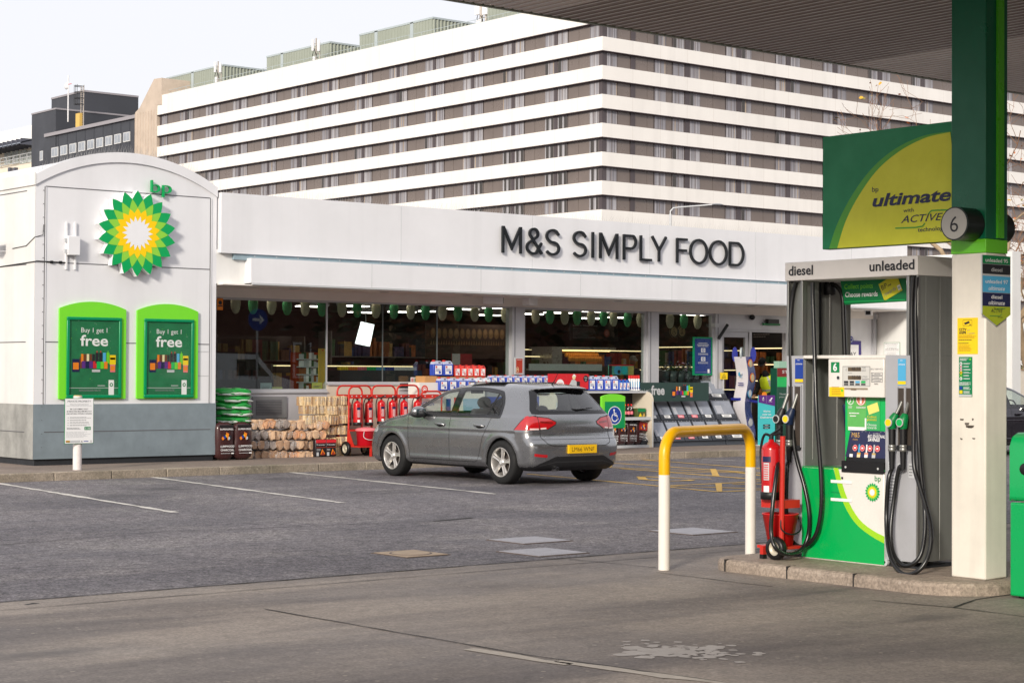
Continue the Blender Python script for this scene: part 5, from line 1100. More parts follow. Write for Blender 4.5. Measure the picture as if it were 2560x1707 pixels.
def S2(px, py): p = sp_(px, py); return (yl - p.y, p.z - z0)
def arcpts(P):
 Q_ = spline([Vector((*S2(*p), 0)) for p in P], 8); return [(min(W_, v.x), v.y) for v in Q_]
A1 = arcpts([(2074, 620), (2094, 560), (2130, 490), (2180, 422), (2240, 372), (2310, 340), (2377, 329)]); A2 = arcpts([(2095, 618), (2116, 552), (2150, 487), (2196, 424), (2254, 376), (2318, 344), (2377, 331)])
def fill(P, m, l):
 P = [(x, max(.003, y)) for x, y in P]; a.poly([(P[0][0], .003)] + P + [(W_, .003)], m, l)
fill(A1, UL, 1); fill(A2, UY, 2)
x, y = S2(2182, 481); a.text('bp', x, y + .002, .034, NAVY, 4, width=.064, cap=.60)
x, y = S2(2183, 517); a.text('ultimate', x, y, .098, NAVY, 4, width=S2(2379, 500)[0] - x, bold=.028, shear=.22)
x, y = S2(2260, 531.5); a.text('with', x, y, .032, NAVY, 4, width=.10)
x, y = S2(2254, 558); a.text('ACTIVE', x, y, .058, NAVY, 4, width=.40, shear=.32, bold=.004)
x, y = S2(2296, 580); a.text('technology', x, y, .034, NAVY, 4, width=.265, bold=.008)
for P in ([(2240, 571), (2290, 569), (2308, 566), (2314, 558)], [(2322, 536), (2330, 527), (2345, 526), (2378, 525)]): a.line([S2(*p) for p in P], .011, UL, 4)
a.build('print', t)
CEIL = mat('canopy_soffit', (224, 212, 202), .42, var=.08, scale=.6, spec=.9)
CEILD = mat('canopy_soffit_dark', (164, 150, 142), .55, var=.08, scale=.6)
can = thing('forecourt_canopy', (12, 6, CZ), 'flat forecourt canopy with a ribbed grey brown underside filling the top right', 'canopy')
cx0, cx1, cy0, cy1 = 6.3, 30., -9., 12.2
b = MB(); p = .105; n = int((cx1 - cx0) / p); rd = random.Random(12); dark = set()
for k in range(n):
 x = cx0 + k * p; seg = int(k / 38); m = CEILD if (seg * 7 + 3) % 5 == 0 else CEIL
 b.add([(x + .022, cy0, CZ - .0015), (x + .022, cy1 - .03, CZ - .0015), (x + .040, cy0, CZ - .0015), (x + .040, cy1 - .03, CZ - .0015)], [(0, 1, 3, 2)], mat('rib_pale_strip', (252, 250, 246), .4, var=0))  # flat strip along each rib, paler than the sheet
 b.add([(x, cy0, CZ + .03), (x, cy1 - .03, CZ + .03), (x + .018, cy0, CZ), (x + .018, cy1 - .03, CZ), (x + p - .018, cy0, CZ), (x + p - .018, cy1 - .03, CZ), (x + p, cy0, CZ + .03), (x + p, cy1 - .03, CZ + .03)], [(0, 1, 3, 2), (2, 3, 5, 4), (4, 5, 7, 6)], m)
b.build('ribbed_soffit', can)
TRIM = mat('canopy_trim', (150, 158, 140), .45, var=.08, scale=1.5)
b = MB(); b.box((cx0, cy1 - .012, CZ - .005), (cx1, cy1 + .03, CZ + .12), TRIM); b.box((cx0 - .03, cy0, CZ - .005), (cx0, cy1 + .03, CZ + .12), TRIM); b.build('edge_trim', can)
b = MB(); b.box((cx0, cy0, CZ + .05), (cx1, cy1, CZ + .9), mat('canopy_fascia', (0, 120, 66), .4)); b.build('fascia', can)
HYEL = mat('barrier_yellow', (236, 178, 0), .35, var=.06, scale=5, coat=.2, chips=((214, 196, 150), 16, .70)); HWH = mat('barrier_white', (228, 222, 214), .4, var=.05, scale=4, chips=((150, 140, 128), 13, .69))
h0, h1 = onZ(1660, 1425), onZ(1876, 1386); h0.z = h1.z = 0; d = (h1 - h0); L_ = d.length; d.normalize()
t = thing('hoop_barrier', tuple((h0 + h1) / 2), 'yellow topped white steel hoop barrier standing before the pump island', 'barrier')
hr, ht, hb = .047, 1.165, .775; rad = .20
P = [h0 + Vector((0, 0, hb))]
for k in range(9): an = R(180 - k * 90 / 8); P.append(h0 + d * (rad + rad * math.cos(an)) + Vector((0, 0, ht - hr - rad + rad * math.sin(an))))
for k in range(9): an = R(90 - k * 90 / 8); P.append(h1 - d * (rad - rad * math.cos(an)) + Vector((0, 0, ht - hr - rad + rad * math.sin(an))))
P.append(h1 + Vector((0, 0, hb)))
b = MB(); b.tube(P, hr, HYEL, 24, False); b.build('yellow_hoop', t)
for q in (h0, h1): b = MB(); b.tube([q + Vector((0, 0, -.02)), q + Vector((0, 0, hb))], hr, HWH, 24, False); b.build('white_post', t)
REDT = mat('trolley_red', (196, 44, 34), .4, var=.08, scale=6)
def extinguisher(c, s=1., yaw=0., label='', group=None, face=(0, -1)):
 """c: base centre; about .52 m tall at s=1; label band faces 'face'"""
 c = Vector(c); t = thing('fire_extinguisher', tuple(c), label, 'extinguisher', group); f = Vector((face[0], face[1], 0)).normalized(); sd_ = Vector((-f.y, f.x, 0))
 b = MB(); b.lathe([(.0, .0), (.078 * s, .0), (.08 * s, .05 * s), (.08 * s, .40 * s), (.074 * s, .425 * s), (.05 * s, .45 * s), (.024 * s, .462 * s), (.022 * s, .48 * s), (0, .48 * s)], c, mat('extinguisher_red', (186, 18, 24), .22, var=.04, coat=.5), 20); b.build('cylinder', t)
 b = MB(); b.lathe([(.082 * s, -.001), (.086 * s, .0), (.086 * s, .055 * s), (.081 * s, .06 * s)], c, BLACK, 20); b.build('foot_ring', t)
 b = MB(); h = c + Vector((0, 0, .48 * s)); b.cyl(h, h + Vector((0, 0, .035 * s)), .02 * s, BLACK, 10); b.tube([h + Vector((0, 0, .03 * s)) - sd_ * .02 * s, h + sd_ * .10 * s + Vector((0, 0, .055 * s))], .010 * s, BLACK, 6); b.tube([h + Vector((0, 0, .035 * s)) - sd_ * .01 * s, h + sd_ * .09 * s + Vector((0, 0, .09 * s))], .009 * s, BLACK, 6); b.build('handle', t)
 b = MB(); q = -sd_; b.tube(spline([h + Vector((0, 0, .025 * s)), h + q * .07 * s + Vector((0, 0, .035 * s)), c + q * .105 * s + Vector((0, 0, .40 * s)), c + q * .10 * s + Vector((0, 0, .25 * s)), c + q * .09 * s + Vector((0, 0, .12 * s))], 5), .011 * s, RUBBER, 7); b.build('hose', t)
 b = MB(); n = 10
 for (z0, z1, m, hw) in ((.30, .345, NAVY, .95), (.155, .295, LGREY, .62), (.06, .11, WPRINT, .62)):
  A_ = [math.atan2(f.y, f.x) - hw / 2 + hw * k / n + .12 for k in range(n + 1)]
  b.add([c + Vector((math.cos(a) * .0815 * s, math.sin(a) * .0815 * s, z * s)) for z in (z0, z1) for a in A_], [(k, k + 1, n + 2 + k, n + 1 + k) for k in range(n)], m, True)
 for k in range(7):
  z = .165 + k * .018; A_ = [math.atan2(f.y, f.x) + .12 - .25, math.atan2(f.y, f.x) + .12, math.atan2(f.y, f.x) + .12 + .22]
  b.add([c + Vector((math.cos(a) * .0828 * s, math.sin(a) * .0828 * s, zz_ * s)) for zz_ in (z, z + .008) for a in A_], [(0, 1, 4, 3), (1, 2, 5, 4)], REDP)
 b.build('instruction_label', t); return t
ex = onZ(1925, 1290, .50); EXX = onZ(1907, 1394, IZ).x
e0 = onX(1912, 1150, EXX)
q0 = onX(1928, 1247, EXX)
sE = (onX(1912, 1085, EXX).z - q0.z) / .52
extinguisher((EXX, q0.y, q0.z), sE, 0, 'big red extinguisher hung on the trolley left of the pump', 'extinguishers on trolleys', (-1, -.1))
t = thing('extinguisher_trolley', (EXX, q0.y, IZ), 'red wheeled trolley frame with one black tyred wheel, tucked behind the left hoses', 'trolley', 'red extinguisher trolleys')
p0, p1 = onX(1957, 1090, EXX - .0), onX(1953, 1390, EXX); b = MB(); b.tube([p0, p1], .022, REDT, 10); pass
b.box((EXX - .01, p1.y - .02, q0.z - .07), (EXX + .2, q0.y + .1, q0.z - .005), REDT); zb = onX(1904, 1368, EXX).z; yb0 = onX(1897, 1370, EXX).y
b.box((EXX - .02, p1.y - .03, zb), (EXX + .24, yb0, zb + .022), REDT); yf = onX(1908, 1370, EXX - .03).y; b.box((EXX - .05, yf - .018, IZ), (EXX - .01, yf + .018, zb + .02), REDT); b.box((EXX - .052, yf - .02, IZ), (EXX - .008, yf + .02, IZ + .035), BLACK)
b.build('frame', t)
WXX = onZ(1940, 1399, IZ).x; wc = onX(1940, 1370, WXX); wr = wc.z - IZ + .002
def cart_wheel(t, c, r, ax):
 b = MB(); b.lathe([(r * .62, -.03), (r * .92, -.03), (r, -.012), (r, .012), (r * .92, .03), (r * .62, .03)], c, RUBBER, 28, axis=ax); w = b.build('wheel', t)
 b = MB(); b.lathe([(0, -.012), (r * .18, -.016), (r * .2, -.004), (r * .5, -.004), (r * .56, -.022), (r * .64, -.02), (r * .64, .02), (0, .02)], c, mat('wheel_hub', (196, 188, 170), .45, metal=.3), 28, axis=ax); b.build('rim', w)
cart_wheel(t, wc, wr, (1, 0, 0))
bc = onX(1930, 1350, EXX + .12); bz = zb + .024; bh = onX(1925, 1283, EXX).z - bz
def bucket(c, rb, rt_, h, m, label, lid=None, group=None):
 c = Vector(c); t = thing('fire_bucket', tuple(c), label, 'bucket', group); b = MB(); b.lathe([(0, 0), (rb, 0), (rt_ * .97, h * .96), (rt_, h * .965), (rt_, h), (rt_ * .95, h), (rb * .95, .02), (0, .02)], c, m, 28); b.build('body', t)
 b = MB(); b.tube(spline([c + Vector((-rt_ * .72, -rt_ * .72, h * .92)), c + Vector((-rt_ * .80, -rt_ * .80, h * .55)), c + Vector((-rt_ * .3, -rt_ * 1.08, h * .38)), c + Vector((rt_ * .72, -rt_ * .8, h * .5)), c + Vector((rt_ * .85, -rt_ * .5, h * .9))], 6), .007, LGREY if lid else BLACK, 6); b.build('handle', t)
 if lid: b = MB(); b.lathe([(rt_ * 1.03, h - .015), (rt_ * 1.04, h + .01), (rt_ * .9, h + .03), (rt_ * .3, h + .05), (0, h + .05)], c, lid, 28); b.build('lid', t)
bucket((EXX + .1, (onX(1897, 1290, EXX).y + onX(1964, 1290, EXX).y) / 2, bz), .10, (onX(1895, 1290, EXX).y - onX(1964, 1290, EXX).y) / 2, bh, mat('bucket_red', (206, 24, 26), .35, var=.04), 'open red bucket on the trolley left of the pump')
bx0, by1 = 11.30, onX(2524, 1300, 11.30).y
t = thing('litter_bin', (bx0 + .32, by1 - .32, 0), 'tall bright green litter bin with a rounded hood at the right edge', 'litter bin')
BING = mat('bin_green', (0, 160, 84), .3, var=.04, coat=.3); zt_ = onX(2540, 1082, bx0).z; zs_ = onX(2540, 1252, bx0).z
b = MB(); b.box((bx0, by1 - .62, .02), (bx0 + .62, by1, zs_ - .01), BING); b.box((bx0 + .04, by1 - .58, 0), (bx0 + .58, by1 - .04, .03), VENT); b.build('body', t, bevel=.045, seg=4)
b = MB(); cxb = bx0 + .31; Pp = [(bx0 - .0, zs_), (bx0, zt_ - .10), (bx0 + .03, zt_ - .03), (bx0 + .10, zt_), (bx0 + .52, zt_), (bx0 + .59, zt_ - .03), (bx0 + .62, zt_ - .1), (bx0 + .62, zs_)]
b.prism([(x, by1 - .62, z) for x, z in Pp], (0, .62, 0), BING); b.build('hood', t, bevel=.03, seg=3)
b = MB(); zo = onX(2548, 1172, bx0).z; b.ell((bx0 + .003, by1 - .13, zo), .012, .05, .045, BLACK, 16, 8); b.build('opening', t)
CARX, CARY, CARYAW = 17.806, 20.095, R(90.48)
FARLOC, FARYAW = (29.3, 23.3, 0), R(0)
CAR_L = 4.255; RAX, FAX, WR = .765, 3.395, .316
def cat(P, n=8):
 P = [np.array(p, float) for p in P]; out = []
 for i in range(len(P) - 1):
  p0, p1, p2, p3 = P[max(i - 1, 0)], P[i], P[i + 1], P[min(i + 2, len(P) - 1)]
  for k in range(n):
   t = k / n; out.append(.5 * ((2 * p1) + (p2 - p0) * t + (2 * p0 - 5 * p1 + 4 * p2 - p3) * t * t + (3 * p1 - p0 - 3 * p2 + p3) * t ** 3))
 return np.array(out + [P[-1]])
prof = np.concatenate([cat([(.16, .20), (.05, .27), (.015, .40), (.0, .52), (.012, .60), (.055, .655), (.085, .69)], 6), cat([(.085, .69), (.095, .74), (.088, .80), (.098, .88), (.125, .97), (.155, 1.03)], 6), cat([(.155, 1.03), (.27, 1.17), (.40, 1.315), (.455, 1.362)], 5),
 cat([(.455, 1.362), (.37, 1.372), (.385, 1.392), (.60, 1.425), (.95, 1.448), (1.4, 1.456), (1.85, 1.443), (2.2, 1.40), (2.45, 1.335), (2.75, 1.195), (3.05, 1.035), (3.22, .965), (3.5, .925), (3.8, .865), (4.02, .785), (4.14, .70), (4.20, .60), (4.245, .48), (4.25, .38), (4.21, .26), (4.12, .20)], 6)])
gx, gz = np.arange(-.4, 4.7, .01), np.arange(-.2, 1.8, .01)
GX, GZ = np.meshgrid(gx, gz, indexing='ij'); A_ = prof; B_ = np.roll(prof, -1, 0)
d2 = np.full(GX.shape, 1e9); inside = np.zeros(GX.shape, bool)
for (ax_, az), (bx_, bz) in zip(A_, B_):
 ex, ez = bx_ - ax_, bz - az; L2 = ex * ex + ez * ez
 if L2 < 1e-12: continue
 t = np.clip(((GX - ax_) * ex + (GZ - az) * ez) / L2, 0, 1); d2 = np.minimum(d2, (GX - ax_ - t * ex) ** 2 + (GZ - az - t * ez) ** 2)
 c_ = (az > GZ) != (bz > GZ)
 if abs(ez) > 1e-12: inside ^= c_ & (GX < ax_ + (GZ - az) / ez * ex)
SDF2 = np.sqrt(d2) * np.where(inside, -1, 1)
def sdf2(x, z):
 u = np.clip((x + .4) / .01, 0, len(gx) - 1.001); v = np.clip((z + .2) / .01, 0, len(gz) - 1.001); i, j = u.astype(int), v.astype(int); fu, fv = u - i, v - j
 return SDF2[i, j] * (1 - fu) * (1 - fv) + SDF2[i + 1, j] * fu * (1 - fv) + SDF2[i, j + 1] * (1 - fu) * fv + SDF2[i + 1, j + 1] * fu * fv
wz = np.array([.0, .18, .24, .30, .36, .50, .62, .72, .765, .80, .90, .95, 1.00, 1.10, 1.20, 1.30, 1.38, 1.46, 1.7])
wy = np.array([.70, .78, .835, .866, .872, .884, .890, .892, .893, .886, .868, .852, .815, .765, .712, .655, .605, .54, .42])
def smax(a, b, k): h = np.clip(.5 + .5 * (a - b) / k, 0, 1); return b + (a - b) * h + k * h * (1 - h)
def body(x, y, z, arches=True):
 ay = np.abs(y); q = np.clip(ay / .9, 0, 1.2)
 wr_ = np.clip((1.15 - x) / 1.15, 0, 1) ** 1.0; wf_ = np.clip((x - 3.0) / 1.25, 0, 1)
 lowr = np.clip((z - .62) / .5, 0, 1)
 x2 = x - (.13 + .10 * lowr) * q ** 3.0 * wr_ + .30 * q ** 2.4 * wf_ - .03 * q ** 2 * wr_
 z2 = z + .055 * q ** 2 * np.clip((z - .8) / .6, 0, 1) / 1.0
 S = np.interp(z, wz, wy)
 S = S - .055 * np.clip((.85 - x) / .85, 0, 1) ** 2 - .10 * np.clip((.9 - x) / .9, 0, 1) * np.clip((z - .95) / .4, 0, 1) - .10 * np.clip((x - 3.3) / .95, 0, 1) ** 2 - .05 * np.clip((x - 2.3) / .9, 0, 1) * np.clip((z - .95) / .3, 0, 1)
 S = S + .007 * np.exp(-((z - .772) / .014) ** 2) * ((x > .45) & (x < 3.9)) - .006 * np.exp(-((z - .735) / .03) ** 2) * ((x > .45) & (x < 3.9))
 S = S + .012 * np.exp(-((np.sqrt((x - RAX) ** 2 + (z - WR) ** 2) - .385) / .045) ** 2) * (z > .2) + .012 * np.exp(-((np.sqrt((x - FAX) ** 2 + (z - WR) ** 2) - .385) / .045) ** 2) * (z > .2)
 S = S + .010 * np.exp(-((z - .33) / .03) ** 2) * ((x > 1.2) & (x < 2.95))
 d = smax(sdf2(x2, z2), ay - S, .11 + .04 * np.clip((z - 1.0) / .3, 0, 1))
 if arches:
  for ax_ in (RAX, FAX): d = np.maximum(d, np.minimum(.350 - np.sqrt((x - ax_) ** 2 + (z - WR - .005) ** 2), (ay - .52)) )
 return d
vx = .0145
X_, Y_, Z_ = np.arange(-.06, 4.34, vx), np.arange(0, .98, vx) - vx * .5, np.arange(.14, 1.52, vx)
VX, VY, VZ = np.meshgrid(X_, Y_, Z_, indexing='ij'); Fv = body(VX, VY, VZ)
def surface_nets(F, ox):
 nx, ny, nz = F.shape; s = F < 0; c = np.zeros((nx - 1, ny - 1, nz - 1), int); acc = np.zeros(c.shape + (3,)); cnt = np.zeros(c.shape)
 cor = [(i, j, k) for i in (0, 1) for j in (0, 1) for k in (0, 1)]
 sl = lambda o: tuple(slice(o[a], F.shape[a] - 1 + o[a]) for a in range(3))
 for a in range(3):
  for o in cor:
   if o[a]: continue
   e = list(o); e[a] = 1; f0, f1 = F[sl(o)], F[sl(e)]; m = (f0 < 0) != (f1 < 0); t = np.where(m, f0 / np.where(m, f0 - f1, 1), 0)
   for b_ in range(3): acc[..., b_] += m * (o[b_] + (t if b_ == a else 0))
   cnt += m
 idx = -np.ones(c.shape, int); act = cnt > 0; idx[act] = np.arange(act.sum()); P = np.argwhere(act) + acc[act] / cnt[act][:, None]
 faces = []
 for a in range(3):
  b_, c_ = (a + 1) % 3, (a + 2) % 3
  o = [0, 0, 0]; e = [0, 0, 0]; e[a] = 1
  f0 = s[tuple(slice(0, F.shape[q] - (1 if q == a else 0)) for q in range(3))]; f1 = s[tuple(slice(1 if q == a else 0, F.shape[q]) for q in range(3))]
  for sg, m in ((0, f0 & ~f1), (1, ~f0 & f1)):
   I = np.argwhere(m); I = I[(I[:, b_] > 0) & (I[:, c_] > 0) & (I[:, b_] < F.shape[b_] - 1) & (I[:, c_] < F.shape[c_] - 1)]
   q = []
   for db, dc in ((1, 1), (0, 1), (0, 0), (1, 0)):
    J = I.copy(); J[:, b_] -= db; J[:, c_] -= dc; q.append(idx[J[:, 0], J[:, 1], J[:, 2]])
   q = np.stack(q, 1); faces.append(q if sg == 0 else q[:, ::-1])
 return P * vx + ox, np.concatenate(faces)
CP, CF = surface_nets(Fv, np.array([X_[0], Y_[0], Z_[0]]))
del VX, VY, VZ, Fv
def newton(P, it=3, arches=True, side=False):
 P = P.copy(); e = .002
 for _ in range(it):
  f = body(*P.T, arches); g = np.stack([body(P[:, 0] + e, P[:, 1], P[:, 2], arches) - f, body(P[:, 0], P[:, 1] + e, P[:, 2], arches) - f, body(P[:, 0], P[:, 1], P[:, 2] + e, arches) - f], 1) / e
  if side: g[:, 0] = 0; g[:, 2] = 0
  P -= np.clip((f / np.maximum((g * g).sum(1), .25)), -.03, .03)[:, None] * g
 return P
inarch = lambda P: (np.minimum(np.hypot(P[:, 0] - RAX, P[:, 2] - WR - .005), np.hypot(P[:, 0] - FAX, P[:, 2] - WR - .005)) < .372)
ok = ~inarch(CP); CP[ok] = newton(CP[ok])
def grad(P, e=.005):
 D = [np.array(v) * e for v in ((1, 0, 0), (0, 1, 0), (0, 0, 1))]; return np.stack([body(*(P + d).T, False) - body(*(P - d).T, False) for d in D], 1) / (2 * e)
FC = CP[CF].mean(1); FN = grad(FC); FN /= np.maximum(np.linalg.norm(FN, axis=1), 1e-6)[:, None]
def inpoly(px, py, poly):
 r = np.zeros(px.shape, bool)
 for (a0, b0), (a1, b1) in zip(poly, poly[1:] + poly[:1]):
  if b0 != b1: r ^= ((b0 > py) != (b1 > py)) & (px < a0 + (py - b0) / (b1 - b0) * (a1 - a0))
 return r
sx, sy, sz = FC.T
SIDE = (np.abs(FN[:, 1]) > .38) & (sy > .35)
REAR = (FN[:, 0] < -.28) & (sx < .75)
DLO = [tuple(p) for p in cat([(.82, .965), (.845, 1.14), (.93, 1.28), (1.05, 1.335), (1.5, 1.375), (1.95, 1.372), (2.3, 1.32), (2.62, 1.185), (2.98, .985), (2.9, .948), (2.0, .945), (1.2, .952), (.85, .95), (.82, .965)], 4)[:-1]]
PANE = [[(.875, .985), (.90, 1.14), (.965, 1.255), (1.03, 1.285), (1.115, .985)], [(1.145, .98), (1.06, 1.295), (1.5, 1.335), (1.86, 1.335), (1.845, .975)], [(2.0, .975), (2.015, 1.33), (2.26, 1.285), (2.55, 1.165), (2.82, 1.0), (2.80, .975)]]
RG_FR = [(0, 1.02), (.71, 1.02), (.70, 1.07), (.545, 1.33), (.48, 1.357), (0, 1.37)]
RG_PANE = [(0, 1.05), (.60, 1.052), (.635, 1.085), (.505, 1.285), (.46, 1.315), (0, 1.325)]
LAMP_S = [(.47, .785), (.30, .962), (.22, .985), (-.1, .985), (-.1, .785)]
LAMP_R = [(.95, .785), (.95, .985), (.70, .978), (.50, .955), (.385, .90), (.40, .865), (.53, .80)]
GATE = [(0, .56), (.50, .56), (.60, .60), (.655, .68), (.66, .80), (.66, .975), (.78, 1.0), (.76, 1.09), (.66, 1.36), (0, 1.40)]
DF = [(1.965, .30), (2.93, .30), (2.965, .5), (2.97, .80), (3.0, .95), (1.955, .95)]
DR = [(1.955, .30), (1.945, .95), (1.0, .95), (1.075, .80), (1.17, .66), (1.24, .46), (1.30, .325), (1.36, .30)]
cls = np.zeros(len(FC), int)   # 0 body 1 door_front 2 door_rear 3 window black 4 glass side 5 gate 6 gate black 7 gate glass 8 lamp 9 black lower 10 windscreen 11 headlamp 12 arch liner
cls[SIDE & inpoly(sx, sz, DF)] = 1; cls[SIDE & inpoly(sx, sz, DR)] = 2
cls[SIDE & inpoly(sx, sz, DLO)] = 3
for k, P in enumerate(PANE): cls[SIDE & inpoly(sx, sz, P)] = 40 + k
RR = (sx < .62) & (FN[:, 0] < -.12) & ((np.abs(FN[:, 1]) < .8))
cls[RR & inpoly(sy, sz, GATE) & (sz < 1.39)] = 5
cls[RR & inpoly(sy, sz, RG_FR) & (sz > 1.0)] = 6
cls[RR & inpoly(sy, sz, RG_PANE)] = 7
LS = SIDE & inpoly(sx, sz, LAMP_S) & (sx < .5) & (np.abs(FN[:, 1]) > .5); LR = (sx < .5) & (FN[:, 0] < -.3) & inpoly(sy, sz, LAMP_R)
cls[(LS | LR)] = 8
low = (sx < .5) & (FN[:, 0] < .2) & (sz < np.where(sy < .70, .395 - np.clip((sy - .45) / .25, 0, 1) * .10, .27)) & (np.abs(FN[:, 1]) < .75); cls[low] = 9
cls[(sx > 3.9) & (FN[:, 0] > .3) & (sz < .40) & (sy < .6)] = 9
cls[(FN[:, 0] > .25) & (sx > 2.3) & (sx < 3.14) & (sz > 1.0) & (FN[:, 2] > .4) & (sy < .66)] = 10
cls[(sx > 3.78) & (sz > .63) & (sz < .80) & (sy > .42) & (sz > .63 + (4.2 - sx) * .12)] = 11
cls[inarch(FC) & (np.hypot(np.minimum(abs(sx - RAX), abs(sx - FAX)), sz - WR - .005) < .356) & (sy < .86)] = 12
cls[(FN[:, 2] < -.75) & (sz < .235)] = 9
PAINT = bpy.data.materials.new('grey_metallic_paint')
def car_paint(name, rgb):
 m = mat(name, rgb, .26, metal=.8, var=.02, scale=3, coat=1., spec=.5); t = m.node_tree
 g = t.nodes.new('ShaderNodeNewGeometry'); b = t.nodes['Principled BSDF']; out = t.nodes['Material Output']; ms = t.nodes.new('ShaderNodeMixShader'); dk = t.nodes.new('ShaderNodeBsdfDiffuse'); dk.inputs[0].default_value = (.03, .03, .03, 1)
 t.links.new(g.outputs['Backfacing'], ms.inputs[0]); t.links.new(b.outputs[0], ms.inputs[1]); t.links.new(dk.outputs[0], ms.inputs[2]); t.links.new(ms.outputs[0], out.inputs[0]); return m
bpy.data.materials.remove(PAINT)
PAINT = car_paint('grey_metallic_paint', (140, 141, 143)); PAINT2 = car_paint('dark_plum_paint', (38, 32, 42))
GLOSSB = mat('gloss_black', (14, 14, 16), .08, var=0, spec=.6); TRIMB = mat('textured_black', (30, 30, 32), .55, var=.1)
CGL = glass_mat('car_glass', (234, 242, 238), 1.5); CGLR = glass_mat('rear_screen_glass', (214, 226, 226), 3.2)
TAIL = mat('tail_lamp_red', (176, 14, 22), .08, var=.12, scale=16, coat=1, spec=.6); TAILW = mat('tail_lamp_clear', (226, 200, 196), .1, var=.1, coat=1)
CHR = mat('chrome', (210, 210, 212), .12, metal=1, var=0); ALLOY = mat('alloy_silver', (196, 192, 188), .32, metal=.6, var=.03); LINER = mat('wheel_arch_black', (10, 10, 11), .9, var=0)
FABR = mat('seat_fabric', (52, 54, 56), .9, var=.1)
car = thing('parked_car', (0, 0, 0), 'grey five door hatchback parked nose in to the kerb before the shop', 'car')
def carpart(name, k, m, parent=None, mirror=(1, -1), off=0., keep=None):
 sel = np.isin(cls, k if isinstance(k, (list, tuple)) else [k])
 if keep is not None: sel &= keep
 F = CF[sel]
 if not len(F): return None
 u, inv = np.unique(F, return_inverse=True); P = CP[u] + (grad(CP[u]) * off if off else 0); inv = inv.reshape(F.shape); vs, fs = [], []; n = 0
 N = grad(CP[u], .012); N /= np.maximum(np.linalg.norm(N, axis=1), 1e-6)[:, None]; nn = []
 for s in mirror:
  Q = P * np.array([1, s, 1]); vs += Q.tolist(); nn += (N * np.array([1, s, 1])).tolist(); fs += ((inv if s > 0 else inv[:, ::-1]) + n).tolist(); n += len(Q)
 b = MB(); b.add(vs, fs, m, True); o = b.build(name, parent or car)
 if k != 12:
  try: o.data.normals_split_custom_set_from_vertices(nn)
  except Exception as e: print('normals', e)
 return o
body_o = carpart('body', 0, PAINT)
[carpart('wheel_arch_liner', 12, LINER, mirror=(s,), keep=k_) for s in (1, -1) for k_ in (sx < 2, sx >= 2)]; carpart('lower_trim', 9, TRIMB)
doors = {}
for s in (1, -1):
 for k, nm in ((1, 'door'), (2, 'door')):
  d = carpart(nm, k, PAINT, mirror=(s,)); doors[(k, s)] = d
  carpart('window_surround', 3, GLOSSB, d, (s,), keep=(sx > 1.955) if k == 1 else (sx <= 1.955))
  if k == 1: carpart('window', 42, CGL, d, (s,))
  else: carpart('window', 41, CGL, d, (s,)); carpart('quarter_window', 40, CGL, d, (s,))
gate = carpart('tailgate', 5, PAINT); carpart('screen_surround', 6, GLOSSB, gate); carpart('rear_screen', 7, CGLR, gate)
for s in (1, -1):
 lo = carpart('tail_lamp', 8, TAIL, mirror=(s,), off=.004); carpart('headlamp', 11, mat('headlamp_clear', (190, 190, 192), .1, metal=.3, coat=1), mirror=(s,), off=.002)
carpart('windscreen', 10, CGL)
def ribbon(b, pts, w, m, mode, s, lift=.0015):
 """pts in (x,z) for the flank or (y,z) for the tail"""
 pts = np.array(pts, float); seg = []
 for p, q in zip(pts[:-1], pts[1:]):
  n = max(1, int(np.linalg.norm(q - p) / .03))
  for i in range(n): seg.append(p + (q - p) * i / n)
 seg.append(pts[-1]); seg = np.array(seg)
 if mode == 's':
  P = np.stack([seg[:, 0], np.full(len(seg), .8), seg[:, 1]], 1); f = None
  lo_, hi_ = np.zeros(len(P)), np.full(len(P), 1.05)
  for _ in range(22): mid = (lo_ + hi_) / 2; P[:, 1] = mid; ins = body(*P.T, False) < 0; lo_ = np.where(ins, mid, lo_); hi_ = np.where(ins, hi_, mid)
  P[:, 1] = lo_
 else:
  P = np.stack([np.zeros(len(seg)), seg[:, 0], seg[:, 1]], 1); lo_, hi_ = np.full(len(P), -.1), np.full(len(P), 1.2)
  for _ in range(22): mid = (lo_ + hi_) / 2; P[:, 0] = mid; ins = body(*P.T, False) < 0; hi_ = np.where(ins, mid, hi_); lo_ = np.where(ins, lo_, mid)
  P[:, 0] = hi_
 N = grad(P); N /= np.linalg.norm(N, axis=1)[:, None]; T = np.gradient(P, axis=0); T /= np.maximum(np.linalg.norm(T, axis=1), 1e-9)[:, None]; W = np.cross(N, T)
 A = P + W * w / 2 + N * lift; B = P - W * w / 2 + N * lift; n = len(P); V = np.concatenate([A, B]) * np.array([1, s, 1])
 fs = [(i, i + 1, n + i + 1, n + i) for i in range(n - 1)]; b.add(V.tolist(), fs if s > 0 else [f[::-1] for f in fs], m, True)
SEAM = mat('shut_line', (18, 18, 18), .8, var=0)
for s in (1, -1):
 b = MB(); close = lambda P: list(P) + [P[0]]
 for P in (DF, DR): ribbon(b, [p for p in P if p[1] < .951] if P is DF else P[2:] + P[:1], .007, SEAM, 's', s)
 ribbon(b, [(1.96, .30), (1.95, .95)], .007, SEAM, 's', s); ribbon(b, [(2.93, .30), (1.36, .30)], .006, SEAM, 's', s)
 b.build('shut_line', body_o)
 b = MB(); ribbon(b, close(DLO), .016, GLOSSB, 's', s, .002)
 for P in PANE: ribbon(b, close(P), .014, TRIMB, 's', s, .0022)
 ribbon(b, [(1.93, .97), (1.94, 1.35)], .09, GLOSSB, 's', s, .0018)
 b.build('window_moulding', body_o)
 b = MB(); ribbon(b, [(.47, .785), (.30, .962), (.22, .985)], .010, SEAM, 's', s, .005); b.build('lamp_edge', body_o)
b = MB()
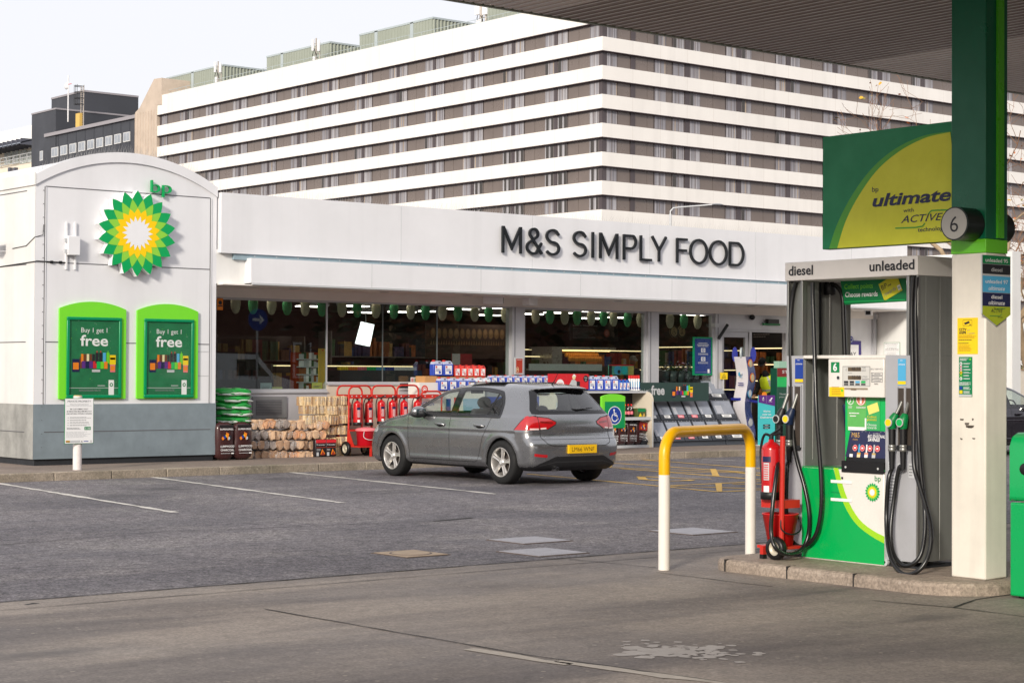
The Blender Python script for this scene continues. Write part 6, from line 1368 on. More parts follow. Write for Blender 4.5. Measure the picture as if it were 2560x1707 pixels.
for s in (1, -1):
 ribbon(b, [(.0, .56), (.50, .56), (.60, .60), (.652, .68), (.655, .79)], .008, SEAM, 'r', s, .002); ribbon(b, [(0, .655), (.80, .655)], .005, SEAM, 'r', s, .002)
b.build('shut_line', body_o)
b = MB()
for s in (1, -1): ribbon(b, RG_FR, .03, GLOSSB, 'r', s, .002); ribbon(b, RG_PANE, .026, GLOSSB, 'r', s, .0022)
b.build('screen_moulding', gate)
for s in (1, -1):
 b = MB(); P = [p for p in LAMP_R[2:]]; ribbon(b, P, .010, SEAM, 'r', s, .005); ribbon(b, [(.665, .79), (.665, .978)], .008, SEAM, 'r', s, .006); ribbon(b, [(.56, .812), (.65, .805)], .022, TAILW, 'r', s, .0065); ribbon(b, [(.675, .80), (.80, .80)], .022, TAILW, 'r', s, .0065); ribbon(b, [(.45, .885), (.64, .90)], .028, mat('tail_lamp_dark', (120, 8, 14), .1, var=0, coat=1), 'r', s, .006)
 b.build('lamp_detail', body_o)
 b = MB(); ribbon(b, [(.60, .42), (.70, .428), (.79, .44)], .040, TAIL, 'r', s, .003); b.build('reflector', body_o)
b = MB()
for s in (1, -1): ribbon(b, [(0, .395), (.45, .395), (.70, .295), (.76, .26)], .036, TRIMB, 'r', s, .003)
b.build('bumper_edge', body_o)
b = MB(); ribbon(b, [(0, .335), (.45, .335), (.62, .30), (.70, .285)], .014, mat('diffuser_ridge', (52, 52, 54), .5, var=0), 'r', 1, .006); ribbon(b, [(0, .335), (.45, .335), (.62, .30), (.70, .285)], .014, MATS['diffuser_ridge'], 'r', -1, .006); b.build('diffuser_ridge', body_o)
b = MB(); b.box((-.030, -.265, .455), (.05, .265, .575), mat('plate_yellow', (236, 186, 20), .4, var=.03))
a = Art((-.030, .265, .455), (0, -1, 0), (0, 0, 1), base=.001); a.text('LM66 WNF', .265, .026, .066, mat('plate_ink_soft', (96, 74, 20), .5, var=0), 0, width=.43, align='c')
pl = b.build('number_plate', car); a.build('registration', pl)
b = MB(); a = Art((.076, .60, .735), (0, -1, 0), (0, 0, 1), base=.002); a.text('GOLF', 0, 0, .026, CHR, 0, width=.135, bold=.02); a.build('badge', gate)
a = Art((.082, -.42, .735), (0, -1, 0), (0, 0, 1), base=.004); a.text('TDI', .02, .018, .022, CHR, 0, width=.06, bold=.02); a.text('BLUEMOTION', 0, -.010, .012, CHR, 0, width=.11, bold=.01); a.build('badge', gate)
b = MB(); b.tube([(.20, .02, 1.075), (.17, -.05, 1.07), (.185, -.36, 1.095)], [.016, .012, .006], BLACK, 8); b.build('wiper', gate)
b = MB(); b.tube([(.30, .42, .235), (.05, .42, .235)], .032, CHR, 14); b.cyl((.047, .42, .235), (.052, .42, .235), .027, BLACK, 14); b.build('exhaust', car)
b = MB(); b.tube([(.66, .0, 1.43), (.60, .0, 1.48), (.52, .0, 1.60)], [.012, .006, .003], BLACK, 6); b.build('aerial', car)
b = MB(); b.box((1.15, -.52, 1.445), (1.95, .52, 1.4595), GLOSSB); b.build('sunroof', car, bevel=.03)
for s in (1, -1):
 b = MB(); M = Matrix.Rotation(s * -.12, 3, 'Z'); b.ell((2.62, s * .955, 1.005), .085, .125, .085, PAINT, 18, 12, M=M); b.build('mirror', car); b = MB(); b.tube([(2.68, s * .84, .955), (2.65, s * .92, .96)], .026, TRIMB, 8); b.ell((2.62, s * .955, .962), .088, .128, .05, TRIMB, 16, 8, M=M); b.box((2.545, s * .87, .955), (2.55, s * 1.04, 1.05), CGLR); b.build('mirror_base', car)
 for x in (1.16, 2.09):
  yy = .893; b = MB(); b.tube(spline([(x - .02, s * yy * .995, .822), (x + .03, s * (yy + .028), .832), (x + .14, s * (yy + .03), .834), (x + .19, s * yy * .995, .826)], 5), .016, PAINT, 8); b.ell((x + .085, s * (yy - .002), .818), .075, .012, .03, SEAM, 14, 6); b.build('handle', doors[(2 if x < 1.5 else 1, s)])
 b = MB(); ribbon(b, [(2.99, .745), (3.09, .745)], .022, CHR, 's', s, .004); b.build('wing_badge', body_o)
def wheel(x, s):
 c = Vector((x, s * .775, WR)); ax = (0, s, 0); b = MB()
 b.lathe([(.205, -.10), (.235, -.108), (.29, -.100), (.312, -.080), (.316, -.04), (.316, .04), (.312, .080), (.29, .100), (.235, .108), (.212, .100)], c, mat('tyre', (26, 26, 27), .75, var=.1, scale=10), 48, axis=ax)
 w = b.build('wheel', car); r = MB()
 r.lathe([(.212, .104), (.206, .108), (.198, .100), (.19, .03), (.19, -.09)], c, ALLOY, 48, axis=ax); r.lathe([(.0, .0), (.135, .0), (.135, -.02)], c, mat('brake_disc', (92, 84, 78), .5, metal=.6), 32, axis=ax); r.lathe([(.14, -.03), (.19, -.03)], c, LINER, 32, axis=ax)
 r.lathe([(0, .098), (.030, .098), (.034, .092), (.062, .082), (.064, .04)], c, ALLOY, 28, axis=ax); r.lathe([(0, .1), (.026, .1)], c, LGREY, 20, axis=ax)
 X = Vector((1, 0, 0)); Zv = Vector((0, 0, 1)); O = Vector((0, s, 0))
 for k in range(5):
  an = R(90 + 72 * k + (10 if s > 0 else 0)); u = X * math.cos(an) + Zv * math.sin(an); v = -X * math.sin(an) + Zv * math.cos(an)
  P = [(.03, .030, .088), (.10, .030, .090), (.17, .040, .094), (.203, .052, .100)]
  vs = []
  for rr, hw, h in P: vs += [c + u * rr + v * hw + O * (h - .022), c + u * rr + v * hw * .62 + O * h, c + u * rr + v * .004 + O * (h - .006), c + u * rr - v * .004 + O * (h - .006), c + u * rr - v * hw * .62 + O * h, c + u * rr - v * hw + O * (h - .022)]
  fs = [(i * 6 + j, i * 6 + j + 1, i * 6 + j + 7, i * 6 + j + 6) for i in range(3) for j in range(5)]; r.add(vs, fs if s < 0 else [f[::-1] for f in fs], ALLOY)
 for k in range(5):
  an = R(126 + 72 * k); u = X * math.cos(an) + Zv * math.sin(an); r.cyl(c + u * .048 + O * .06, c + u * .048 + O * .085, .008, BLACK, 8)
 r.build('rim', w)
for x in (RAX, FAX):
 for s in (1, -1): wheel(x, s)
b = MB(); b.box((.4, -.70, .28), (3.2, .70, .40), FABR); b.box((2.75, -.72, .4), (3.1, .72, .93), FABR); b.box((.25, -.66, .4), (.80, .66, .80), FABR); b.build('cabin_floor', car)
def seat(x, y, w, rear=False):
 b = MB(); b.box((x, y - w / 2, .40), (x + .50, y + w / 2, .56), FABR); b.add([(x - .02, y - w / 2, .5), (x - .02, y + w / 2, .5), (x - .20, y + w / 2 - .05, 1.06), (x - .20, y - w / 2 + .05, 1.06), (x + .10, y - w / 2, .5), (x + .10, y + w / 2, .5), (x - .10, y + w / 2 - .05, 1.06), (x - .10, y - w / 2 + .05, 1.06)], [(0, 1, 2, 3), (7, 6, 5, 4), (0, 4, 5, 1), (1, 5, 6, 2), (2, 6, 7, 3), (3, 7, 4, 0)], FABR)
 st = b.build('seat', car, bevel=.03)
 for dy in ((-.40, 0, .40) if rear else (0,)):
  h = MB(); h.ell((x - .17, y + dy, 1.15 if not rear else 1.06), .05, .13 if not rear else .11, .09 if not rear else .06, FABR, 16, 10); h.tube([(x - .16, y + dy - .06, 1.0), (x - .17, y + dy - .06, 1.1)], .008, CHR, 6); h.tube([(x - .16, y + dy + .06, 1.0), (x - .17, y + dy + .06, 1.1)], .008, CHR, 6); h.build('headrest', st)
seat(1.95, .36, .5); seat(1.95, -.36, .5); seat(1.05, 0, 1.25, True)
b = MB(); M = Matrix.Translation((2.55, -.36, .93)) @ Matrix.Rotation(R(-65), 4, 'Y'); ring = [M @ Vector((.18 * math.cos(2 * math.pi * i / 24), .18 * math.sin(2 * math.pi * i / 24), 0)) for i in range(25)]; b.tube(ring, .015, BLACK, 8, False); b.build('steering_wheel', car)
b = MB(); b.box((2.38, -.11, 1.28), (2.41, .11, 1.34), BLACK); b.build('inner_mirror', car)
far = copy_tree(car); far['label'] = 'dark plum car glimpsed between the column and the green bin'; far['category'] = 'car'
SW = {'grey_metallic_paint': PAINT2}
def repaint(o):
 for ch in o.children:
  if ch.type == 'MESH' and any(s.material and s.material.name == 'grey_metallic_paint' for s in ch.material_slots):
   for s in ch.material_slots:
    if s.material.name == 'grey_metallic_paint': s.link = 'OBJECT'; s.material = PAINT2
  repaint(ch)
repaint(far)
car.location = (CARX, CARY, 0); car.rotation_euler = (0, 0, CARYAW)
far.location = FARLOC; far.rotation_euler = (0, 0, FARYAW)
GY = 27.35                                                   # line along which the goods stand
PZ = .122
gq = lambda px, py, y=GY: onY(px, py, y)
def film_mat():
 m = bpy.data.materials.new('wrinkled_film'); m.use_nodes = True; N, L = m.node_tree.nodes, m.node_tree.links; b = N['Principled BSDF']; b.inputs['Base Color'].default_value = (.75, .74, .74, 1); b.inputs['Roughness'].default_value = .22
 tc = N.new('ShaderNodeTexCoord'); nz = N.new('ShaderNodeTexNoise'); nz.inputs['Scale'].default_value = 16; nz.inputs['Detail'].default_value = 5; nz.inputs['Distortion'].default_value = 1.5; L.new(tc.outputs['Object'], nz.inputs[0])
 mr = N.new('ShaderNodeMapRange'); mr.inputs[1].default_value = .45; mr.inputs[2].default_value = .72; mr.inputs[3].default_value = .05; mr.inputs[4].default_value = .55; L.new(nz.outputs[0], mr.inputs[0])
 bp = N.new('ShaderNodeBump'); bp.inputs['Strength'].default_value = .8; bp.inputs['Distance'].default_value = .03; L.new(nz.outputs[0], bp.inputs['Height']); L.new(bp.outputs[0], b.inputs['Normal'])
 tr = N.new('ShaderNodeBsdfTransparent'); ms = N.new('ShaderNodeMixShader'); L.new(mr.outputs[0], ms.inputs[0]); L.new(tr.outputs[0], ms.inputs[1]); L.new(b.outputs[0], ms.inputs[2]); L.new(ms.outputs[0], N['Material Output'].inputs[0]); return m
FILM = film_mat()
WOODS = [mat('split_log_tan', (206, 172, 140), .8, var=.25, scale=9), mat('split_log_grey', (152, 140, 132), .8, var=.3, scale=9), mat('split_log_brown', (172, 140, 114), .8, var=.3, scale=9), mat('split_log_rust', (198, 150, 114), .8, var=.25, scale=9)]
KIND = [mat('kindling_pale', (214, 186, 142), .8, var=.16, scale=20), mat('kindling_cream', (226, 204, 166), .8, var=.14, scale=20), mat('kindling_dull', (176, 142, 106), .8, var=.2, scale=20)]
def pillow(b, c, w, d, h, m, seed, k=8, pinch=.55, wob=.06, M=None):
 """a stuffed bag lying flat or standing: rounded box with crumples"""
 rd = random.Random(seed); n = 14; vs = []; c = Vector(c)
 ph = [rd.uniform(0, 6) for _ in range(6)]
 for i in range(k + 1):
  t = -1 + 2 * i / k; s = (1 - abs(t) ** 3.0) ** .5 if abs(t) < 1 else 0; s = max(s, .05)
  for j in range(n):
   a = 2 * math.pi * j / n; ca, sa = math.cos(a), math.sin(a); q = (abs(ca) ** 4 + abs(sa) ** 4) ** -.25
   r = 1 + wob * (math.sin(3 * a + ph[0] + 3 * t) + .6 * math.sin(5 * a + ph[1] - 4 * t) + .5 * math.sin(7 * t + ph[2]) * ca)
   p = Vector((ca * q * w / 2 * (s ** pinch) * r, sa * q * d / 2 * (s ** pinch) * r, t * h / 2 + (wob * h * .3 * math.sin(2 * a + ph[3]))))
   vs.append(c + (M @ p if M is not None else p))
 fs = [(i * n + j, i * n + (j + 1) % n, (i + 1) * n + (j + 1) % n, (i + 1) * n + j) for i in range(k) for j in range(n)]
 fs += [tuple(range(n - 1, -1, -1)), tuple(range(k * n, k * n + n))]
 b.add(vs, fs, m, True); return b
rows = [(1138, 5.2), (1112, 5.2), (1086, 5.0), (1061, 4.6)]
def log_net(c, w, d, h, seed, label):
 rd = random.Random(seed); t = thing('log_net', tuple(c - Vector((0, 0, h / 2))), label, 'firewood', 'nets of split logs stacked by the wall'); b = MB(); n = 2; m0 = rd.choice([0, 0, 0, 1, 2, 3, 3])
 for i in range(n):
  for j in range(1):
   x = c.x - w / 2 + (i + .5) * w / n; z = c.z; m = WOODS[m0 if rd.random() < .7 else rd.randrange(4)]; ww, hh = w / n * rd.uniform(.54, .62), h * rd.uniform(.50, .58)
   pts = [(x + ww * math.cos(a) * rd.uniform(.75, 1.05), c.y - d / 2 + rd.uniform(-.015, .02), z + hh * math.sin(a) * rd.uniform(.75, 1.05)) for a in [2 * math.pi * k / 7 for k in range(7)]]
   b.prism(pts, (rd.uniform(-.01, .01), d * .95, 0), m)
 b.build('logs', t); f = MB(); pillow(f, c, w * 1.04, d * 1.02, h * 1.02, FILM, seed, 6, .35, .035); f.build('film', t)
for r, (py, _) in enumerate(rows):
 nn = [6, 6, 6, 6][r]
 for k in range(nn):
  px = 628 + k * 32.5 + (r % 2) * 6 + random.uniform(-2, 2); c = gq(px, py + random.uniform(-1.5, 1.5), 27.5 + random.uniform(-.03, .05)); log_net(c, .285, .24, .172, r * 31 + k * 7 + 3, f'film wrapped net of split logs, {ORD[k]} from the left in the {["bottom", "second", "third", "top"][r]} row')
def kindling(c, w, d, h, seed, label):
 rd = random.Random(seed); t = thing('kindling_net', tuple(c - Vector((0, 0, h / 2))), label, 'kindling', 'nets of pale kindling stacked beside the logs'); b = MB()
 for i in range(9):
  x = c.x - w / 2 + (i + .5) * w / 9
  for j in range(2):
   y = c.y - d / 2 + j * .05 + rd.uniform(-.012, .012); tl = rd.uniform(-.02, .02); b.prism([(x - w / 20, y, c.z - h / 2), (x + w / 20 * .9, y + .004, c.z - h / 2), (x + w / 20 * .9 + tl, y + .004, c.z + h / 2 * rd.uniform(.88, 1)), (x - w / 20 + tl, y, c.z + h / 2 * rd.uniform(.88, 1))], (0, .06, 0), KIND[rd.choice([0, 0, 1, 1, 2])])
 b.box((c.x - w * .48, c.y - d / 2 + .08, c.z - h / 2), (c.x + w * .48, c.y + d / 2, c.z + h * .46), KIND[2]); b.build('sticks', t); f = MB(); pillow(f, c, w * 1.05, d * 1.05, h * 1.02, FILM, seed, 6, .3, .05); f.build('film', t)
for r, (py, p0, nn) in enumerate(((1128, 803, 3), (1103, 795, 3), (1075, 790, 3), (1048, 770, 4), (1024, 766, 4), (1001, 764, 4))):
 for k in range(nn): kindling(gq(p0 + k * 27.5 + random.uniform(-3, 3), py + random.uniform(-1.5, 1.5), 27.55 + random.uniform(-.05, .04)), random.uniform(.22, .26), .22, .158, r * 17 + k * 5 + 50, f'clear net of pale kindling sticks, {ORD[k]} from the left in {["the bottom row", "the second row", "the third row", "the fourth row", "the fifth row", "the top row"][r]}')
for k, px in enumerate((798, 824)):
 c = gq(px, 1117, 27.32); t = thing('firelighter_bag', (c.x, c.y, PZ), ['dark bag of instant fire logs with a red top, left of its twin', 'dark bag of instant fire logs with a red top, right of its twin'][k], 'fuel bag', 'red topped bags before the kindling'); w, h = .215, .30
 b = MB(); b.box((c.x - w / 2, c.y - .05, PZ), (c.x + w / 2, c.y + .05, PZ + h), mat('firebag_black', (34, 30, 34), .35, var=.1)); b.build('bag', t, bevel=.02)
 a = facing_v(c.x - w / 2, c.y - .051, PZ); a.rect(0.005, h * .80, w - .005, h * .985, REDP, 0); a.text('Firewater'[:4] + 'master', w / 2, h * .66, .024, WPRINT, 1, width=w * .8, align='c') if False else a.text('Firemaster', w / 2, h * .66, .024, WPRINT, 1, width=w * .8, align='c'); a.rect(.01, h * .52, w - .01, h * .56, swatch('ember', (150, 52, 34)), 1)
 a.poly([(w * .45, h * .12), (w * .62, h * .46), (w * .78, h * .30), (w * .92, h * .16)], ORANGE, 1); a.poly([(w * .5, h * .1), (w * .68, h * .34), (w * .88, h * .1)], swatch('ember', (150, 52, 34)), 2); a.rect(w * .08, h * .05, w * .3, h * .26, LGREY, 1); a.bars(w * .08, w * .5, h * .34, h * .46, 2, LGREY, 1, k); a.build('print', t)
CHB = mat('charcoal_bag', (62, 34, 34), .28, var=.15, scale=8, coat=.2)
def charcoal_bag(c, w, d, h, seed, label, group, tilt=0., red=False):
 t = thing('charcoal_bag', (c[0], c[1], c[2]), label, 'charcoal bag', group); c = Vector(c); b = MB(); M = Matrix.Rotation(tilt, 3, 'Y'); pillow(b, c + Vector((0, 0, h / 2)), w, d, h, CHB, seed, 12, .28, .03, M); b.build('bag', t)
 a = Art(c + M @ Vector((-w / 2, -d / 2 - .012, 0)), M @ Vector((1, 0, 0)), M @ Vector((0, 0, 1)), base=.002)
 a.rect(w * .12, h * .86, w * .88, h * .93, swatch('bag_top', (28, 24, 26)), 0); a.text('SUPERGRILL', w / 2, h * .80, .026, WPRINT, 1, width=w * .72, align='c', bold=.02)
 if red: a.rect(w * .08, h * .5, w * .92, h * .78, swatch('bag_red', (150, 34, 32)), 0)
 for k, m in enumerate((ORANGE, BLUE, YEL, LGREY, INK)): a.disc(w * (.30 + .1 * k), h * (.58 + .035 * ((k * 7) % 3)), w * .07, m, 1 + k % 2, 10, h * .045)
 a.poly([(w * .45, h * .74), (w * .55, h * .52), (w * .62, h * .70)], ORANGE, 3)
 a.text('LUMPWOOD', w * .54, h * .34, .036, WPRINT, 1, width=w * .72, align='c', bold=.015); a.text('CHARCOAL', w * .54, h * .245, .036, WPRINT, 1, width=w * .72, align='c', bold=.015); a.bars(w * .2, w * .88, h * .17, h * .2, 1, LGREY, 1, seed); a.rect(w * .74, h * .17, w * .88, h * .20, WPRINT, 2); a.build('print', t)
cA, cB = gq(563, 1150, 27.05), gq(608, 1150, 27.05)
charcoal_bag((cA.x, 27.12, PZ), .36, .2, .63, 1, 'shiny brown lumpwood charcoal bag standing against the sign block end', 'charcoal bags left of the logs')
charcoal_bag((cB.x, 27.12, PZ), .36, .2, .63, 2, 'shiny brown lumpwood charcoal bag standing next to the logs', 'charcoal bags left of the logs')
b = MB()
for k in range(3): b.box((16.05, 27.45, PZ + k * .2), (17.0, 27.95, PZ + .19 + k * .2), mat('dark_sack', (62, 60, 62), .6, var=.2))
o = b.build('sack_pile', loc=(16.5, 27.7, PZ), bevel=.05); tag(o, 'dark sacks hidden behind the charcoal bags, under the green bags', 'sacks')
GBAG = mat('green_bag', (34, 150, 62), .3, var=.12, scale=6, coat=.2); WBAG = mat('white_bag', (198, 204, 198), .35, var=.1)
for r in range(5):
 for k, px in enumerate((560, 589)):
  c = gq(px + (r % 2) * 3, 1049 - r * 17.2, 27.6); w, d, h = .42, .44, .125; t = thing('green_bag', tuple(c - Vector((0, 0, h / 2))), f'plump green and white bag, {["bottom", "second lowest", "middle", "second highest", "topmost"][r]} of the {["left", "right"][k]} pile beside the sign block', 'bag', 'green bags piled beside the sign block')
  b = MB(); pillow(b, c, w, d, h * 1.25, GBAG, r * 9 + k, 10, .75, .10); b.build('bag', t); b = MB(); pillow(b, c + Vector((.01, -.015, -.028)), w * .98, d, h * .55, WBAG, r * 9 + k + 40, 8, .6, .10); b.build('band', t)
def trolley(px0, px1, ytop, label, Y=27.45, bucket_=False, wheel_=False, ext=(0.28, .74)):
 a0, a1 = gq(px0, 1000, Y).x, gq(px1, 1000, Y).x; zt = gq((px0 + px1) / 2, ytop, Y).z; t = thing('extinguisher_trolley', ((a0 + a1) / 2, Y, PZ), label, 'trolley', 'red extinguisher trolleys'); r = .017; rad = .11; b = MB()
 P = [(a0, Y, PZ + .16), (a0, Y, zt - rad)] + [(a0 + rad - rad * math.cos(R(k * 15)), Y, zt - rad + rad * math.sin(R(k * 15))) for k in range(1, 7)] + [(a1 - rad + rad * math.sin(R(k * 15)), Y, zt - rad + rad * math.cos(R(k * 15))) for k in range(0, 7)] + [(a1, Y, PZ + .16)]
 b.tube(P, r, REDT, 8); zc = gq(0 + px0, 990, Y).z
 b.box((a0 - .01, Y - .03, zc - .04), (a1 + .01, Y - .012, zc + .03), REDT); b.box((a0, Y - .03, zc - .62), (a1, Y - .012, zc - .59), REDT)
 b.box((a0 - .04, Y - .42, PZ + .16), (a1 + .04, Y + .02, PZ + .18), REDT); b.box((a1 - .1, Y - .42, PZ), (a1 - .07, Y - .38, PZ + .16), REDT)
 b.prism([(a0 - .02, Y - .0, .62), (a0 - .02, Y - .20, PZ + .16), (a0 - .02, Y + .03, PZ + .16)], (.012, 0, 0), REDT); b.build('frame', t)
 b = MB(); q = .016
 for f in (.15, .5, .85): x = a0 + (a1 - a0) * f; b.cyl((x, Y - .04, zc), (x, Y - .03, zc), .012, LGREY, 8)
 b.build('bolts', t)
 for k in (0, 1): cart_wheel(t, Vector(((a0 - .07, a1 + .07)[k], Y - .02, PZ + .128)), .128, (1, 0, 0))
 return a0, a1, Y, zc
T = [trolley(843, 928, 964, 'red extinguisher trolley half hidden by the kindling, leftmost in the row', 27.62), trolley(872, 905, 966, 'red extinguisher trolley standing forward with the lidded bucket on its tray', 27.3), trolley(930, 988, 964, 'red extinguisher trolley between the lidded bucket and the white stand', 27.5), trolley(992, 1046, 963, 'red extinguisher trolley in front of the white cardboard stand', 27.5), trolley(1052, 1104, 978, 'red extinguisher trolley seen over the bonnet of the grey car', 27.45)]
lab = ['darkest red extinguisher, just behind the forward trolley upright', 'red extinguisher on the forward trolley, beside the lidded bucket', 'red extinguisher next to the right of the one on the forward trolley', 'red extinguisher hanging left of the third trolley centre, above the car bonnet', 'red extinguisher hanging right on the third trolley, above the car bonnet', 'red extinguisher on the trolley before the white stand', 'red extinguisher partly hidden by the grey car door mirror']
for k, (px, y) in enumerate(((868, 27.58), (893, 27.30), (922, 27.42), (953, 27.44), (981, 27.44), (1010, 27.44), (1043, 27.40))):
 c = gq(px, 1063 - (3 if k > 2 else 0), y); extinguisher(c, .92, 0, lab[k], 'extinguishers on trolleys', (-.35, -1))
bc_ = gq(915, 1127, 27.12); bucket((bc_.x, 27.12, PZ + .185), .155, .185, .27, mat('bucket_pink_red', (212, 34, 52), .35, var=.05), 'red bucket with a pale pink lid on the forward trolley tray', mat('bucket_lid', (222, 120, 126), .4, var=.05))
sp = onZ(193, 1174, .12); t = thing('post_sign', (sp.x, sp.y, .12), 'small green edged private property notice on a stout white wooden post by the kerb', 'sign')
b = MB(); zt_ = onY(193, 990, sp.y).z; b.cyl((sp.x, sp.y, .11), (sp.x, sp.y, zt_), .065, mat('post_white', (222, 214, 212), .6, var=.08, scale=12), 20); b.cyl((sp.x, sp.y, zt_), (sp.x, sp.y, zt_ + .012), .058, mat('post_end_grain', (206, 168, 112), .7), 20); b.build('post', t)
ys_ = sp.y - .075; p0, p1 = onY(161, 995, ys_), onY(233, 1108, ys_); b = MB(); b.box((p0.x, ys_ - .006, p1.z), (p1.x, ys_, p0.z), GREEN); b.build('board', t, bevel=.002)
def property_text(a, w, h):
 a.rect(.008, .008, w - .008, h - .008, WPRINT, 0); a.text('PRIVATE PROPERTY', w / 2, h * .91, h * .042, GREYINK, 1, width=w * .80, align='c', bold=.012); a.bars(w * .06, w * .94, h * .82, h * .88, 3, LGREY, 1, 1, center=True)
 for s, y in (('BP CUSTOMERS ONLY', .745), ('30 MINUTES MAXIMUM STAY', .695), ('(NO RETURN WITHIN 4 HOURS)', .645)): a.text(s, w / 2, h * y, h * .030, swatch('dark_grey_print', (84, 84, 88)), 1, width=w * (.62 if y > .72 else .86), align='c', bold=.012)
 for k in range(4): a.bars(w * .18, w * .92, h * (.555 - k * .055), h * (.59 - k * .055), 2, GREYINK, 1, 3 + k, .4); a.disc(w * .12, h * (.572 - k * .055), w * .015, GREYINK, 1, 8)
 a.rect(w * .68, h * .30, w * .90, h * .37, GREEN, 1); a.text('£100', w * .79, h * .318, h * .034, WPRINT, 2, width=w * .18, align='c', bold=.01); a.bars(w * .08, w * .64, h * .31, h * .36, 2, GREYINK, 1, 8); a.bars(w * .06, w * .92, h * .13, h * .27, 6, LGREY, 1, 9, .35)
 a.rect(w * .05, h * .03, w * .19, h * .075, swatch('ochre_print', (196, 150, 50)), 1); a.rect(w * .05, h * .045, w * .19, h * .055, INK, 2); a.rect(w * .66, h * .045, w * .82, h * .062, BLUE, 1); a.ring(w * .91, h * .05, w * .02, w * .03, GREYINK, 1, 12); a.poly([(w * .56, h * .035), (w * .63, h * .035), (w * .595, h * .075)], GREYINK, 1); a.rect(w * .2, h * .03, w * .54, h * .075, LGREY, 1)
a = facing_v(p0.x, ys_ - .006, p1.z); property_text(a, p1.x - p0.x, p0.z - p1.z); a.build('print', t)
def at(px, py, y=27.5): return gq(px, py, y)
def slab(name, p0, q0, p1, q1, y, d, m, label, cat, bev=0., zb=None):
 A, B = at(p0, q0, y), at(p1, q1, y); z0 = B.z if zb is None else zb; o_ = thing(name, ((A.x + B.x) / 2, y, z0), label, cat); b = MB(); b.box((A.x, y, z0), (B.x, y + d, A.z), m); b.build('body', o_, bevel=bev); return o_, facing_v(A.x, y, z0), B.x - A.x, A.z - z0
STW = mat('stand_white', (226, 222, 218), .5, var=.03)
t, a, w, h = slab('display_stand', 1049, 956, 1212, 1006, 27.55, .35, STW, 'white cardboard stand printed in red and blue behind the grey car', 'display stand', zb=PZ)
ht_ = h; y0 = h - .30
a.disc(w * .075, h - .125, .075, swatch('oil_red', (214, 66, 44)), 0); a.ring(w * .075, h - .125, .035, .045, WPRINT, 1); a.poly([(w * .05, h - .14), (w * .10, h - .14), (w * .075, h - .10)], WPRINT, 1); a.text('UNIPART', w * .30, h - .17, .085, swatch('oil_red', (214, 66, 44)), 0, width=.62); a.text('SCREEN', w * .02, h - .42, .07, BLUE, 0, width=.30, bold=.01)
a.rect(w * .40, .1, w * .47, h - .30, BLUE, 0); a.rect(w * .52, .1, w * .60, h - .28, swatch('oil_red', (214, 66, 44)), 0); a.rect(w * .66, .1, w * .97, h - .30, swatch('pale_blue_print', (150, 180, 205)), 0); a.bars(w * .05, w * .36, h * .3, h - .6, 6, LGREY, 0, 4); a.build('print', t)
t, a, w, h = slab('display_stand', 1212, 958, 1372, 1006, 27.6, .4, mat('stand_grey', (150, 152, 158), .5), 'long low grey stand carrying a row of blue bottles behind the car roof', 'display stand', zb=PZ)
a.rect(.03, h * .2, w - .03, h * .8, BLUE, 0); a.build('print', t)
slab('cardboard_box', 1063, 940, 1092, 958, 27.62, .3, mat('cardboard', (190, 142, 92), .8, var=.08), 'open brown cardboard box left of the blue bottles', 'box', .004, zb=at(1063, 956, 27.55).z)
slab('cardboard_box', 1094, 942, 1215, 960, 27.75, .25, mat('cardboard', (190, 142, 92)), 'long brown box holding up the red bottles', 'box', .004, zb=at(1094, 956, 27.55).z)
BLB = mat('bottle_blue', (58, 84, 186), .2, var=.06, coat=.3); BLR = mat('bottle_red', (226, 62, 50), .2, var=.05, coat=.3); BLW = mat('bottle_clear', (206, 214, 226), .25, var=.06, coat=.3); CAPR = mat('cap_red', (212, 44, 40), .35, var=0); SHO = mat('bottle_shoulder', (190, 198, 222), .25, var=.05)
def jerry(c, w, h, m, label, group, d=.13, cap=CAPR, lab=WPRINT):
 c = Vector(c); t = thing('bottle', tuple(c), label, 'bottle', group); b = MB()
 b.box((c.x - w / 2, c.y, c.z), (c.x + w / 2, c.y + d, c.z + h * .76), m); b.build('body', t, bevel=.012)
 b = MB(); b.prism([(c.x - w * .47, c.y + .01, c.z + h * .75), (c.x + w * .47, c.y + .01, c.z + h * .75), (c.x + w * .42, c.y + .02, c.z + h * .88), (c.x + w * .26, c.y + .02, c.z + h * .97), (c.x - w * .1, c.y + .02, c.z + h * .97), (c.x - w * .40, c.y + .02, c.z + h * .90)], (0, d - .03, 0), SHO if m is BLB else m); b.box((c.x + w * .06, c.y + .008, c.z + h * .82), (c.x + w * .24, c.y + .021, c.z + h * .90), INK); b.build('handle', t)
 b = MB(); b.cyl((c.x - w * .28, c.y + d / 2, c.z + h * .93), (c.x - w * .28, c.y + d / 2, c.z + h * 1.02), w * .15, cap, 12); b.build('cap', t)
 a = facing_v(c.x - w * .34, c.y, c.z + h * .10); a.rect(0, 0, w * .68, h * .58, lab, 0); a.rect(w * .06, h * .40, w * .2, h * .54, REDP, 1); a.bars(w * .08, w * .6, h * .18, h * .36, 3, BLUE if m is BLB else REDP, 1, 3); a.disc(w * .48, h * .12, w * .12, m, 1, 12, h * .09); a.build('label', t)
def row(px0, px1, n, qb, qt, m, y, lab, group, cap=CAPR):
 z = at(px0, qb, y).z; x0, x1 = at(px0, qb, y).x, at(px1, qb, y).x; h = at(px0, qt, y).z - z; w = (x1 - x0) / n
 for k in range(n): jerry((x0 + w * (k + .5), y, z), w * .94, h * .96, m, lab(k, n), group, cap=cap)
row(1083, 1134, 2, 939, 899, BLB, 27.72, lambda k, n: ['big blue screen wash bottle standing highest, left of the pair', 'big blue screen wash bottle right of the pair, touching the red bottles'][k], 'blue screen wash bottles')
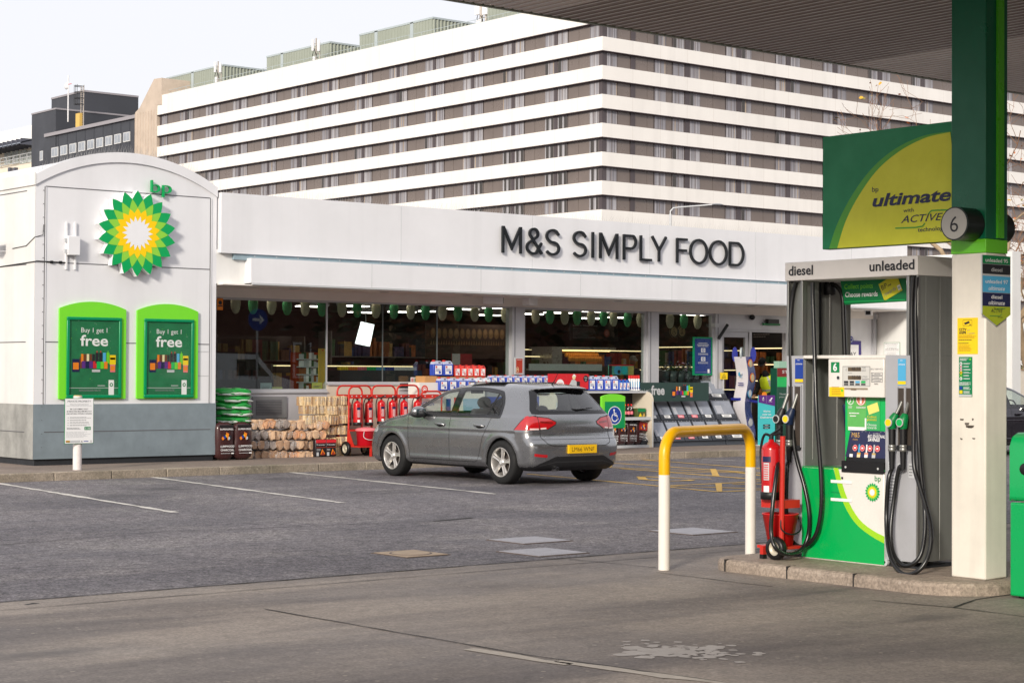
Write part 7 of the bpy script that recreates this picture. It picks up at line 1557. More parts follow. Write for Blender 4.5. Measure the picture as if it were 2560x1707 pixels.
row(1136, 1215, 5, 941, 911, BLR, 27.75, lambda k, n: f'red antifreeze bottle, {ORD[k]} from the left in the row of five', 'red antifreeze bottles')
row(1098, 1190, 4, 976, 942, BLB, 27.5, lambda k, n: f'blue bottle with a red cap, {ORD[k]} in the row below the red bottles', 'blue screen wash bottles')
row(1190, 1228, 2, 966, 942, BLW, 27.6, lambda k, n: f'pale clear bottle among the blue ones, {["left", "right"][k]} of two above the car roof', 'clear bottles above the car roof')
row(1226, 1376, 8, 958, 937, BLB, 27.62, lambda k, n: f'blue bottle, {ORD[k]} in the row of eight left of the red festive board', 'blue screen wash bottles')
row(1471, 1548, 4, 976, 937, BLB, 27.45, lambda k, n: f'large blue bottle, {ORD[k]} in the four right of the red festive board', 'blue screen wash bottles')
row(1548, 1575, 3, 976, 947, mat('can_blue', (46, 98, 190), .25, var=.05), 27.43, lambda k, n: f'slim bright blue can, {ORD[k]} of three before the red capped cans', 'slim blue cans', CAPR)
z = at(1575, 976, 27.45).z; x0, x1 = at(1575, 976, 27.45).x, at(1603, 976, 27.45).x; hh = at(1575, 938, 27.45).z - z
for k in range(5):
 x = x0 + (x1 - x0) * (k + .5) / 5; t = thing('spray_can', (x, 27.5, z), f'tall white de-icer can with a red cap, {ORD[k]} of five at the shelf end', 'spray can', 'white de-icer cans'); b = MB(); b.cyl((x, 27.5, z), (x, 27.5, z + hh * .78), .026, WPRINT, 12); b.build('can', t); b = MB(); b.cyl((x, 27.5, z + hh * .78), (x, 27.5, z + hh), .026, CAPR, 12); b.build('cap', t); a = facing_v(x - .02, 27.473, z); a.rect(.012, .04, .028, hh * .6, SKYB, 0); a.rect(.004, hh * .1, .036, hh * .22, BLUE, 1); a.build('label', t)
t, a, w, h = slab('festive_board', 1371, 934, 1471, 972, 27.42, .02, mat('festive_red', (206, 38, 46), .4, var=.05), 'red festive advert board standing between the blue bottles above the car', 'advert board')
a.disc(w * .29, h * .30, h * .34, WPRINT, 0); a.bars(w * .2, w * .38, h * .18, h * .42, 3, REDP, 1, 3, center=True); a.disc(w * .93, h * .68, h * .22, INK, 0); a.text('2 for', w * .93, h * .70, h * .10, WPRINT, 1, width=h * .26, align='c'); a.text('£5', w * .93, h * .54, h * .11, WPRINT, 1, align='c')
a.poly([(w * .46, 0), (w * .53, h * .35), (w * .58, h * .62), (w * .66, h * .60), (w * .76, h * .3), (w * .80, 0)], LGREY, 0); a.disc(w * .63, h * .78, h * .15, CREAMP, 1); a.poly([(w * .58, h * .84), (w * .63, h * .99), (w * .69, h * .84)], WPRINT, 2); a.rect(w * .70, h * .1, w * .78, h * .5, INK, 1)
for k in range(26): a.disc(w * random.uniform(.02, .85), h * random.uniform(.05, .95), .004, PINK, 1, 6)
a.build('print', t)
CRU = mat('unit_cream', (208, 198, 180), .45, var=.04, scale=4)
uy = 27.12; xr = at(1634, 1050, uy).x; xl = at(1388, 1050, uy).x; zt_ = at(1600, 979, uy).z; zs_ = at(1600, 1046, uy).z
t = thing('shelf_unit', ((xl + xr) / 2, uy, PZ), 'cream garage shelf unit with rounded ends, charcoal bags in its lower bay', 'shelf unit')
for x in (xl, xr - .06):
 b = MB(); D_ = .62; pr = [(x, uy, PZ), (x, uy + D_, PZ), (x, uy + D_, zt_)] + [(x, uy + .18 - .18 * math.sin(R(k * 15)), zt_ - .18 + .18 * math.cos(R(k * 15))) for k in range(7)]; b.prism(pr, (.06, 0, 0), CRU); b.build('end_panel', t, bevel=.01)
 b = MB(); b.prism([(x + .02, uy - .001, PZ), (x + .04, uy - .001, PZ), (x + .04, uy - .001, zt_ - .2), (x + .02, uy - .001, zt_ - .2)], (0, -.012, 0), LGREY); b.build('edge_strip', t)
b = MB(); b.box((xl + .06, uy + .02, zs_ - .02), (xr - .06, uy + .55, zs_ + .01), LGREY); b.box((xl + .06, uy + .01, zs_ - .03), (xr - .06, uy + .02, zs_ + .03), LGREY); b.box((xl - .1, uy + .15, at(1600, 980, uy).z - .02), (xr - .02, uy + .75, at(1600, 978, uy).z), LGREY); b.box((xl + .06, uy + .05, PZ), (xr - .06, uy + .55, PZ + .05), LGREY); b.build('shelf', t)
b = MB(); b.box((xl + .06, uy + .56, PZ), (xr - .06, uy + .6, zt_), mat('unit_back', (58, 54, 52), .7, var=.2)); b.build('back_panel', t)
n0 = 5
for k in range(n0):
 x = xr - .22 - k * .25; charcoal_bag((x, uy + .22, PZ + .05), .27, .2, .52 - .03 * (k % 2) + (.06 if k == 0 else 0), 30 + k, ['red fronted charcoal bag leaning at the right end of the shelf unit', 'brown charcoal bag next to the red fronted one in the shelf unit', 'brown charcoal bag, second left of the red fronted one', 'brown charcoal bag under the wheelchair sign', 'brown charcoal bag behind the rear lamp of the grey car'][k], 'charcoal bags in the shelf unit', .12 if k == 0 else .04, k == 0)
for k in range(4):
 x = xr - .42 - k * .085; tt = thing('bottle', (x, uy + .2, zs_ + .012), f'dark bottle with a red cap, {ORD[k]} from the right on the cream unit shelf', 'bottle', 'dark bottles in the shelf unit'); b = MB(); b.lathe([(0, 0), (.036, 0), (.036, .17), (.016, .22), (.014, .25), (0, .25)], (x, uy + .2, zs_ + .012), mat('cola_dark', (36, 18, 16), .15, var=.1), 12); b.build('body', tt); b = MB(); b.cyl((x, uy + .2, zs_ + .25), (x, uy + .2, zs_ + .285), .018, CAPR, 10); b.build('cap', tt); b = MB(); b.lathe([(.0365, .07), (.0365, .13)], (x, uy + .2, zs_ + .012), PINK, 12); b.build('label', tt)
x = xr - .2; tt = thing('snack_box', (x, uy + .2, zs_ + .01), 'green and brown boxed packs at the right of the shelf', 'box'); b = MB(); b.box((x - .13, uy + .12, zs_ + .012), (x + .10, uy + .3, zs_ + .2), mat('box_green_brown', (74, 84, 44), .5, var=.3, scale=14)); b.build('pack', tt, bevel=.006); a = facing_v(x - .13, uy + .12, zs_ + .012); a.rect(.01, .12, .22, .18, GREEN, 0); a.poly([(.03, .02), (.08, .1), (.12, .03)], YEL, 0); a.poly([(.13, .02), (.18, .1), (.21, .03)], GOLD, 0); a.build('print', tt)
x = xr - .86; tt = thing('snack_bag', (x, uy + .2, zs_ + .01), 'crumpled yellow and white packet beside the wheelchair sign', 'packet'); b = MB(); pillow(b, (x, uy + .22, zs_ + .13), .2, .1, .24, mat('packet_yellow', (208, 190, 120), .4, var=.3, scale=16), 5, 8, .3, .08); b.build('pack', tt)
sx0, sx1 = at(1506, 1000, 26.2), at(1563, 1000, 26.2); yS = 26.2; t = thing('parking_sign', ((sx0.x + sx1.x) / 2, yS, 0.12), 'green parking sign with a white wheelchair user on a blue disc', 'sign')
x0, x1 = sx0.x, sx1.x; z0, z1 = gq(1535, 1070, yS).z, gq(1535, 991, yS).z; w = x1 - x0; hh = .05; rr2 = ((w / 2) ** 2 + hh * hh) / (2 * hh); c = (x0 + x1) / 2
pts = [(x0, yS, z0), (x1, yS, z0)] + [(x1 - w * i / 14, yS, z1 + hh - rr2 + math.sqrt(rr2 ** 2 - (x1 - w * i / 14 - c) ** 2)) for i in range(15)]
b = MB(); b.prism([(p[0] - .0, p[1], p[2]) for p in pts], (0, .06, 0), mat('frame_lime', (118, 215, 50))); b.build('board', t, bevel=.006); b = MB(); b.box((c - .03, yS + .02, .12), (c + .03, yS + .05, z0 + .02), LGREY); b.build('post', t)
a = facing_v(x0, yS, z0); H_ = z1 - z0; a.rect(.06, .0, w - .012, H_ * .84, mat('sign_green', (0, 140, 78), .4, var=.02), 0); u, v_, r_ = w * .53, H_ * .40, w * .30; a.disc(u, v_, r_, WPRINT, 1, 36, r_ * 1.0); a.disc(u, v_, r_ * .92, BLUE, 2, 36)
a.disc(u - r_ * .10, v_ + r_ * .58, r_ * .12, WPRINT, 3, 14); a.line([(u - r_ * .08, v_ + r_ * .42), (u - r_ * .04, v_ + r_ * .02), (u + r_ * .30, v_ + r_ * .02), (u + r_ * .46, v_ - r_ * .38), (u + r_ * .56, v_ - r_ * .34)], r_ * .14, WPRINT, 3); a.line([(u - r_ * .06, v_ + r_ * .22), (u + r_ * .24, v_ + r_ * .22)], r_ * .09, WPRINT, 3); a.ring(u, v_ - r_ * .22, r_ * .36, r_ * .47, WPRINT, 3, 30, 120, 370); a.build('print', t)
t, a, w, h = slab('promo_board', 1598, 956, 1772, 1002, 27.5, .04, mat('promo_dark_green', (44, 66, 62), .5, var=.06), 'dark green offer board with white lettering behind the news cabinets', 'advert board')
a.text('Buy 1 get 1', w * .005, h * .48, .075, LGREY, 1, width=w * .145); a.text('free', w * .165, h * .36, .19, LGREY, 1, width=w * .19, bold=.03); promo_goods(a, w * .46, h * .22, w * .30, h * .66); a.build('print', t)
NCAB = mat('cabinet_grey', (62, 66, 74), .45, var=.06); NLID = mat('lid_grey', (54, 58, 66), .4, var=.05); NPER = mat('scratched_perspex', (140, 146, 158), .18, var=.12, scale=9, spec=.7); NIN = mat('cabinet_inside', (150, 152, 158), .6, var=.1)
def cabinet(x0, x1, n, tiers, yb, label, cols):
 t = thing('newspaper_cabinet', ((x0 + x1) / 2, yb, PZ), label, 'newspaper cabinet', 'newspaper cabinets by the entrance'); w = (x1 - x0) / n; step = .30; rise = .42
 zt0 = PZ + .06; b = MB()
 prof_ = [(x0, yb, PZ), (x0, yb + step * tiers + .12, PZ), (x0, yb + step * tiers + .12, zt0 + rise * tiers + .03), (x0, yb + step * tiers, zt0 + rise * tiers + .03)] + sum([[(x0, yb + step * (k) + .02, zt0 + rise * k + .06), (x0, yb + step * k + .02, zt0 + rise * k)] for k in range(tiers - 1, -1, -1)], [])
 b.prism(prof_, (x1 - x0, 0, 0), NCAB); b.build('cabinet', t)
 for k in range(tiers):
  for j in range(n):
   xa, xb = x0 + w * j + .012, x0 + w * (j + 1) - .012; A = Vector((xa, yb + step * k, zt0 + rise * k + .04)); up = Vector((0, step * .86, rise * .98)); a = Art(A, (1, 0, 0), up, base=0, step=.004); W_, H_ = xb - xa, up.length; N_ = a.n
   b = MB(); b.prism([a.P(0, 0), a.P(W_, 0), a.P(W_, H_), a.P(0, H_)], a.n * .014, NLID); ld = b.build('lid', t)
   a.base = .0155; a.rect(W_ * .05, H_ * .25, W_ * .95, H_ * .91, NPER, 0); m = cols[(k * n + j) % len(cols)]; s_ = (j * 5 + k * 3) % 4; a.rect(W_ * .12, H_ * .27, W_ * (.2 + .08 * s_), H_ * (.5 + .06 * s_), mat('paper_stack', (176, 178, 186), .5, var=.1), 1)
   q = a; q.poly([(W_ * .28, H_ * .08 + .006), (W_ * .72, H_ * .08), (W_ * .74, H_ * .22), (W_ * .27, H_ * .23)], m, 2); q.bars(W_ * .36, W_ * .66, H_ * .11, H_ * .20, 2, WPRINT if m is PINK else GREYINK, 3, j)
   for u in (.08, .3, .7, .92): q.disc(W_ * u, H_ * .955, .007, LGREY, 1, 8)
   for u in (.06, .15, .85, .94): q.disc(W_ * u, H_ * .17, .005, LGREY, 1, 8)
   q.build('panel', ld)
nx0, nx1 = at(1604, 1050, 27.2).x, at(1806, 1050, 27.2).x
cabinet(nx0 + .05, at(1812, 1105, 27.25).x, 6, 2, 27.22, 'low grey two tier newspaper cabinet with a row of clear sloping lids', [WPRINT, WPRINT, PINK, PINK, WPRINT, WPRINT, WPRINT, WPRINT, WPRINT, PINK, PINK, WPRINT])
cabinet(at(1815, 1105, 27.25).x, at(1868, 1105, 27.25).x, 1, 3, 27.22, 'narrow three tier newspaper cabinet beside the blue and white lottery stand', [WPRINT])
lx0, lx1 = at(1836, 1000, 27.0).x, at(1880, 1000, 27.0).x; ly = 27.55; t = thing('lottery_stand', ((lx0 + lx1) / 2, ly, PZ), 'tall wavy white and blue lottery play stand beside the open door', 'stand')
LB = mat('lottery_blue', (34, 44, 138), .3, var=.05, coat=.3); LWH = mat('lottery_white', (228, 224, 230), .4, var=.03)
LA, LBp, LC = gq(1837, 1000, 27.85), gq(1866, 1000, 27.38), gq(1883, 1000, 27.62); zt_ = at(1850, 868, 27.6).z; N_ = 26; H_ = zt_ - .2 - PZ; xb = LBp.x
def wav(f): return .035 * math.sin(f * 9.5 + .6)
def lp(P, f, k=1.): return Vector((P.x, P.y, PZ + H_ * f)) + Vector((.77, -.64, 0)) * wav(f) * k
fr = [k / N_ for k in range(N_ + 1)]; n = N_ + 1
b = MB(); b.add([lp(LA, f) for f in fr] + [lp(LBp, f) for f in fr], [(i, n + i, n + i + 1, i + 1) for i in range(N_)], LWH)
b.add([lp(LA, f) for f in fr] + [lp(LA, f) + Vector((.2, .2, 0)) for f in fr], [(i, i + 1, n + i + 1, n + i) for i in range(N_)], LB); b.build('front', t)
b = MB(); b.add([lp(LBp, f) for f in fr] + [lp(LC, f, 1.5) for f in fr], [(i, n + i, n + i + 1, i + 1) for i in range(N_)], LB); b.build('side_panel', t)
dA = (LBp - LA); dA.z = 0; w = dA.length; a = Art(lp(LA, 0) + Vector((.0, -.0, 0)), dA, (0, 0, 1), base=.045); k_ = .55
a.disc(w * .46, H_ * .80, .05, SKYB, 1, 5); a.disc(w * .62, H_ * .81, .03, WPRINT, 2, 12); a.ring(w * .62, H_ * .77, .02, .03, SKYB, 2, 14); a.bars(w * .3, w * .9, H_ * .66, H_ * .71, 2, LB, 1, 4, center=True)
a.build('print', t)
dC = (LC - LBp); dC.z = 0; wc_ = dC.length; b = MB(); nC = dC.normalized().cross(Vector((0, 0, 1)))
for f, m in ((.92, ORANGE), (.76, ORANGE), (.58, SKYB), (.24, LGREY), (.08, LGREY)):
 c = (lp(LBp, f) + lp(LC, f, 1.5)) / 2 + nC * .004; u_ = dC.normalized(); b.prism([c + u_ * (wc_ * .30 * math.cos(2 * math.pi * j / 18)) + Vector((0, 0, .10 * math.sin(2 * math.pi * j / 18))) for j in range(18)], nC * .008, m); b.prism([c + nC * .008 + u_ * (wc_ * .20 * math.cos(2 * math.pi * j / 18)) + Vector((0, 0, .075 * math.sin(2 * math.pi * j / 18))) for j in range(18)], nC * .003, CREAMP if m is ORANGE else WPRINT)
b.build('ovals', t)
mC = (LA + LBp) / 2; b = MB(); b.cyl((mC.x, mC.y, zt_ - .12), (mC.x + .02, mC.y - .03, zt_ - .12), .12, mat('clear_dome', (176, 186, 188), .15, var=.1), 20)
for P in (LA, LC): b.prism([Vector((P.x, P.y, zt_ - .15)) + Vector((.77, -.64, 0)) * (.06 * math.cos(2 * math.pi * j / 16)) + Vector((0, 0, .16 * math.sin(2 * math.pi * j / 16))) for j in range(16)], (.03, .04, 0), LB)
b.build('crown', t)
b = MB(); zs = at(1900, 1000, ly).z; b.prism([(xb + .02, ly + .02, zs), (xb + .62, ly + .02, zs - .07), (xb + .66, ly + .2, zs - .07), (xb + .02, ly + .3, zs)], (0, 0, .05), LB); b.build('writing_shelf', t)
yB = 26.6; p0, p1 = gq(1896, 988, yB), gq(1937, 1121, yB); t = thing('delivery_banner', ((p0.x + p1.x) / 2, yB, .12), 'slim turquoise and purple delivery banner standing before the entrance', 'banner')
b = MB(); b.box((p0.x, yB, .13), (p1.x, yB + .012, p0.z), mat('banner_teal', (72, 196, 200), .45, var=.02)); b.box((p0.x - .01, yB - .06, .12), (p1.x + .01, yB + .08, .135), LGREY); b.cyl(((p0.x + p1.x) / 2 - .04, yB + .02, p0.z), ((p0.x + p1.x) / 2 - .04, yB + .035, p0.z), .07, ORANGE, 24); b.build('panel', t)
a = facing_v(p0.x, yB, .13); w, h = p1.x - p0.x, p0.z - .13; a.poly([(.0, h * .86), (w, h * .78), (w, h), (0, h)], PURPLE, 0); a.ring(w * .28, h * .915, .018, .026, WPRINT, 1, 16); a.poly([(w * .24, h * .94), (w * .30, h * .97), (w * .32, h * .94)], WPRINT, 1); a.rect(w * .47, h * .84, w * .475, h * .99, WPRINT, 1); a.poly([(w * .62, h * .90), (w * .72, h * .88), (w * .86, h * .95), (w * .76, h * .955), (w * .72, h * .92)], WPRINT, 1); a.bars(w * .6, w * .9, h * .865, h * .88, 1, WPRINT, 1)
for s, y, wd in (("We're", .66, .44), ('now on', .60, .52), ('Deliveroo', .54, .76)): a.text(s, w / 2, h * y, h * .038, WPRINT, 1, width=w * wd, align='c', bold=.02)
for y in (.38, .33): a.rect(w * .28, h * y, w * .70, h * (y + .035), INK, 1); a.bars(w * .38, w * .66, h * (y + .008), h * (y + .026), 1, WPRINT, 2)
a.build('print', t)
yT = 27.7; q0, q1 = gq(1943, 920, yT), gq(1992, 1110, yT); t = thing('hygiene_totem', ((q0.x + q1.x) / 2, yT, PZ), 'dark green hygiene totem with a red stop panel, half hidden behind the pump', 'totem')
b = MB(); b.box((q0.x, yT, PZ), (q1.x, yT + .2, q0.z), mat('totem_green', (18, 72, 56), .4, var=.04)); b.box((q0.x + .06, yT + .02, q0.z), (q1.x - .02, yT + .16, q0.z + .15), mat('dispenser_pale', (150, 190, 170), .3)); b.build('body', t, bevel=.006)
a = facing_v(q0.x, yT, PZ); w, h = q1.x - q0.x, q0.z - PZ; z1, z2 = gq(1943, 942, yT).z - PZ, gq(1943, 967, yT).z - PZ; a.rect(0, z1, w, h, DKRED, 0); a.text('STOP', w * .24, z1 + (h - z1) * .42, .065, LGREY, 1, width=w * .66, bold=.02); a.rect(0, z2, w, z1, BGREEN, 0); a.disc(w * .6, (z1 + z2) / 2, .06, WPRINT, 1); a.text('Thank you for', w * .1, z2 - .17, .035, LGREY, 1, width=w * .8); a.text('your patience', w * .1, z2 - .23, .035, LGREY, 1, width=w * .8); a.build('print', t)
yh = 27.9; p0, p1 = gq(1801, 931, yh), gq(1819, 948, yh); t = thing('hazard_notice', ((p0.x + p1.x) / 2, yh, p1.z), 'small yellow warning triangle notice on a stand by the door frame', 'notice')
b = MB(); b.box((p0.x, yh, p1.z), (p1.x, yh + .01, p0.z), YEL); b.box(((p0.x + p1.x) / 2 - .015, yh + .01, PZ), ((p0.x + p1.x) / 2 + .015, yh + .03, p1.z + .05), LGREY); b.build('panel', t); a = facing_v(p0.x, yh, p1.z); w, h = p1.x - p0.x, p0.z - p1.z; a.line([(w * .2, h * .2), (w * .8, h * .2), (w * .5, h * .8), (w * .2, h * .2)], .008, INK, 0); a.line([(w * .45, h * .28), (w * .5, h * .5), (w * .6, h * .3)], .010, INK, 0); a.build('print', t)
p = gq(1815, 830, 27.8); t = thing('door_sensor', tuple(p), 'black angled sensor arm over the sliding door', 'sensor'); b = MB(); b.tube([p + Vector((-.12, .1, -.14)), p + Vector((.10, .05, .16))], .035, BLACK, 8); b.build('arm', t); b = MB(); b.box((p.x - .22, 27.9, p.z + .1), (p.x - .1, 28, p.z + .18), LGREY); b.build('bracket', t)
p = gq(1885, 793, 27.9); b = MB(); b.ell((p.x, 27.95, p.z), .07, .06, .06, BLACK, 16, 10); tag(b.build('dome_camera', loc=tuple(p)), 'black dome camera above the shop entrance', 'security camera')
p0, p1 = gq(1909, 808, 27.95), gq(1950, 814, 27.95); b = MB(); b.box((p0.x, 27.94, p1.z), (p1.x, 27.99, p0.z), mat('exit_green', (0, 120, 60), .4)); b.box((p0.x + .1, 27.90, p0.z), (p1.x - .08, 27.99, p0.z + .09), BLACK); tag(b.build('exit_sign', loc=tuple(p0)), 'flat green sign with a black sensor box over the open doorway', 'sign')
yP = 27.99; p0, p1 = gq(2093, 851, yP), gq(2150, 960, yP); t = thing('lottery_poster', ((p0.x + p1.x) / 2, 28, p1.z), 'purple framed lottery play poster on the white wall right of the door', 'poster')
b = MB(); b.box((p0.x, yP - .03, p1.z), (p1.x, yP, p0.z), mat('poster_purple', (62, 48, 130), .4)); b.cyl(((p0.x + p1.x) / 2 + .02, yP - .05, p0.z + .02), ((p0.x + p1.x) / 2 + .02, yP - .03, p0.z + .02), .085, LB, 24); b.build('frame', t); a = facing_v(p0.x, yP - .03, p1.z); w, h = p1.x - p0.x, p0.z - p1.z; a.rect(.0, 0, w - .09, h - .09, WPRINT, 0); a.ring(w / 2 + .02, h + .02, .035, .05, LGREY, 16, 18); a.text('PLAY', w * .32, gq(2120, 891, yP).z - p1.z, .105, swatch('dark_grey_print', (84, 84, 88)), 1, width=w * .46, bold=.02); a.build('print', t)
p0, p1 = gq(2076, 851, 27.8), gq(2103, 960, 27.8); t = thing('offer_stand', ((p0.x + p1.x) / 2, 27.8, PZ), 'dark green offer stand showing behind the pump pillar', 'stand'); b = MB(); b.box((p0.x, 27.8, PZ), (p1.x, 27.85, p0.z), mat('promo_dark_green', (44, 66, 62))); b.build('board', t); a = facing_v(p0.x, 27.8, p1.z); a.text('free', p1.x - p0.x - .08, gq(2090, 881, 27.8).z - p1.z, .15, WPRINT, 1, width=.42, align='r', bold=.03); a.build('print', t)
xw = WX - .004; p0, p1 = onX(2210, 856, xw), onX(2250, 915, xw); t = thing('property_notice', (WX, (p0.y + p1.y) / 2, p1.z), 'white private property notice on the sunlit wing wall behind the pump', 'notice'); b = MB(); b.box((xw, p1.y, p1.z), (WX - .001, p0.y, p0.z), GREEN); b.build('board', t); a = facing_u(xw, p0.y, p1.z); property_text(a, p0.y - p1.y, p0.z - p1.z); a.build('print', t)
p0, p1 = gq(546, 745, 27.95), gq(560, 775, 27.95); t = thing('alarm_sticker', ((p0.x + p1.x) / 2, 28, p1.z), 'small yellow alarm sticker in the top left corner of the first window', 'sticker'); b = MB(); b.box((p0.x, 27.985, p1.z), (p1.x, 27.995, p0.z), ORANGE); b.build('plate', t); a = facing_v(p0.x, 27.985, p1.z); a.disc((p1.x - p0.x) / 2, (p0.z - p1.z) * .62, .035, INK, 0); a.rect(.01, .06, p1.x - p0.x - .01, .08, INK, 0); a.build('print', t)
gi = lambda px, py, y: onY(px, py, y)
LAN = [mat('lantern_cream', (226, 218, 190), .6, var=.06, scale=20), mat('lantern_green', (86, 184, 124), .6, var=.08, scale=20)]
LX = [(589, 0), (633, 1), (679, 0), (718, 1), (763, 0), (805, 1), (855, 0), (893, 1), (940, 0), (985, 1), (1027, 0), (1064, 1), (1106, 0), (1145, 1), (1187, 0), (1222, 1), (1263, 0), (1339, 0), (1375, 1), (1412, 0), (1443, 1), (1478, 0), (1509, 1), (1534, 0), (1569, 1), (1601, 0), (1675, 0), (1710, 1), (1744, 0)]
cnt = [0, 0]
for px, k in LX:
 yc = 762 + (px - 589) * (805 - 762) / (1744 - 589); c = gi(px, yc, 28.3); cnt[k] += 1
 t = thing('paper_lantern', tuple(c), f'{["cream", "green"][k]} egg shaped lantern hanging in the window, {ORD[cnt[k] - 1]} {["cream", "green"][k]} one from the left', 'lantern', 'egg shaped lanterns along the windows')
 b = MB(); n = 14
 prof_ = [(.085 * math.sin(math.pi * i / n) ** .8 * (1 - .12 * math.cos(math.pi * i / n)) + (.003 if i % 2 else 0), -.155 * math.cos(math.pi * i / n)) for i in range(n + 1)]
 b.lathe(prof_, c, LAN[k], 16); b.build('shade', t); b = MB(); b.cyl(c + Vector((0, 0, .15)), (c.x, c.y, 3.12), .003, LGREY, 4); b.cyl(c + Vector((0, 0, .15)), c + Vector((0, 0, .17)), .02, LGREY, 8); b.build('cord', t)
TUBE = mat('ceiling_tube', (255, 238, 228), .5, var=0, emit=12.0)
LP = [(655, 744, 30.5), (778, 765, 33.5), (885, 764, 33), (963, 758, 31), (905, 780, 36), (1005, 779, 35), (1055, 777, 36), (1143, 771, 32), (1160, 772, 31.5), (1243, 769, 31), (1220, 787, 35), (1325, 784, 33), (1395, 781, 31.5), (1490, 778, 31), (1480, 795, 34.5), (1546, 793, 34), (1733, 786, 31), (1757, 786, 31)]
for i, (px, py, y) in enumerate(LP):
 c = gi(px, py, y); t = thing('ceiling_light', (c.x, c.y, 3.1), f'glowing ceiling strip inside the shop, {ORD[i]} of those seen from the left', 'ceiling light', 'lit ceiling strips inside the shop'); z = min(c.z, 3.1)
 b = MB(); b.box((c.x - .34, c.y - .09, z - .02), (c.x + .34, c.y + .09, z), TUBE); b.build('tube', t); b = MB(); b.box((c.x - .38, c.y - .12, z), (c.x + .38, c.y + .12, 3.13), LGREY); b.build('housing', t)
c = gi(913, 833, 29.6); t = thing('light_panel', tuple(c), 'tilted glowing white square panel hanging in the wide window', 'light panel'); a_ = R(14); b = MB()
A = Art(c, (1, 0, 0), (math.sin(a_) * .3, 0, 1), base=0); Pn = [(-.20, -.20), (.13, -.25), (.20, .17), (-.10, .22)]
b.prism([A.P(*p) for p in Pn], (0, .03, 0), mat('panel_glow', (255, 255, 255), .5, var=0, emit=2.6)); b.build('panel', t); b = MB(); b.cyl(A.P(0, .2), (c.x, c.y, 3.12), .006, LGREY, 6); b.build('wire', t)
SHELF = mat('shelf_steel', (116, 110, 104), .5, var=.05); 
PROD = [mat('pack_%d' % i, rgb, .45, var=.1, scale=14) for i, rgb in enumerate([(150, 90, 50), (176, 140, 74), (128, 46, 44), (66, 58, 96), (62, 96, 62), (180, 172, 156), (104, 72, 52), (62, 84, 128), (186, 112, 58), (84, 44, 56), (44, 44, 48)])]
def rack(x0, x1, y, d, z1, tiers, seed, label, pal=None, lit=False):
 rd = random.Random(seed); t = thing('display_shelves', ((x0 + x1) / 2, y, .13), label, 'shelving', 'shelves of goods inside the shop'); b = MB(); b.box((x0, y + d - .03, .13), (x1, y + d, z1), mat('rack_back', (58, 50, 46), .7)); b.box((x0, y, .13), (x1, y + d, .3), SHELF); b.box((x0 - .03, y, .13), (x0, y + d, z1), SHELF); b.box((x1, y, .13), (x1 + .03, y + d, z1), SHELF)
 h = (z1 - .3) / tiers
 for k in range(tiers): b.box((x0, y, .3 + h * k - .025), (x1, y + d, .3 + h * k), SHELF)
 b.build('frame', t)
 if lit: l = MB(); [l.box((x0 + .05, y + .02, .3 + h * k + h - .05), (x1 - .05, y + .05, .3 + h * k + h - .03), mat('shelf_light', (255, 226, 170), .5, var=0, emit=1.6)) for k in range(tiers)]; l.build('shelf_light', t)
 g = MB()
 for k in range(tiers):
  x = x0 + .03
  while x < x1 - .12:
   run = rd.randint(1, 4); w = rd.uniform(.045, .10); hh = h * rd.uniform(.35, .85); m = (pal or PROD)[rd.randrange(len(pal or PROD))]
   for _ in range(run):
    if x > x1 - .12: break
    if rd.random() < .25: g.cyl((x + w / 2, y + .12, .3 + h * k), (x + w / 2, y + .12, .3 + h * k + hh), w * .45, m, 8)
    else: g.box((x, y + .04, .3 + h * k), (x + w * .93, y + d * .6, .3 + h * k + hh), m)
    x += w
 o = g.build('goods', t); o['kind'] = 'stuff'; return t
def wx(px, y): return gi(px, 900, y).x
rack(19.2, 22.6, 30.6, .5, 1.75, 3, 1, 'dim shelves with bread and packets behind the wide window', lit=True)
rack(wx(545, 33.5), wx(760, 33.5), 33.5, .5, 2.35, 4, 2, 'dark shelves behind the counter in the first window')
rack(wx(830, 34.5), wx(1285, 34.5), 34.5, .5, 2.5, 4, 7, 'tall crowded shelves along the back of the wide window')
rack(wx(1300, 34.8), wx(1630, 34.8), 34.8, .5, 2.2, 4, 3, 'lit shelves at the back of the shop behind the second window', lit=True)
rack(wx(1310, 31.9), wx(1385, 31.9), 31.9, .4, 2.0, 3, 8, 'drinks shelves left of the pastry cabinet', [PROD[1], PROD[5], PROD[4], PROD[1]], True)
for p0, p1, z1, sd, lb in ((1640, 1790, 2.3, 4, 'lit grocery shelves behind the third window'), (1795, 1862, 2.2, 9, 'grocery shelves behind the sliding door')):
 ya_, yb_ = onX(p0, 900, 33.1).y, onX(p1, 900, 33.1).y; t = rack(-(ya_ - yb_) / 2, (ya_ - yb_) / 2, 0, .5, z1, 4, sd, lb, None, True); t.location = (33.1, (ya_ + yb_) / 2, .13); t.rotation_euler = (0, 0, R(-90))
ya_, yb_ = onX(1868, 900, 33.1).y, onX(1968, 900, 33.1).y; L_ = ya_ - yb_ + .4
t = rack(-L_ / 2, L_ / 2, 0, .5, 2.25, 5, 6, 'lit snack shelves seen through the open doorway', [PROD[0], PROD[1], PROD[8], PROD[8], PROD[4]], True); t.location = (33.1, (ya_ + yb_) / 2, .13); t.rotation_euler = (0, 0, R(-90))
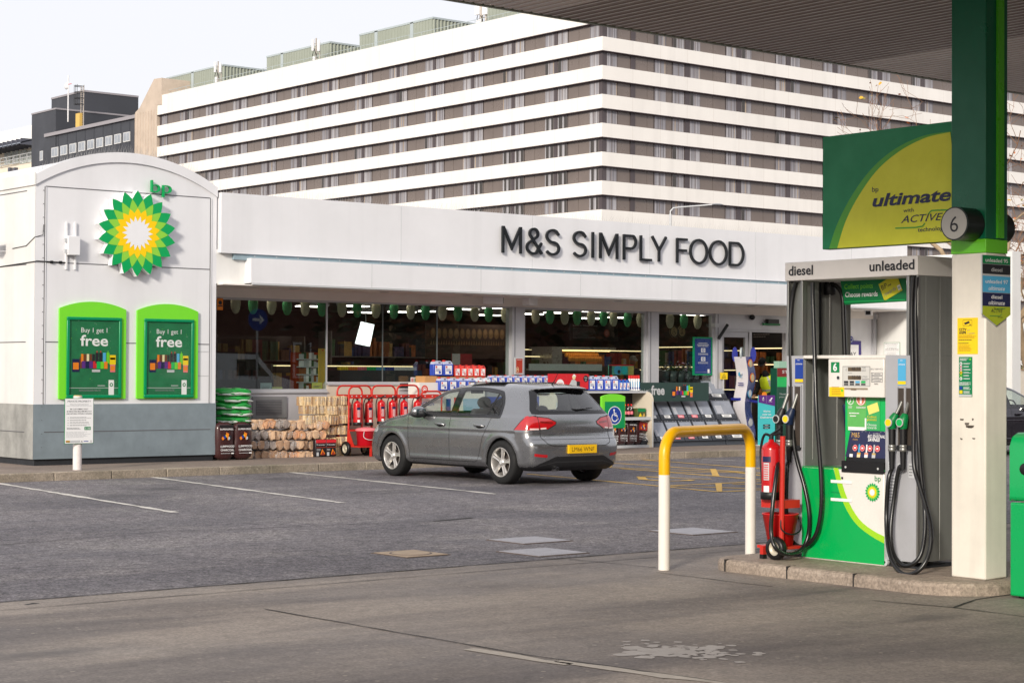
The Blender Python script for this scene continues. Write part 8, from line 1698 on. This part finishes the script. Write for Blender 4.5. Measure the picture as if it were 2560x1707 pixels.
q0, q1 = onX(1874, 812, 32.9), onX(1957, 868, 32.9); t = thing('menu_board', (32.9, (q0.y + q1.y) / 2, q1.z), 'black board with faint lettering over the snack shelves in the doorway', 'board'); b = MB(); b.box((32.9, q1.y, q1.z), (32.95, q0.y, q0.z), mat('board_black', (18, 16, 16), .5, var=.05)); b.build('board', t); a = facing_u(32.9, q0.y, q1.z); w, h = q0.y - q1.y, q0.z - q1.z; a.text('IN THE KNOW', w * .52, h * .84, h * .10, swatch('faint_print', (120, 114, 108)), 0, width=w * .7, align='c'); a.bars(w * .12, w * .62, h * .42, h * .62, 2, swatch('faint_print', (120, 114, 108)), 0, 2); a.build('print', t)
for k in range(6):
 x = 17.4 + k * 2.7; t = thing('ceiling_light', (x, 28.62, 3.08), f'added unseen light strip just inside the window head, {ORD[k]} from the left', 'ceiling light', 'added light strips by the windows'); b = MB(); b.box((x - .75, 28.5, 3.07), (x + .75, 28.74, 3.1), mat('front_fill_tube', (255, 238, 220), .5, var=0, emit=5)); b.build('tube', t)  # strips added out of sight to brighten the goods and lanterns by the windows
yC = 31.5; p0, p1 = gi(1380, 873, yC), gi(1540, 915, yC); t = thing('hot_food_cabinet', ((p0.x + p1.x) / 2, yC, .13), 'glass fronted cabinet of golden pastries behind the second window', 'food cabinet')
b = MB(); b.box((p0.x, yC + .1, .13), (p1.x, yC + .8, p1.z), mat('counter_dark', (70, 66, 64), .5)); b.box((p0.x, yC, p0.z), (p1.x, yC + .8, p0.z + .06), mat('steel_trim', (170, 166, 158), .3, metal=.6)); b.box((p0.x, yC, p1.z), (p0.x + .3, yC + .7, p0.z), mat('steel_trim', (170, 166, 158))); b.build('case', t)
b = MB(); rd = random.Random(4); x0, x1 = gi(1440, 890, yC).x, gi(1522, 890, yC).x; zt_ = gi(1480, 884, yC).z
for r in range(3):
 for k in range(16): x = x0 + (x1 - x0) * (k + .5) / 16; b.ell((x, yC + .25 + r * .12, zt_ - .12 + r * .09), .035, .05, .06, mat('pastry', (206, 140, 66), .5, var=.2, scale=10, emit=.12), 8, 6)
b.build('pastries', t); b = MB(); b.box((p0.x + .3, yC + .2, p0.z - .03), (p1.x, yC + .25, p0.z - .005), mat('warm_light', (255, 206, 130), .5, var=0, emit=4)); b.build('warm_lamp', t)
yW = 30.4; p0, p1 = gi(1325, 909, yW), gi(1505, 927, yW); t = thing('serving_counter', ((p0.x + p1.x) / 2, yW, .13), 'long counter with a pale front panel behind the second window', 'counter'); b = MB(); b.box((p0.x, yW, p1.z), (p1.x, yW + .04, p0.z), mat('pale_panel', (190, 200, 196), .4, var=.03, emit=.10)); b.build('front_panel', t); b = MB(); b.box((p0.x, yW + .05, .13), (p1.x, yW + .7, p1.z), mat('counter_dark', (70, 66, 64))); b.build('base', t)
for (q0, q1, m, n, lab) in ((1085, 1120, 'kraft', 12, 'row of brown bread pictures high behind the wide window'), ):
 yy = 31.2; z = gi(1150, 836, yy).z; x0, x1 = gi(1075, 836, yy).x, gi(1262, 836, yy).x; t = thing('picture_frieze', ((x0 + x1) / 2, yy, z - .15), lab, 'sign'); b = MB(); b.box((x0 - .1, yy, z - .5), (x1 + .2, yy + .04, z + .22), mat('frieze_brown', (74, 56, 46), .7, var=.1)); b.build('board', t); a = facing_v(x0, yy, z); w = x1 - x0
 for k in range(13): a.disc(w * (k + .5) / 13, .02, w / 31, swatch('loaf_tan', (138, 104, 70)), 0, 12, .11); a.disc(w * (k + .5) / 13, .05, w / 52, swatch('loaf_light', (160, 124, 86)), 1, 10, .05)
 for k in range(30): a.poly([(w * k / 30, -.22), (w * (k + .8) / 30, -.22), (w * (k + .5) / 30, -.12)], swatch('loaf_tan', (138, 104, 70)), 0)
 a.build('print', t)
yy = 33.4; p0, p1 = gi(1425, 808, yy), gi(1545, 852, yy); t = thing('menu_board', ((p0.x + p1.x) / 2, yy, p1.z), 'dark chalk style menu board behind the second window', 'board'); b = MB(); b.box((p0.x, yy, p1.z), (p1.x, yy + .05, p0.z), mat('board_black', (18, 16, 16))); b.build('board', t); a = facing_v(p0.x, yy, p1.z); w, h = p1.x - p0.x, p0.z - p1.z; a.text('Lunch Meal Deal', w * .06, h * .84, h * .09, LGREY, 0, width=w * .5); a.bars(w * .06, w * .55, h * .1, h * .75, 9, GREYINK, 0, 5, .3); a.disc(w * .76, h * .45, h * .24, swatch('badge_rust', (150, 80, 66)), 0); a.disc(w * .76, h * .45, h * .16, swatch('badge_pink', (190, 130, 120)), 1); a.build('print', t)
yy = 28.2
def panel(name, p0, q0, p1, q1, y, m, label, cat, th=.02):
 A, B = gi(p0, q0, y), gi(p1, q1, y); t = thing(name, ((A.x + B.x) / 2, y, B.z), label, cat); b = MB(); b.box((A.x, y, B.z), (B.x, y + th, A.z), m); b.build('board', t); return t, facing_v(A.x, y, B.z), B.x - A.x, A.z - B.z
t, a, w, h = panel('window_poster', 1733, 842, 1781, 938, 27.99, mat('frame_green', (0, 135, 85)), 'blue information poster in a green frame on the third window', 'poster'); a.rect(w * .08, h * .04, w * .92, h * .96, mat('poster_navy', (36, 58, 120), .3, var=.04), 0); a.bars(w * .2, w * .8, h * .74, h * .86, 3, LGREY, 1, 3, center=True)
for y in (.60, .37): a.rect(w * .40, h * y, w * .62, h * (y + .11), LGREY, 1); a.bars(w * .22, w * .8, h * (y - .07), h * (y - .02), 2, LGREY, 1, 5, center=True); a.ring(w * .51, h * (y + .055), .02, .032, BLUE, 2, 14)
a.rect(w * .74, h * .06, w * .84, h * .16, WPRINT, 1); a.rect(w * .1, h * .08, w * .92, h * .083, LGREY, 1); a.build('print', t)
t, a, w, h = panel('framed_notice', 1287, 893, 1309, 936, 27.9, LGREY, 'small red poster in a silver snap frame on the first wide pillar', 'notice'); a.rect(w * .14, h * .08, w * .86, h * .92, mat('notice_red', (176, 60, 44), .35, var=.08), 0); a.bars(w * .24, w * .78, h * .82, h * .88, 1, LGREY, 1, 2); a.ring(w * .3, h * .34, .02, .03, CREAMP, 1, 12); a.ring(w * .3, h * .22, .025, .035, CREAMP, 1, 12); a.build('print', t)
t, a, w, h = panel('window_poster', 1522, 911, 1584, 937, 28.15, mat('poster_mint', (90, 170, 150), .45, var=.1), 'bright turquoise and red painted panel low in the second window', 'poster'); a.poly([(w * .0, h), (w, h), (w, h * .9), (0, h * .86)], REDP, 0); a.disc(w * .35, h * .45, h * .5, SKYB, 0, 20, h * .44); a.disc(w * .62, h * .45, h * .4, TEAL, 1, 20); a.rect(w * .78, 0, w, h * .85, swatch('sand_print', (190, 176, 96)), 0); a.rect(0, 0, w * .12, h * .9, INK, 1); a.disc(w * .4, h * .3, .04, INK, 2, 12); a.build('print', t)
t, a, w, h = panel('red_banner', 1130, 884, 1180, 912, 29.4, mat('banner_maroon', (160, 44, 50), .5, var=.1), 'red and grey hump shaped display top behind the red bottles', 'display'); a.rect(0, 0, w * .4, h, LGREY, 0); a.build('print', t)
for k, (p0, q0, p1, q1, m, lab) in enumerate(((651, 957, 679, 979, mat('pale_card', (170, 190, 190), .4), 'pale card leaning inside the first window'), (681, 967, 706, 979, mat('card_pale_yellow', (206, 204, 130), .4), 'small pale yellow card on the sill of the first window'), (780, 956, 805, 976, mat('card_yellow', (224, 208, 40), .4), 'bright yellow notice in the corner of the first window'), (545, 971, 574, 979, mat('pale_card', (170, 190, 190)), 'long pale card at the left end of the sill'))):
 t, a, w, h = panel('window_card', p0, q0, p1, q1, 28.12, m, lab, 'card', .006); a.bars(w * .15, w * .85, h * .35, h * .65, 2, GREYINK, 0, k); a.build('print', t)
t, a, w, h = panel('lottery_sticker', 1027, 943, 1045, 957, 27.995, WPRINT, 'small white sticker with red and green marks low in the wide window', 'sticker', .004)
for k, m in enumerate((REDP, REDP, LGREY, GREEN, LGREY, GREEN)): a.rect(w * (.08 + .15 * k), h * .2, w * (.18 + .15 * k), h * .85, m, 0)
a.build('print', t)
t, a, w, h = panel('measuring_board', 797, 871, 816, 976, 28.4, mat('height_chart', (206, 168, 66), .5, var=.06), 'tall yellow height chart strip at the right of the first window', 'board')
for k in range(20): a.rect(w * .1, h * k / 20, w * (.3 if k % 5 else .5), h * k / 20 + .004, GREYINK, 0)
a.poly([(w * .35, h * .97), (w * .65, h * .97), (w * .5, h * .93)], REDP, 0); a.build('print', t)
t = thing('counter_rack', tuple(gi(765, 975, 28.7)), 'orange edged rack of small packets standing in the first window', 'rack'); A, B = gi(745, 880, 28.7), gi(795, 976, 28.7); b = MB(); b.box((A.x, 28.75, B.z), (B.x, 28.95, A.z), mat('rack_orange', (176, 70, 34), .5)); b.box((B.x - .03, 28.6, B.z), (B.x + .05, 28.75, A.z), mat('rack_orange', (176, 70, 34))); g = MB(); rd = random.Random(6)
for r in range(5):
 z = B.z + (A.z - B.z) * r / 5; b.box((A.x, 28.6, z), (B.x - .03, 28.75, z + .02), LGREY)
 for k in range(7): x = A.x + .02 + k * (B.x - A.x - .06) / 7; g.box((x, 28.62, z + .022), (x + .055, 28.7, z + rd.uniform(.09, .16)), [LGREY, WPRINT, PROD[4], PROD[0], LGREY][rd.randrange(5)])
b.build('frame', t); g.build('packets', t)
t = thing('till_counter', (17.3, 30, .13), 'dark till counter with screens in the first window', 'counter'); b = MB(); b.box((16.1, 29.6, .13), (18.6, 30.3, 1.45), mat('counter_black', (34, 33, 36), .5, var=.1)); b.build('base', t)
for x, w_ in ((16.6, .34), (17.35, .42), (17.95, .30)):
 q = MB(); q.box((x, 29.5, 1.62), (x + w_, 29.54, 1.95), BLACK); q.box((x + w_ * .45, 29.52, 1.45), (x + w_ * .55, 29.56, 1.65), BLACK); q.build('till_screen', t)
q = MB(); q.box((16.05, 29.35, 1.45), (18.5, 29.37, 2.2), glass_mat('counter_screen', (225, 232, 230), .8)); q.build('clear_screen', t)
A, B = gi(850, 922, 28.9), gi(1055, 958, 28.9); t = thing('magazine_counter', ((A.x + B.x) / 2, 28.9, .13), 'grey low unit with a row of bright coloured tops in the wide window', 'unit'); b = MB(); b.box((A.x, 28.9, .13), (B.x, 29.5, A.z - .02), mat('unit_slate', (62, 66, 70), .45, var=.06)); b.build('body', t); g = MB(); rd = random.Random(8)
for k in range(34): x = A.x + .05 + k * (B.x - A.x - .1) / 34; g.cyl((x, 29.0, A.z - .02), (x, 29.0, A.z + .045), .04, [YEL, ORANGE, PINK, BGREEN, SKYB, BLUE, WPRINT, WPRINT][min(7, k // 4)], 10)
g.build('tops', t)
for k in range(6):
 c = gi(1660 + k * 20.5, 957, 28.35); t = thing('flower_bucket', tuple(c), f'dark plastic flower bucket behind the third window, {ORD[k]} from the left', 'flower bucket', 'flower buckets behind the third window'); b = MB(); h = .25; b.lathe([(0, 0), (.085, 0), (.12, h), (.105, h), (.08, .02)], c, mat('bucket_slate', (66, 78, 80), .4, var=.08), 18); b.build('bucket', t)
 f = MB(); rd = random.Random(k)
 for i in range(90): p = c + Vector((rd.gauss(0, .08), rd.gauss(0, .07), h + abs(rd.gauss(0, .10)))); M = Matrix.Rotation(rd.uniform(0, 6), 3, 'Z') @ Matrix.Rotation(rd.uniform(-1.3, 1.3), 3, 'X'); s_ = rd.uniform(.02, .045); f.add([p + M @ Vector(v) * s_ for v in ((-1, 0, 0), (0, -.5, 0), (1, 0, 0), (0, .5, 0))], [(0, 1, 2, 3)], [mat('flower_leaf', (52, 84, 50), .7, var=.1), mat('flower_leaf', (52, 84, 50)), [WPRINT, DKRED, mat('flower_pink', (190, 150, 178), .6, var=0), LGREY][k % 4]][rd.choice([0, 1, 2])])
 f.build('flowers', t)
for k, px in enumerate((1685, 1705)):
 c = gi(px, 829, 28.6); t = thing('round_symbol', tuple(c), ['round window symbol of a wheelchair user, tan on dark', 'round window symbol of a walking figure, right of the wheelchair one'][k], 'sign'); b = MB(); b.cyl(c, c + Vector((0, .01, 0)), .125, mat('symbol_tan', (160, 134, 100), .6), 28); b.build('disc', t); a = facing_v(c.x, c.y, c.z); a.ring(0, 0, .10, .122, INK, 0); a.disc(.0, .055, .014, INK, 0, 10); a.line([(0, .035), (.005, -.01), (.035, -.012), (.045, -.05)] if k == 0 else [(0, .035), (0, -.01), (-.03, -.06)], .014, INK, 0); (a.ring(.0, -.03, .035, .045, INK, 0, 18, 120, 360) if k == 0 else a.line([(0, -.01), (.03, -.06)], .014, INK, 0)); a.build('print', t)
def skin_mesh(name, verts, edges, radii, m, parent, root=0, sub=2):
 me = bpy.data.meshes.new(name); me.from_pydata([tuple(v) for v in verts], edges, []); o = bpy.data.objects.new(name, me); col.objects.link(o); o.parent = parent
 sk = o.modifiers.new('skin', 'SKIN'); sk.use_smooth_shade = True
 for i, r in enumerate(radii): q = me.skin_vertices[0].data[i]; q.radius = (r, r) if not isinstance(r, tuple) else r; q.use_root = i == root
 s = o.modifiers.new('sub', 'SUBSURF'); s.levels = s.render_levels = sub
 me.materials.append(m); return o
SKIN = mat('skin', (186, 136, 112), .5, var=.04, scale=12); JKT = mat('black_jacket', (24, 24, 28), .8, var=.15, scale=8); TRS = mat('dark_trousers', (28, 28, 32), .8, var=.1); HIVIS = mat('hi_vis_yellow', (206, 224, 40), .6, var=.05, emit=.08); REFL = mat('reflective_band', (196, 200, 190), .3, metal=.3, var=.05)
def V(*a): return Vector(a)
def hand(t, w, d, side, pfx):
 """w wrist, d direction of the fingers"""
 d = d.normalized(); s = d.cross(V(0, 0, 1)).normalized() * side; n = s.cross(d) * side
 vs, es, rs = [w, w + d * .045, w + d * .085], [(0, 1), (1, 2)], [.026, (.034, .02), (.036, .018)]
 for k, L in enumerate((.075, .085, .08, .062)):
  b0 = w + d * .085 + s * (.03 - .02 * k); i = len(vs); vs += [b0, b0 + d * L * .5 - V(0, 0, .008), b0 + d * L * .85 - V(0, 0, .03)]; es += [(2, i), (i, i + 1), (i + 1, i + 2)]; rs += [.0095, .0085, .0075]
 i = len(vs); b0 = w + d * .03 + s * .03; vs += [b0, b0 + d * .035 + s * .022, b0 + d * .065 + s * .026 - V(0, 0, .01)]; es += [(1, i), (i, i + 1), (i + 1, i + 2)]; rs += [.012, .010, .0085]
 return skin_mesh('hand', vs, es, rs, SKIN, t, 1, 1)
def head(t, c, look, cap=True, capm=None):
 """c centre of the skull; look: facing direction"""
 f = look.normalized(); s = V(0, 0, 1).cross(f).normalized(); u = f.cross(s); b = MB(); vs, fs = [], []; n, k = 20, 16
 for i in range(k + 1):
  th = math.pi * i / k
  for j in range(n):
   ph = 2 * math.pi * j / n; x, y, z = math.sin(th) * math.cos(ph), math.sin(th) * math.sin(ph), math.cos(th)
   jaw = 1 - .30 * max(0, -z - .1) ** 1.2; p = f * (x * .098 * (jaw if x > 0 else 1 - .5 * max(0, -z))) + s * (y * .075 * jaw) + u * (z * .122)
   if x > .75 and abs(y) < .22 and -.35 < z < .12: p += f * .022 * (1 - abs(y) / .22) * (1 - abs(z + .18) / .32)
   if x > .6 and .05 < z < .3 and .15 < abs(y) < .6: p -= f * .010
   vs.append(c + p)
 fs = [(i * n + j, (i + 1) * n + j, (i + 1) * n + (j + 1) % n, i * n + (j + 1) % n) for i in range(k) for j in range(n)]; b.add(vs, fs, SKIN, True)
 for y in (-1, 1): b.ell(c + s * y * .078 - f * .005, .016, .010, .030, SKIN, 10, 6)
 h = b.build('head', t); e = MB()
 for y in (-1, 1): e.ell(c + f * .086 + s * y * .030 + u * .022, .010, .012, .007, INK, 10, 6); e.ell(c + f * .088 + s * y * .032 + u * .042, .008, .022, .005, mat('dark_hair', (36, 28, 24), .8), 8, 5)
 e.ell(c + f * .088 - u * .055, .008, .024, .006, mat('lips', (150, 90, 82), .5), 10, 6); e.build('face_features', h)
 q = MB(); cm_ = capm or mat('black_cap', (20, 20, 24), .8, var=.1)
 prof_ = [(math.cos(R(a)) * 1.0, math.sin(R(a)) * 1.0) for a in range(0, 91, 10)]; vs = []
 for r, z in prof_:
  for j in range(20): ph = 2 * math.pi * j / 20; vs.append(c + u * .03 + f * (.108 * r * math.cos(ph)) + s * (.085 * r * math.sin(ph)) + u * (.105 * z))
 q.add(vs, [(i * 20 + j, i * 20 + (j + 1) % 20, (i + 1) * 20 + (j + 1) % 20, (i + 1) * 20 + j) for i in range(9) for j in range(20)], cm_, True)
 if cap: pk = [c + u * .035 + f * .095 + s * (.072 * math.sin(R(a))) + f * (.085 * math.cos(R(a)) ** 1.0) - u * (.015 * math.cos(R(a))) for a in range(-90, 91, 15)]; q.prism(pk, u * .008, cm_)
 q.build('cap', h)
 return h
yP_ = 28.75; hc = gi(1906, 905, yP_); fx = hc.x; t = thing('person', (fx + .22, yP_, .13), 'person in a black cap and yellow hi-vis vest leaning forward in the shop doorway', 'person')
pel = V(fx + .38, yP_, 1.02); ch = V(fx + .22, yP_, 1.38); nk = V(fx + .10, yP_, 1.60)
sL, sR = V(fx + .20, yP_ - .19, 1.52), V(fx + .20, yP_ + .19, 1.52); eL, eR = V(fx + .18, yP_ - .30, 1.24), V(fx + .14, yP_ + .28, 1.26); wL, wR = V(fx - .08, yP_ - .20, 1.12), V(fx - .10, yP_ + .14, 1.14)
kL, kR = V(fx + .34, yP_ - .12, .60), V(fx + .42, yP_ + .13, .60); aL, aR = V(fx + .40, yP_ - .13, .22), V(fx + .46, yP_ + .14, .22); tL, tR = V(fx + .22, yP_ - .15, .165), V(fx + .28, yP_ + .16, .165)
vs = [pel, (pel + ch) / 2, ch, nk, nk + V(-.05, 0, .08), sL, eL, wL, sR, eR, wR, pel + V(0, -.10, -.04), kL, aL, tL, pel + V(0, .10, -.04), kR, aR, tR]
es = [(0, 1), (1, 2), (2, 3), (3, 4), (2, 5), (5, 6), (6, 7), (2, 8), (8, 9), (9, 10), (0, 11), (11, 12), (12, 13), (13, 14), (0, 15), (15, 16), (16, 17), (17, 18)]
rs = [(.15, .13), (.145, .13), (.16, .14), .075, .055, .085, .062, .042, .085, .062, .042, .10, .075, .055, .05, .10, .075, .055, .05]
O_ = t.location; skin_mesh('body', [v - O_ for v in vs], es, rs, JKT, t)
b = MB(); n = 20; secs = [(pel + V(0, 0, -.02), .175, .215), ((pel + ch) / 2, .17, .21), (ch, .178, .225), (V(fx + .16, yP_, 1.50), .15, .20), (V(fx + .125, yP_, 1.57), .09, .12)]; ax_ = [V(-.37, 0, .93)] * 5; vsv = []
for c, rx, ry in secs:
 zx = V(-.45, 0, .89); xx = V(.89, 0, .45)
 vsv += [c + xx * (rx * math.cos(2 * math.pi * j / n)) + V(0, 1, 0) * (ry * math.sin(2 * math.pi * j / n)) for j in range(n)]
mk = lambda i, j: REFL if (i == 1 and True) or (j in (12, 13, 17, 18)) and i > 1 else HIVIS
for i in range(4):
 for j in range(n):
  if i >= 2 and j in (4, 5, 6, 14, 15, 16) and i == 2: continue
  q = [vsv[i * n + j], vsv[i * n + (j + 1) % n], vsv[(i + 1) * n + (j + 1) % n], vsv[(i + 1) * n + j]]
  if i == 1:
   mdA, mdB = (q[0] * .55 + q[3] * .45), (q[1] * .55 + q[2] * .45); mA, mB = (q[0] * .3 + q[3] * .7), (q[1] * .3 + q[2] * .7); b.add([q[0], q[1], mdB, mdA], [(0, 1, 2, 3)], HIVIS, True); b.add([mdA, mdB, mB, mA], [(0, 1, 2, 3)], REFL, True); b.add([mA, mB, q[2], q[3]], [(0, 1, 2, 3)], HIVIS, True)
  else: b.add(q, [(0, 1, 2, 3)], REFL if i > 1 and j in (12, 18) else HIVIS, True)
b.build('hi_vis_vest', t)
head(t, V(fx - .0, yP_ - .0, hc.z - .02), V(-.75, -.35, -.55))
for w, e, sgn in ((wL, eL, 1), (wR, eR, -1)): hand(t, w - O_, (w - e) + V(-.02, 0, -.08), sgn, '')
b = MB(); b.box((fx - .32, yP_ - .35, 1.0), (fx - .02, yP_ + .3, 1.05), mat('trolley_dark', (48, 44, 44), .6, var=.1)); b.box((fx - .30, yP_ - .33, .14), (fx - .04, yP_ + .28, 1.0), mat('crate_dark', (60, 52, 48), .7, var=.2, scale=8)); tag(b.build('stock_crate', loc=(fx - .17, yP_, .14)), 'dark stacked crates the hi-vis worker leans over', 'crate')
yQ = 32.6; hc = gi(1581, 902, yQ); t = thing('person', (hc.x, yQ, .13), 'person in a pale cap standing behind the counter in the second window', 'person'); O_ = t.location; fx = hc.x; Hh = hc.z
vs = [V(fx, yQ, Hh - .78), V(fx, yQ, Hh - .55), V(fx, yQ, Hh - .34), V(fx, yQ, Hh - .18), V(fx, yQ, Hh - .10), V(fx - .19, yQ, Hh - .27), V(fx - .25, yQ - .05, Hh - .55), V(fx - .16, yQ - .25, Hh - .66), V(fx + .19, yQ, Hh - .27), V(fx + .25, yQ - .05, Hh - .55), V(fx + .16, yQ - .25, Hh - .66), V(fx - .1, yQ, Hh - .85), V(fx - .11, yQ, .62), V(fx - .11, yQ, .22), V(fx - .11, yQ - .14, .165), V(fx + .1, yQ, Hh - .85), V(fx + .11, yQ, .62), V(fx + .11, yQ, .22), V(fx + .11, yQ - .14, .165)]
skin_mesh('body', [v - O_ for v in vs], es, rs, mat('staff_shirt', (54, 60, 64), .8, var=.1), t); head(t, V(fx, yQ - .02, Hh), V(-.3, -1, -.15), True, mat('pale_cap', (150, 150, 140), .8, var=.05))
for w, e, sgn in ((vs[7], vs[6], 1), (vs[10], vs[9], -1)): hand(t, w - O_, (w - e), sgn, '')
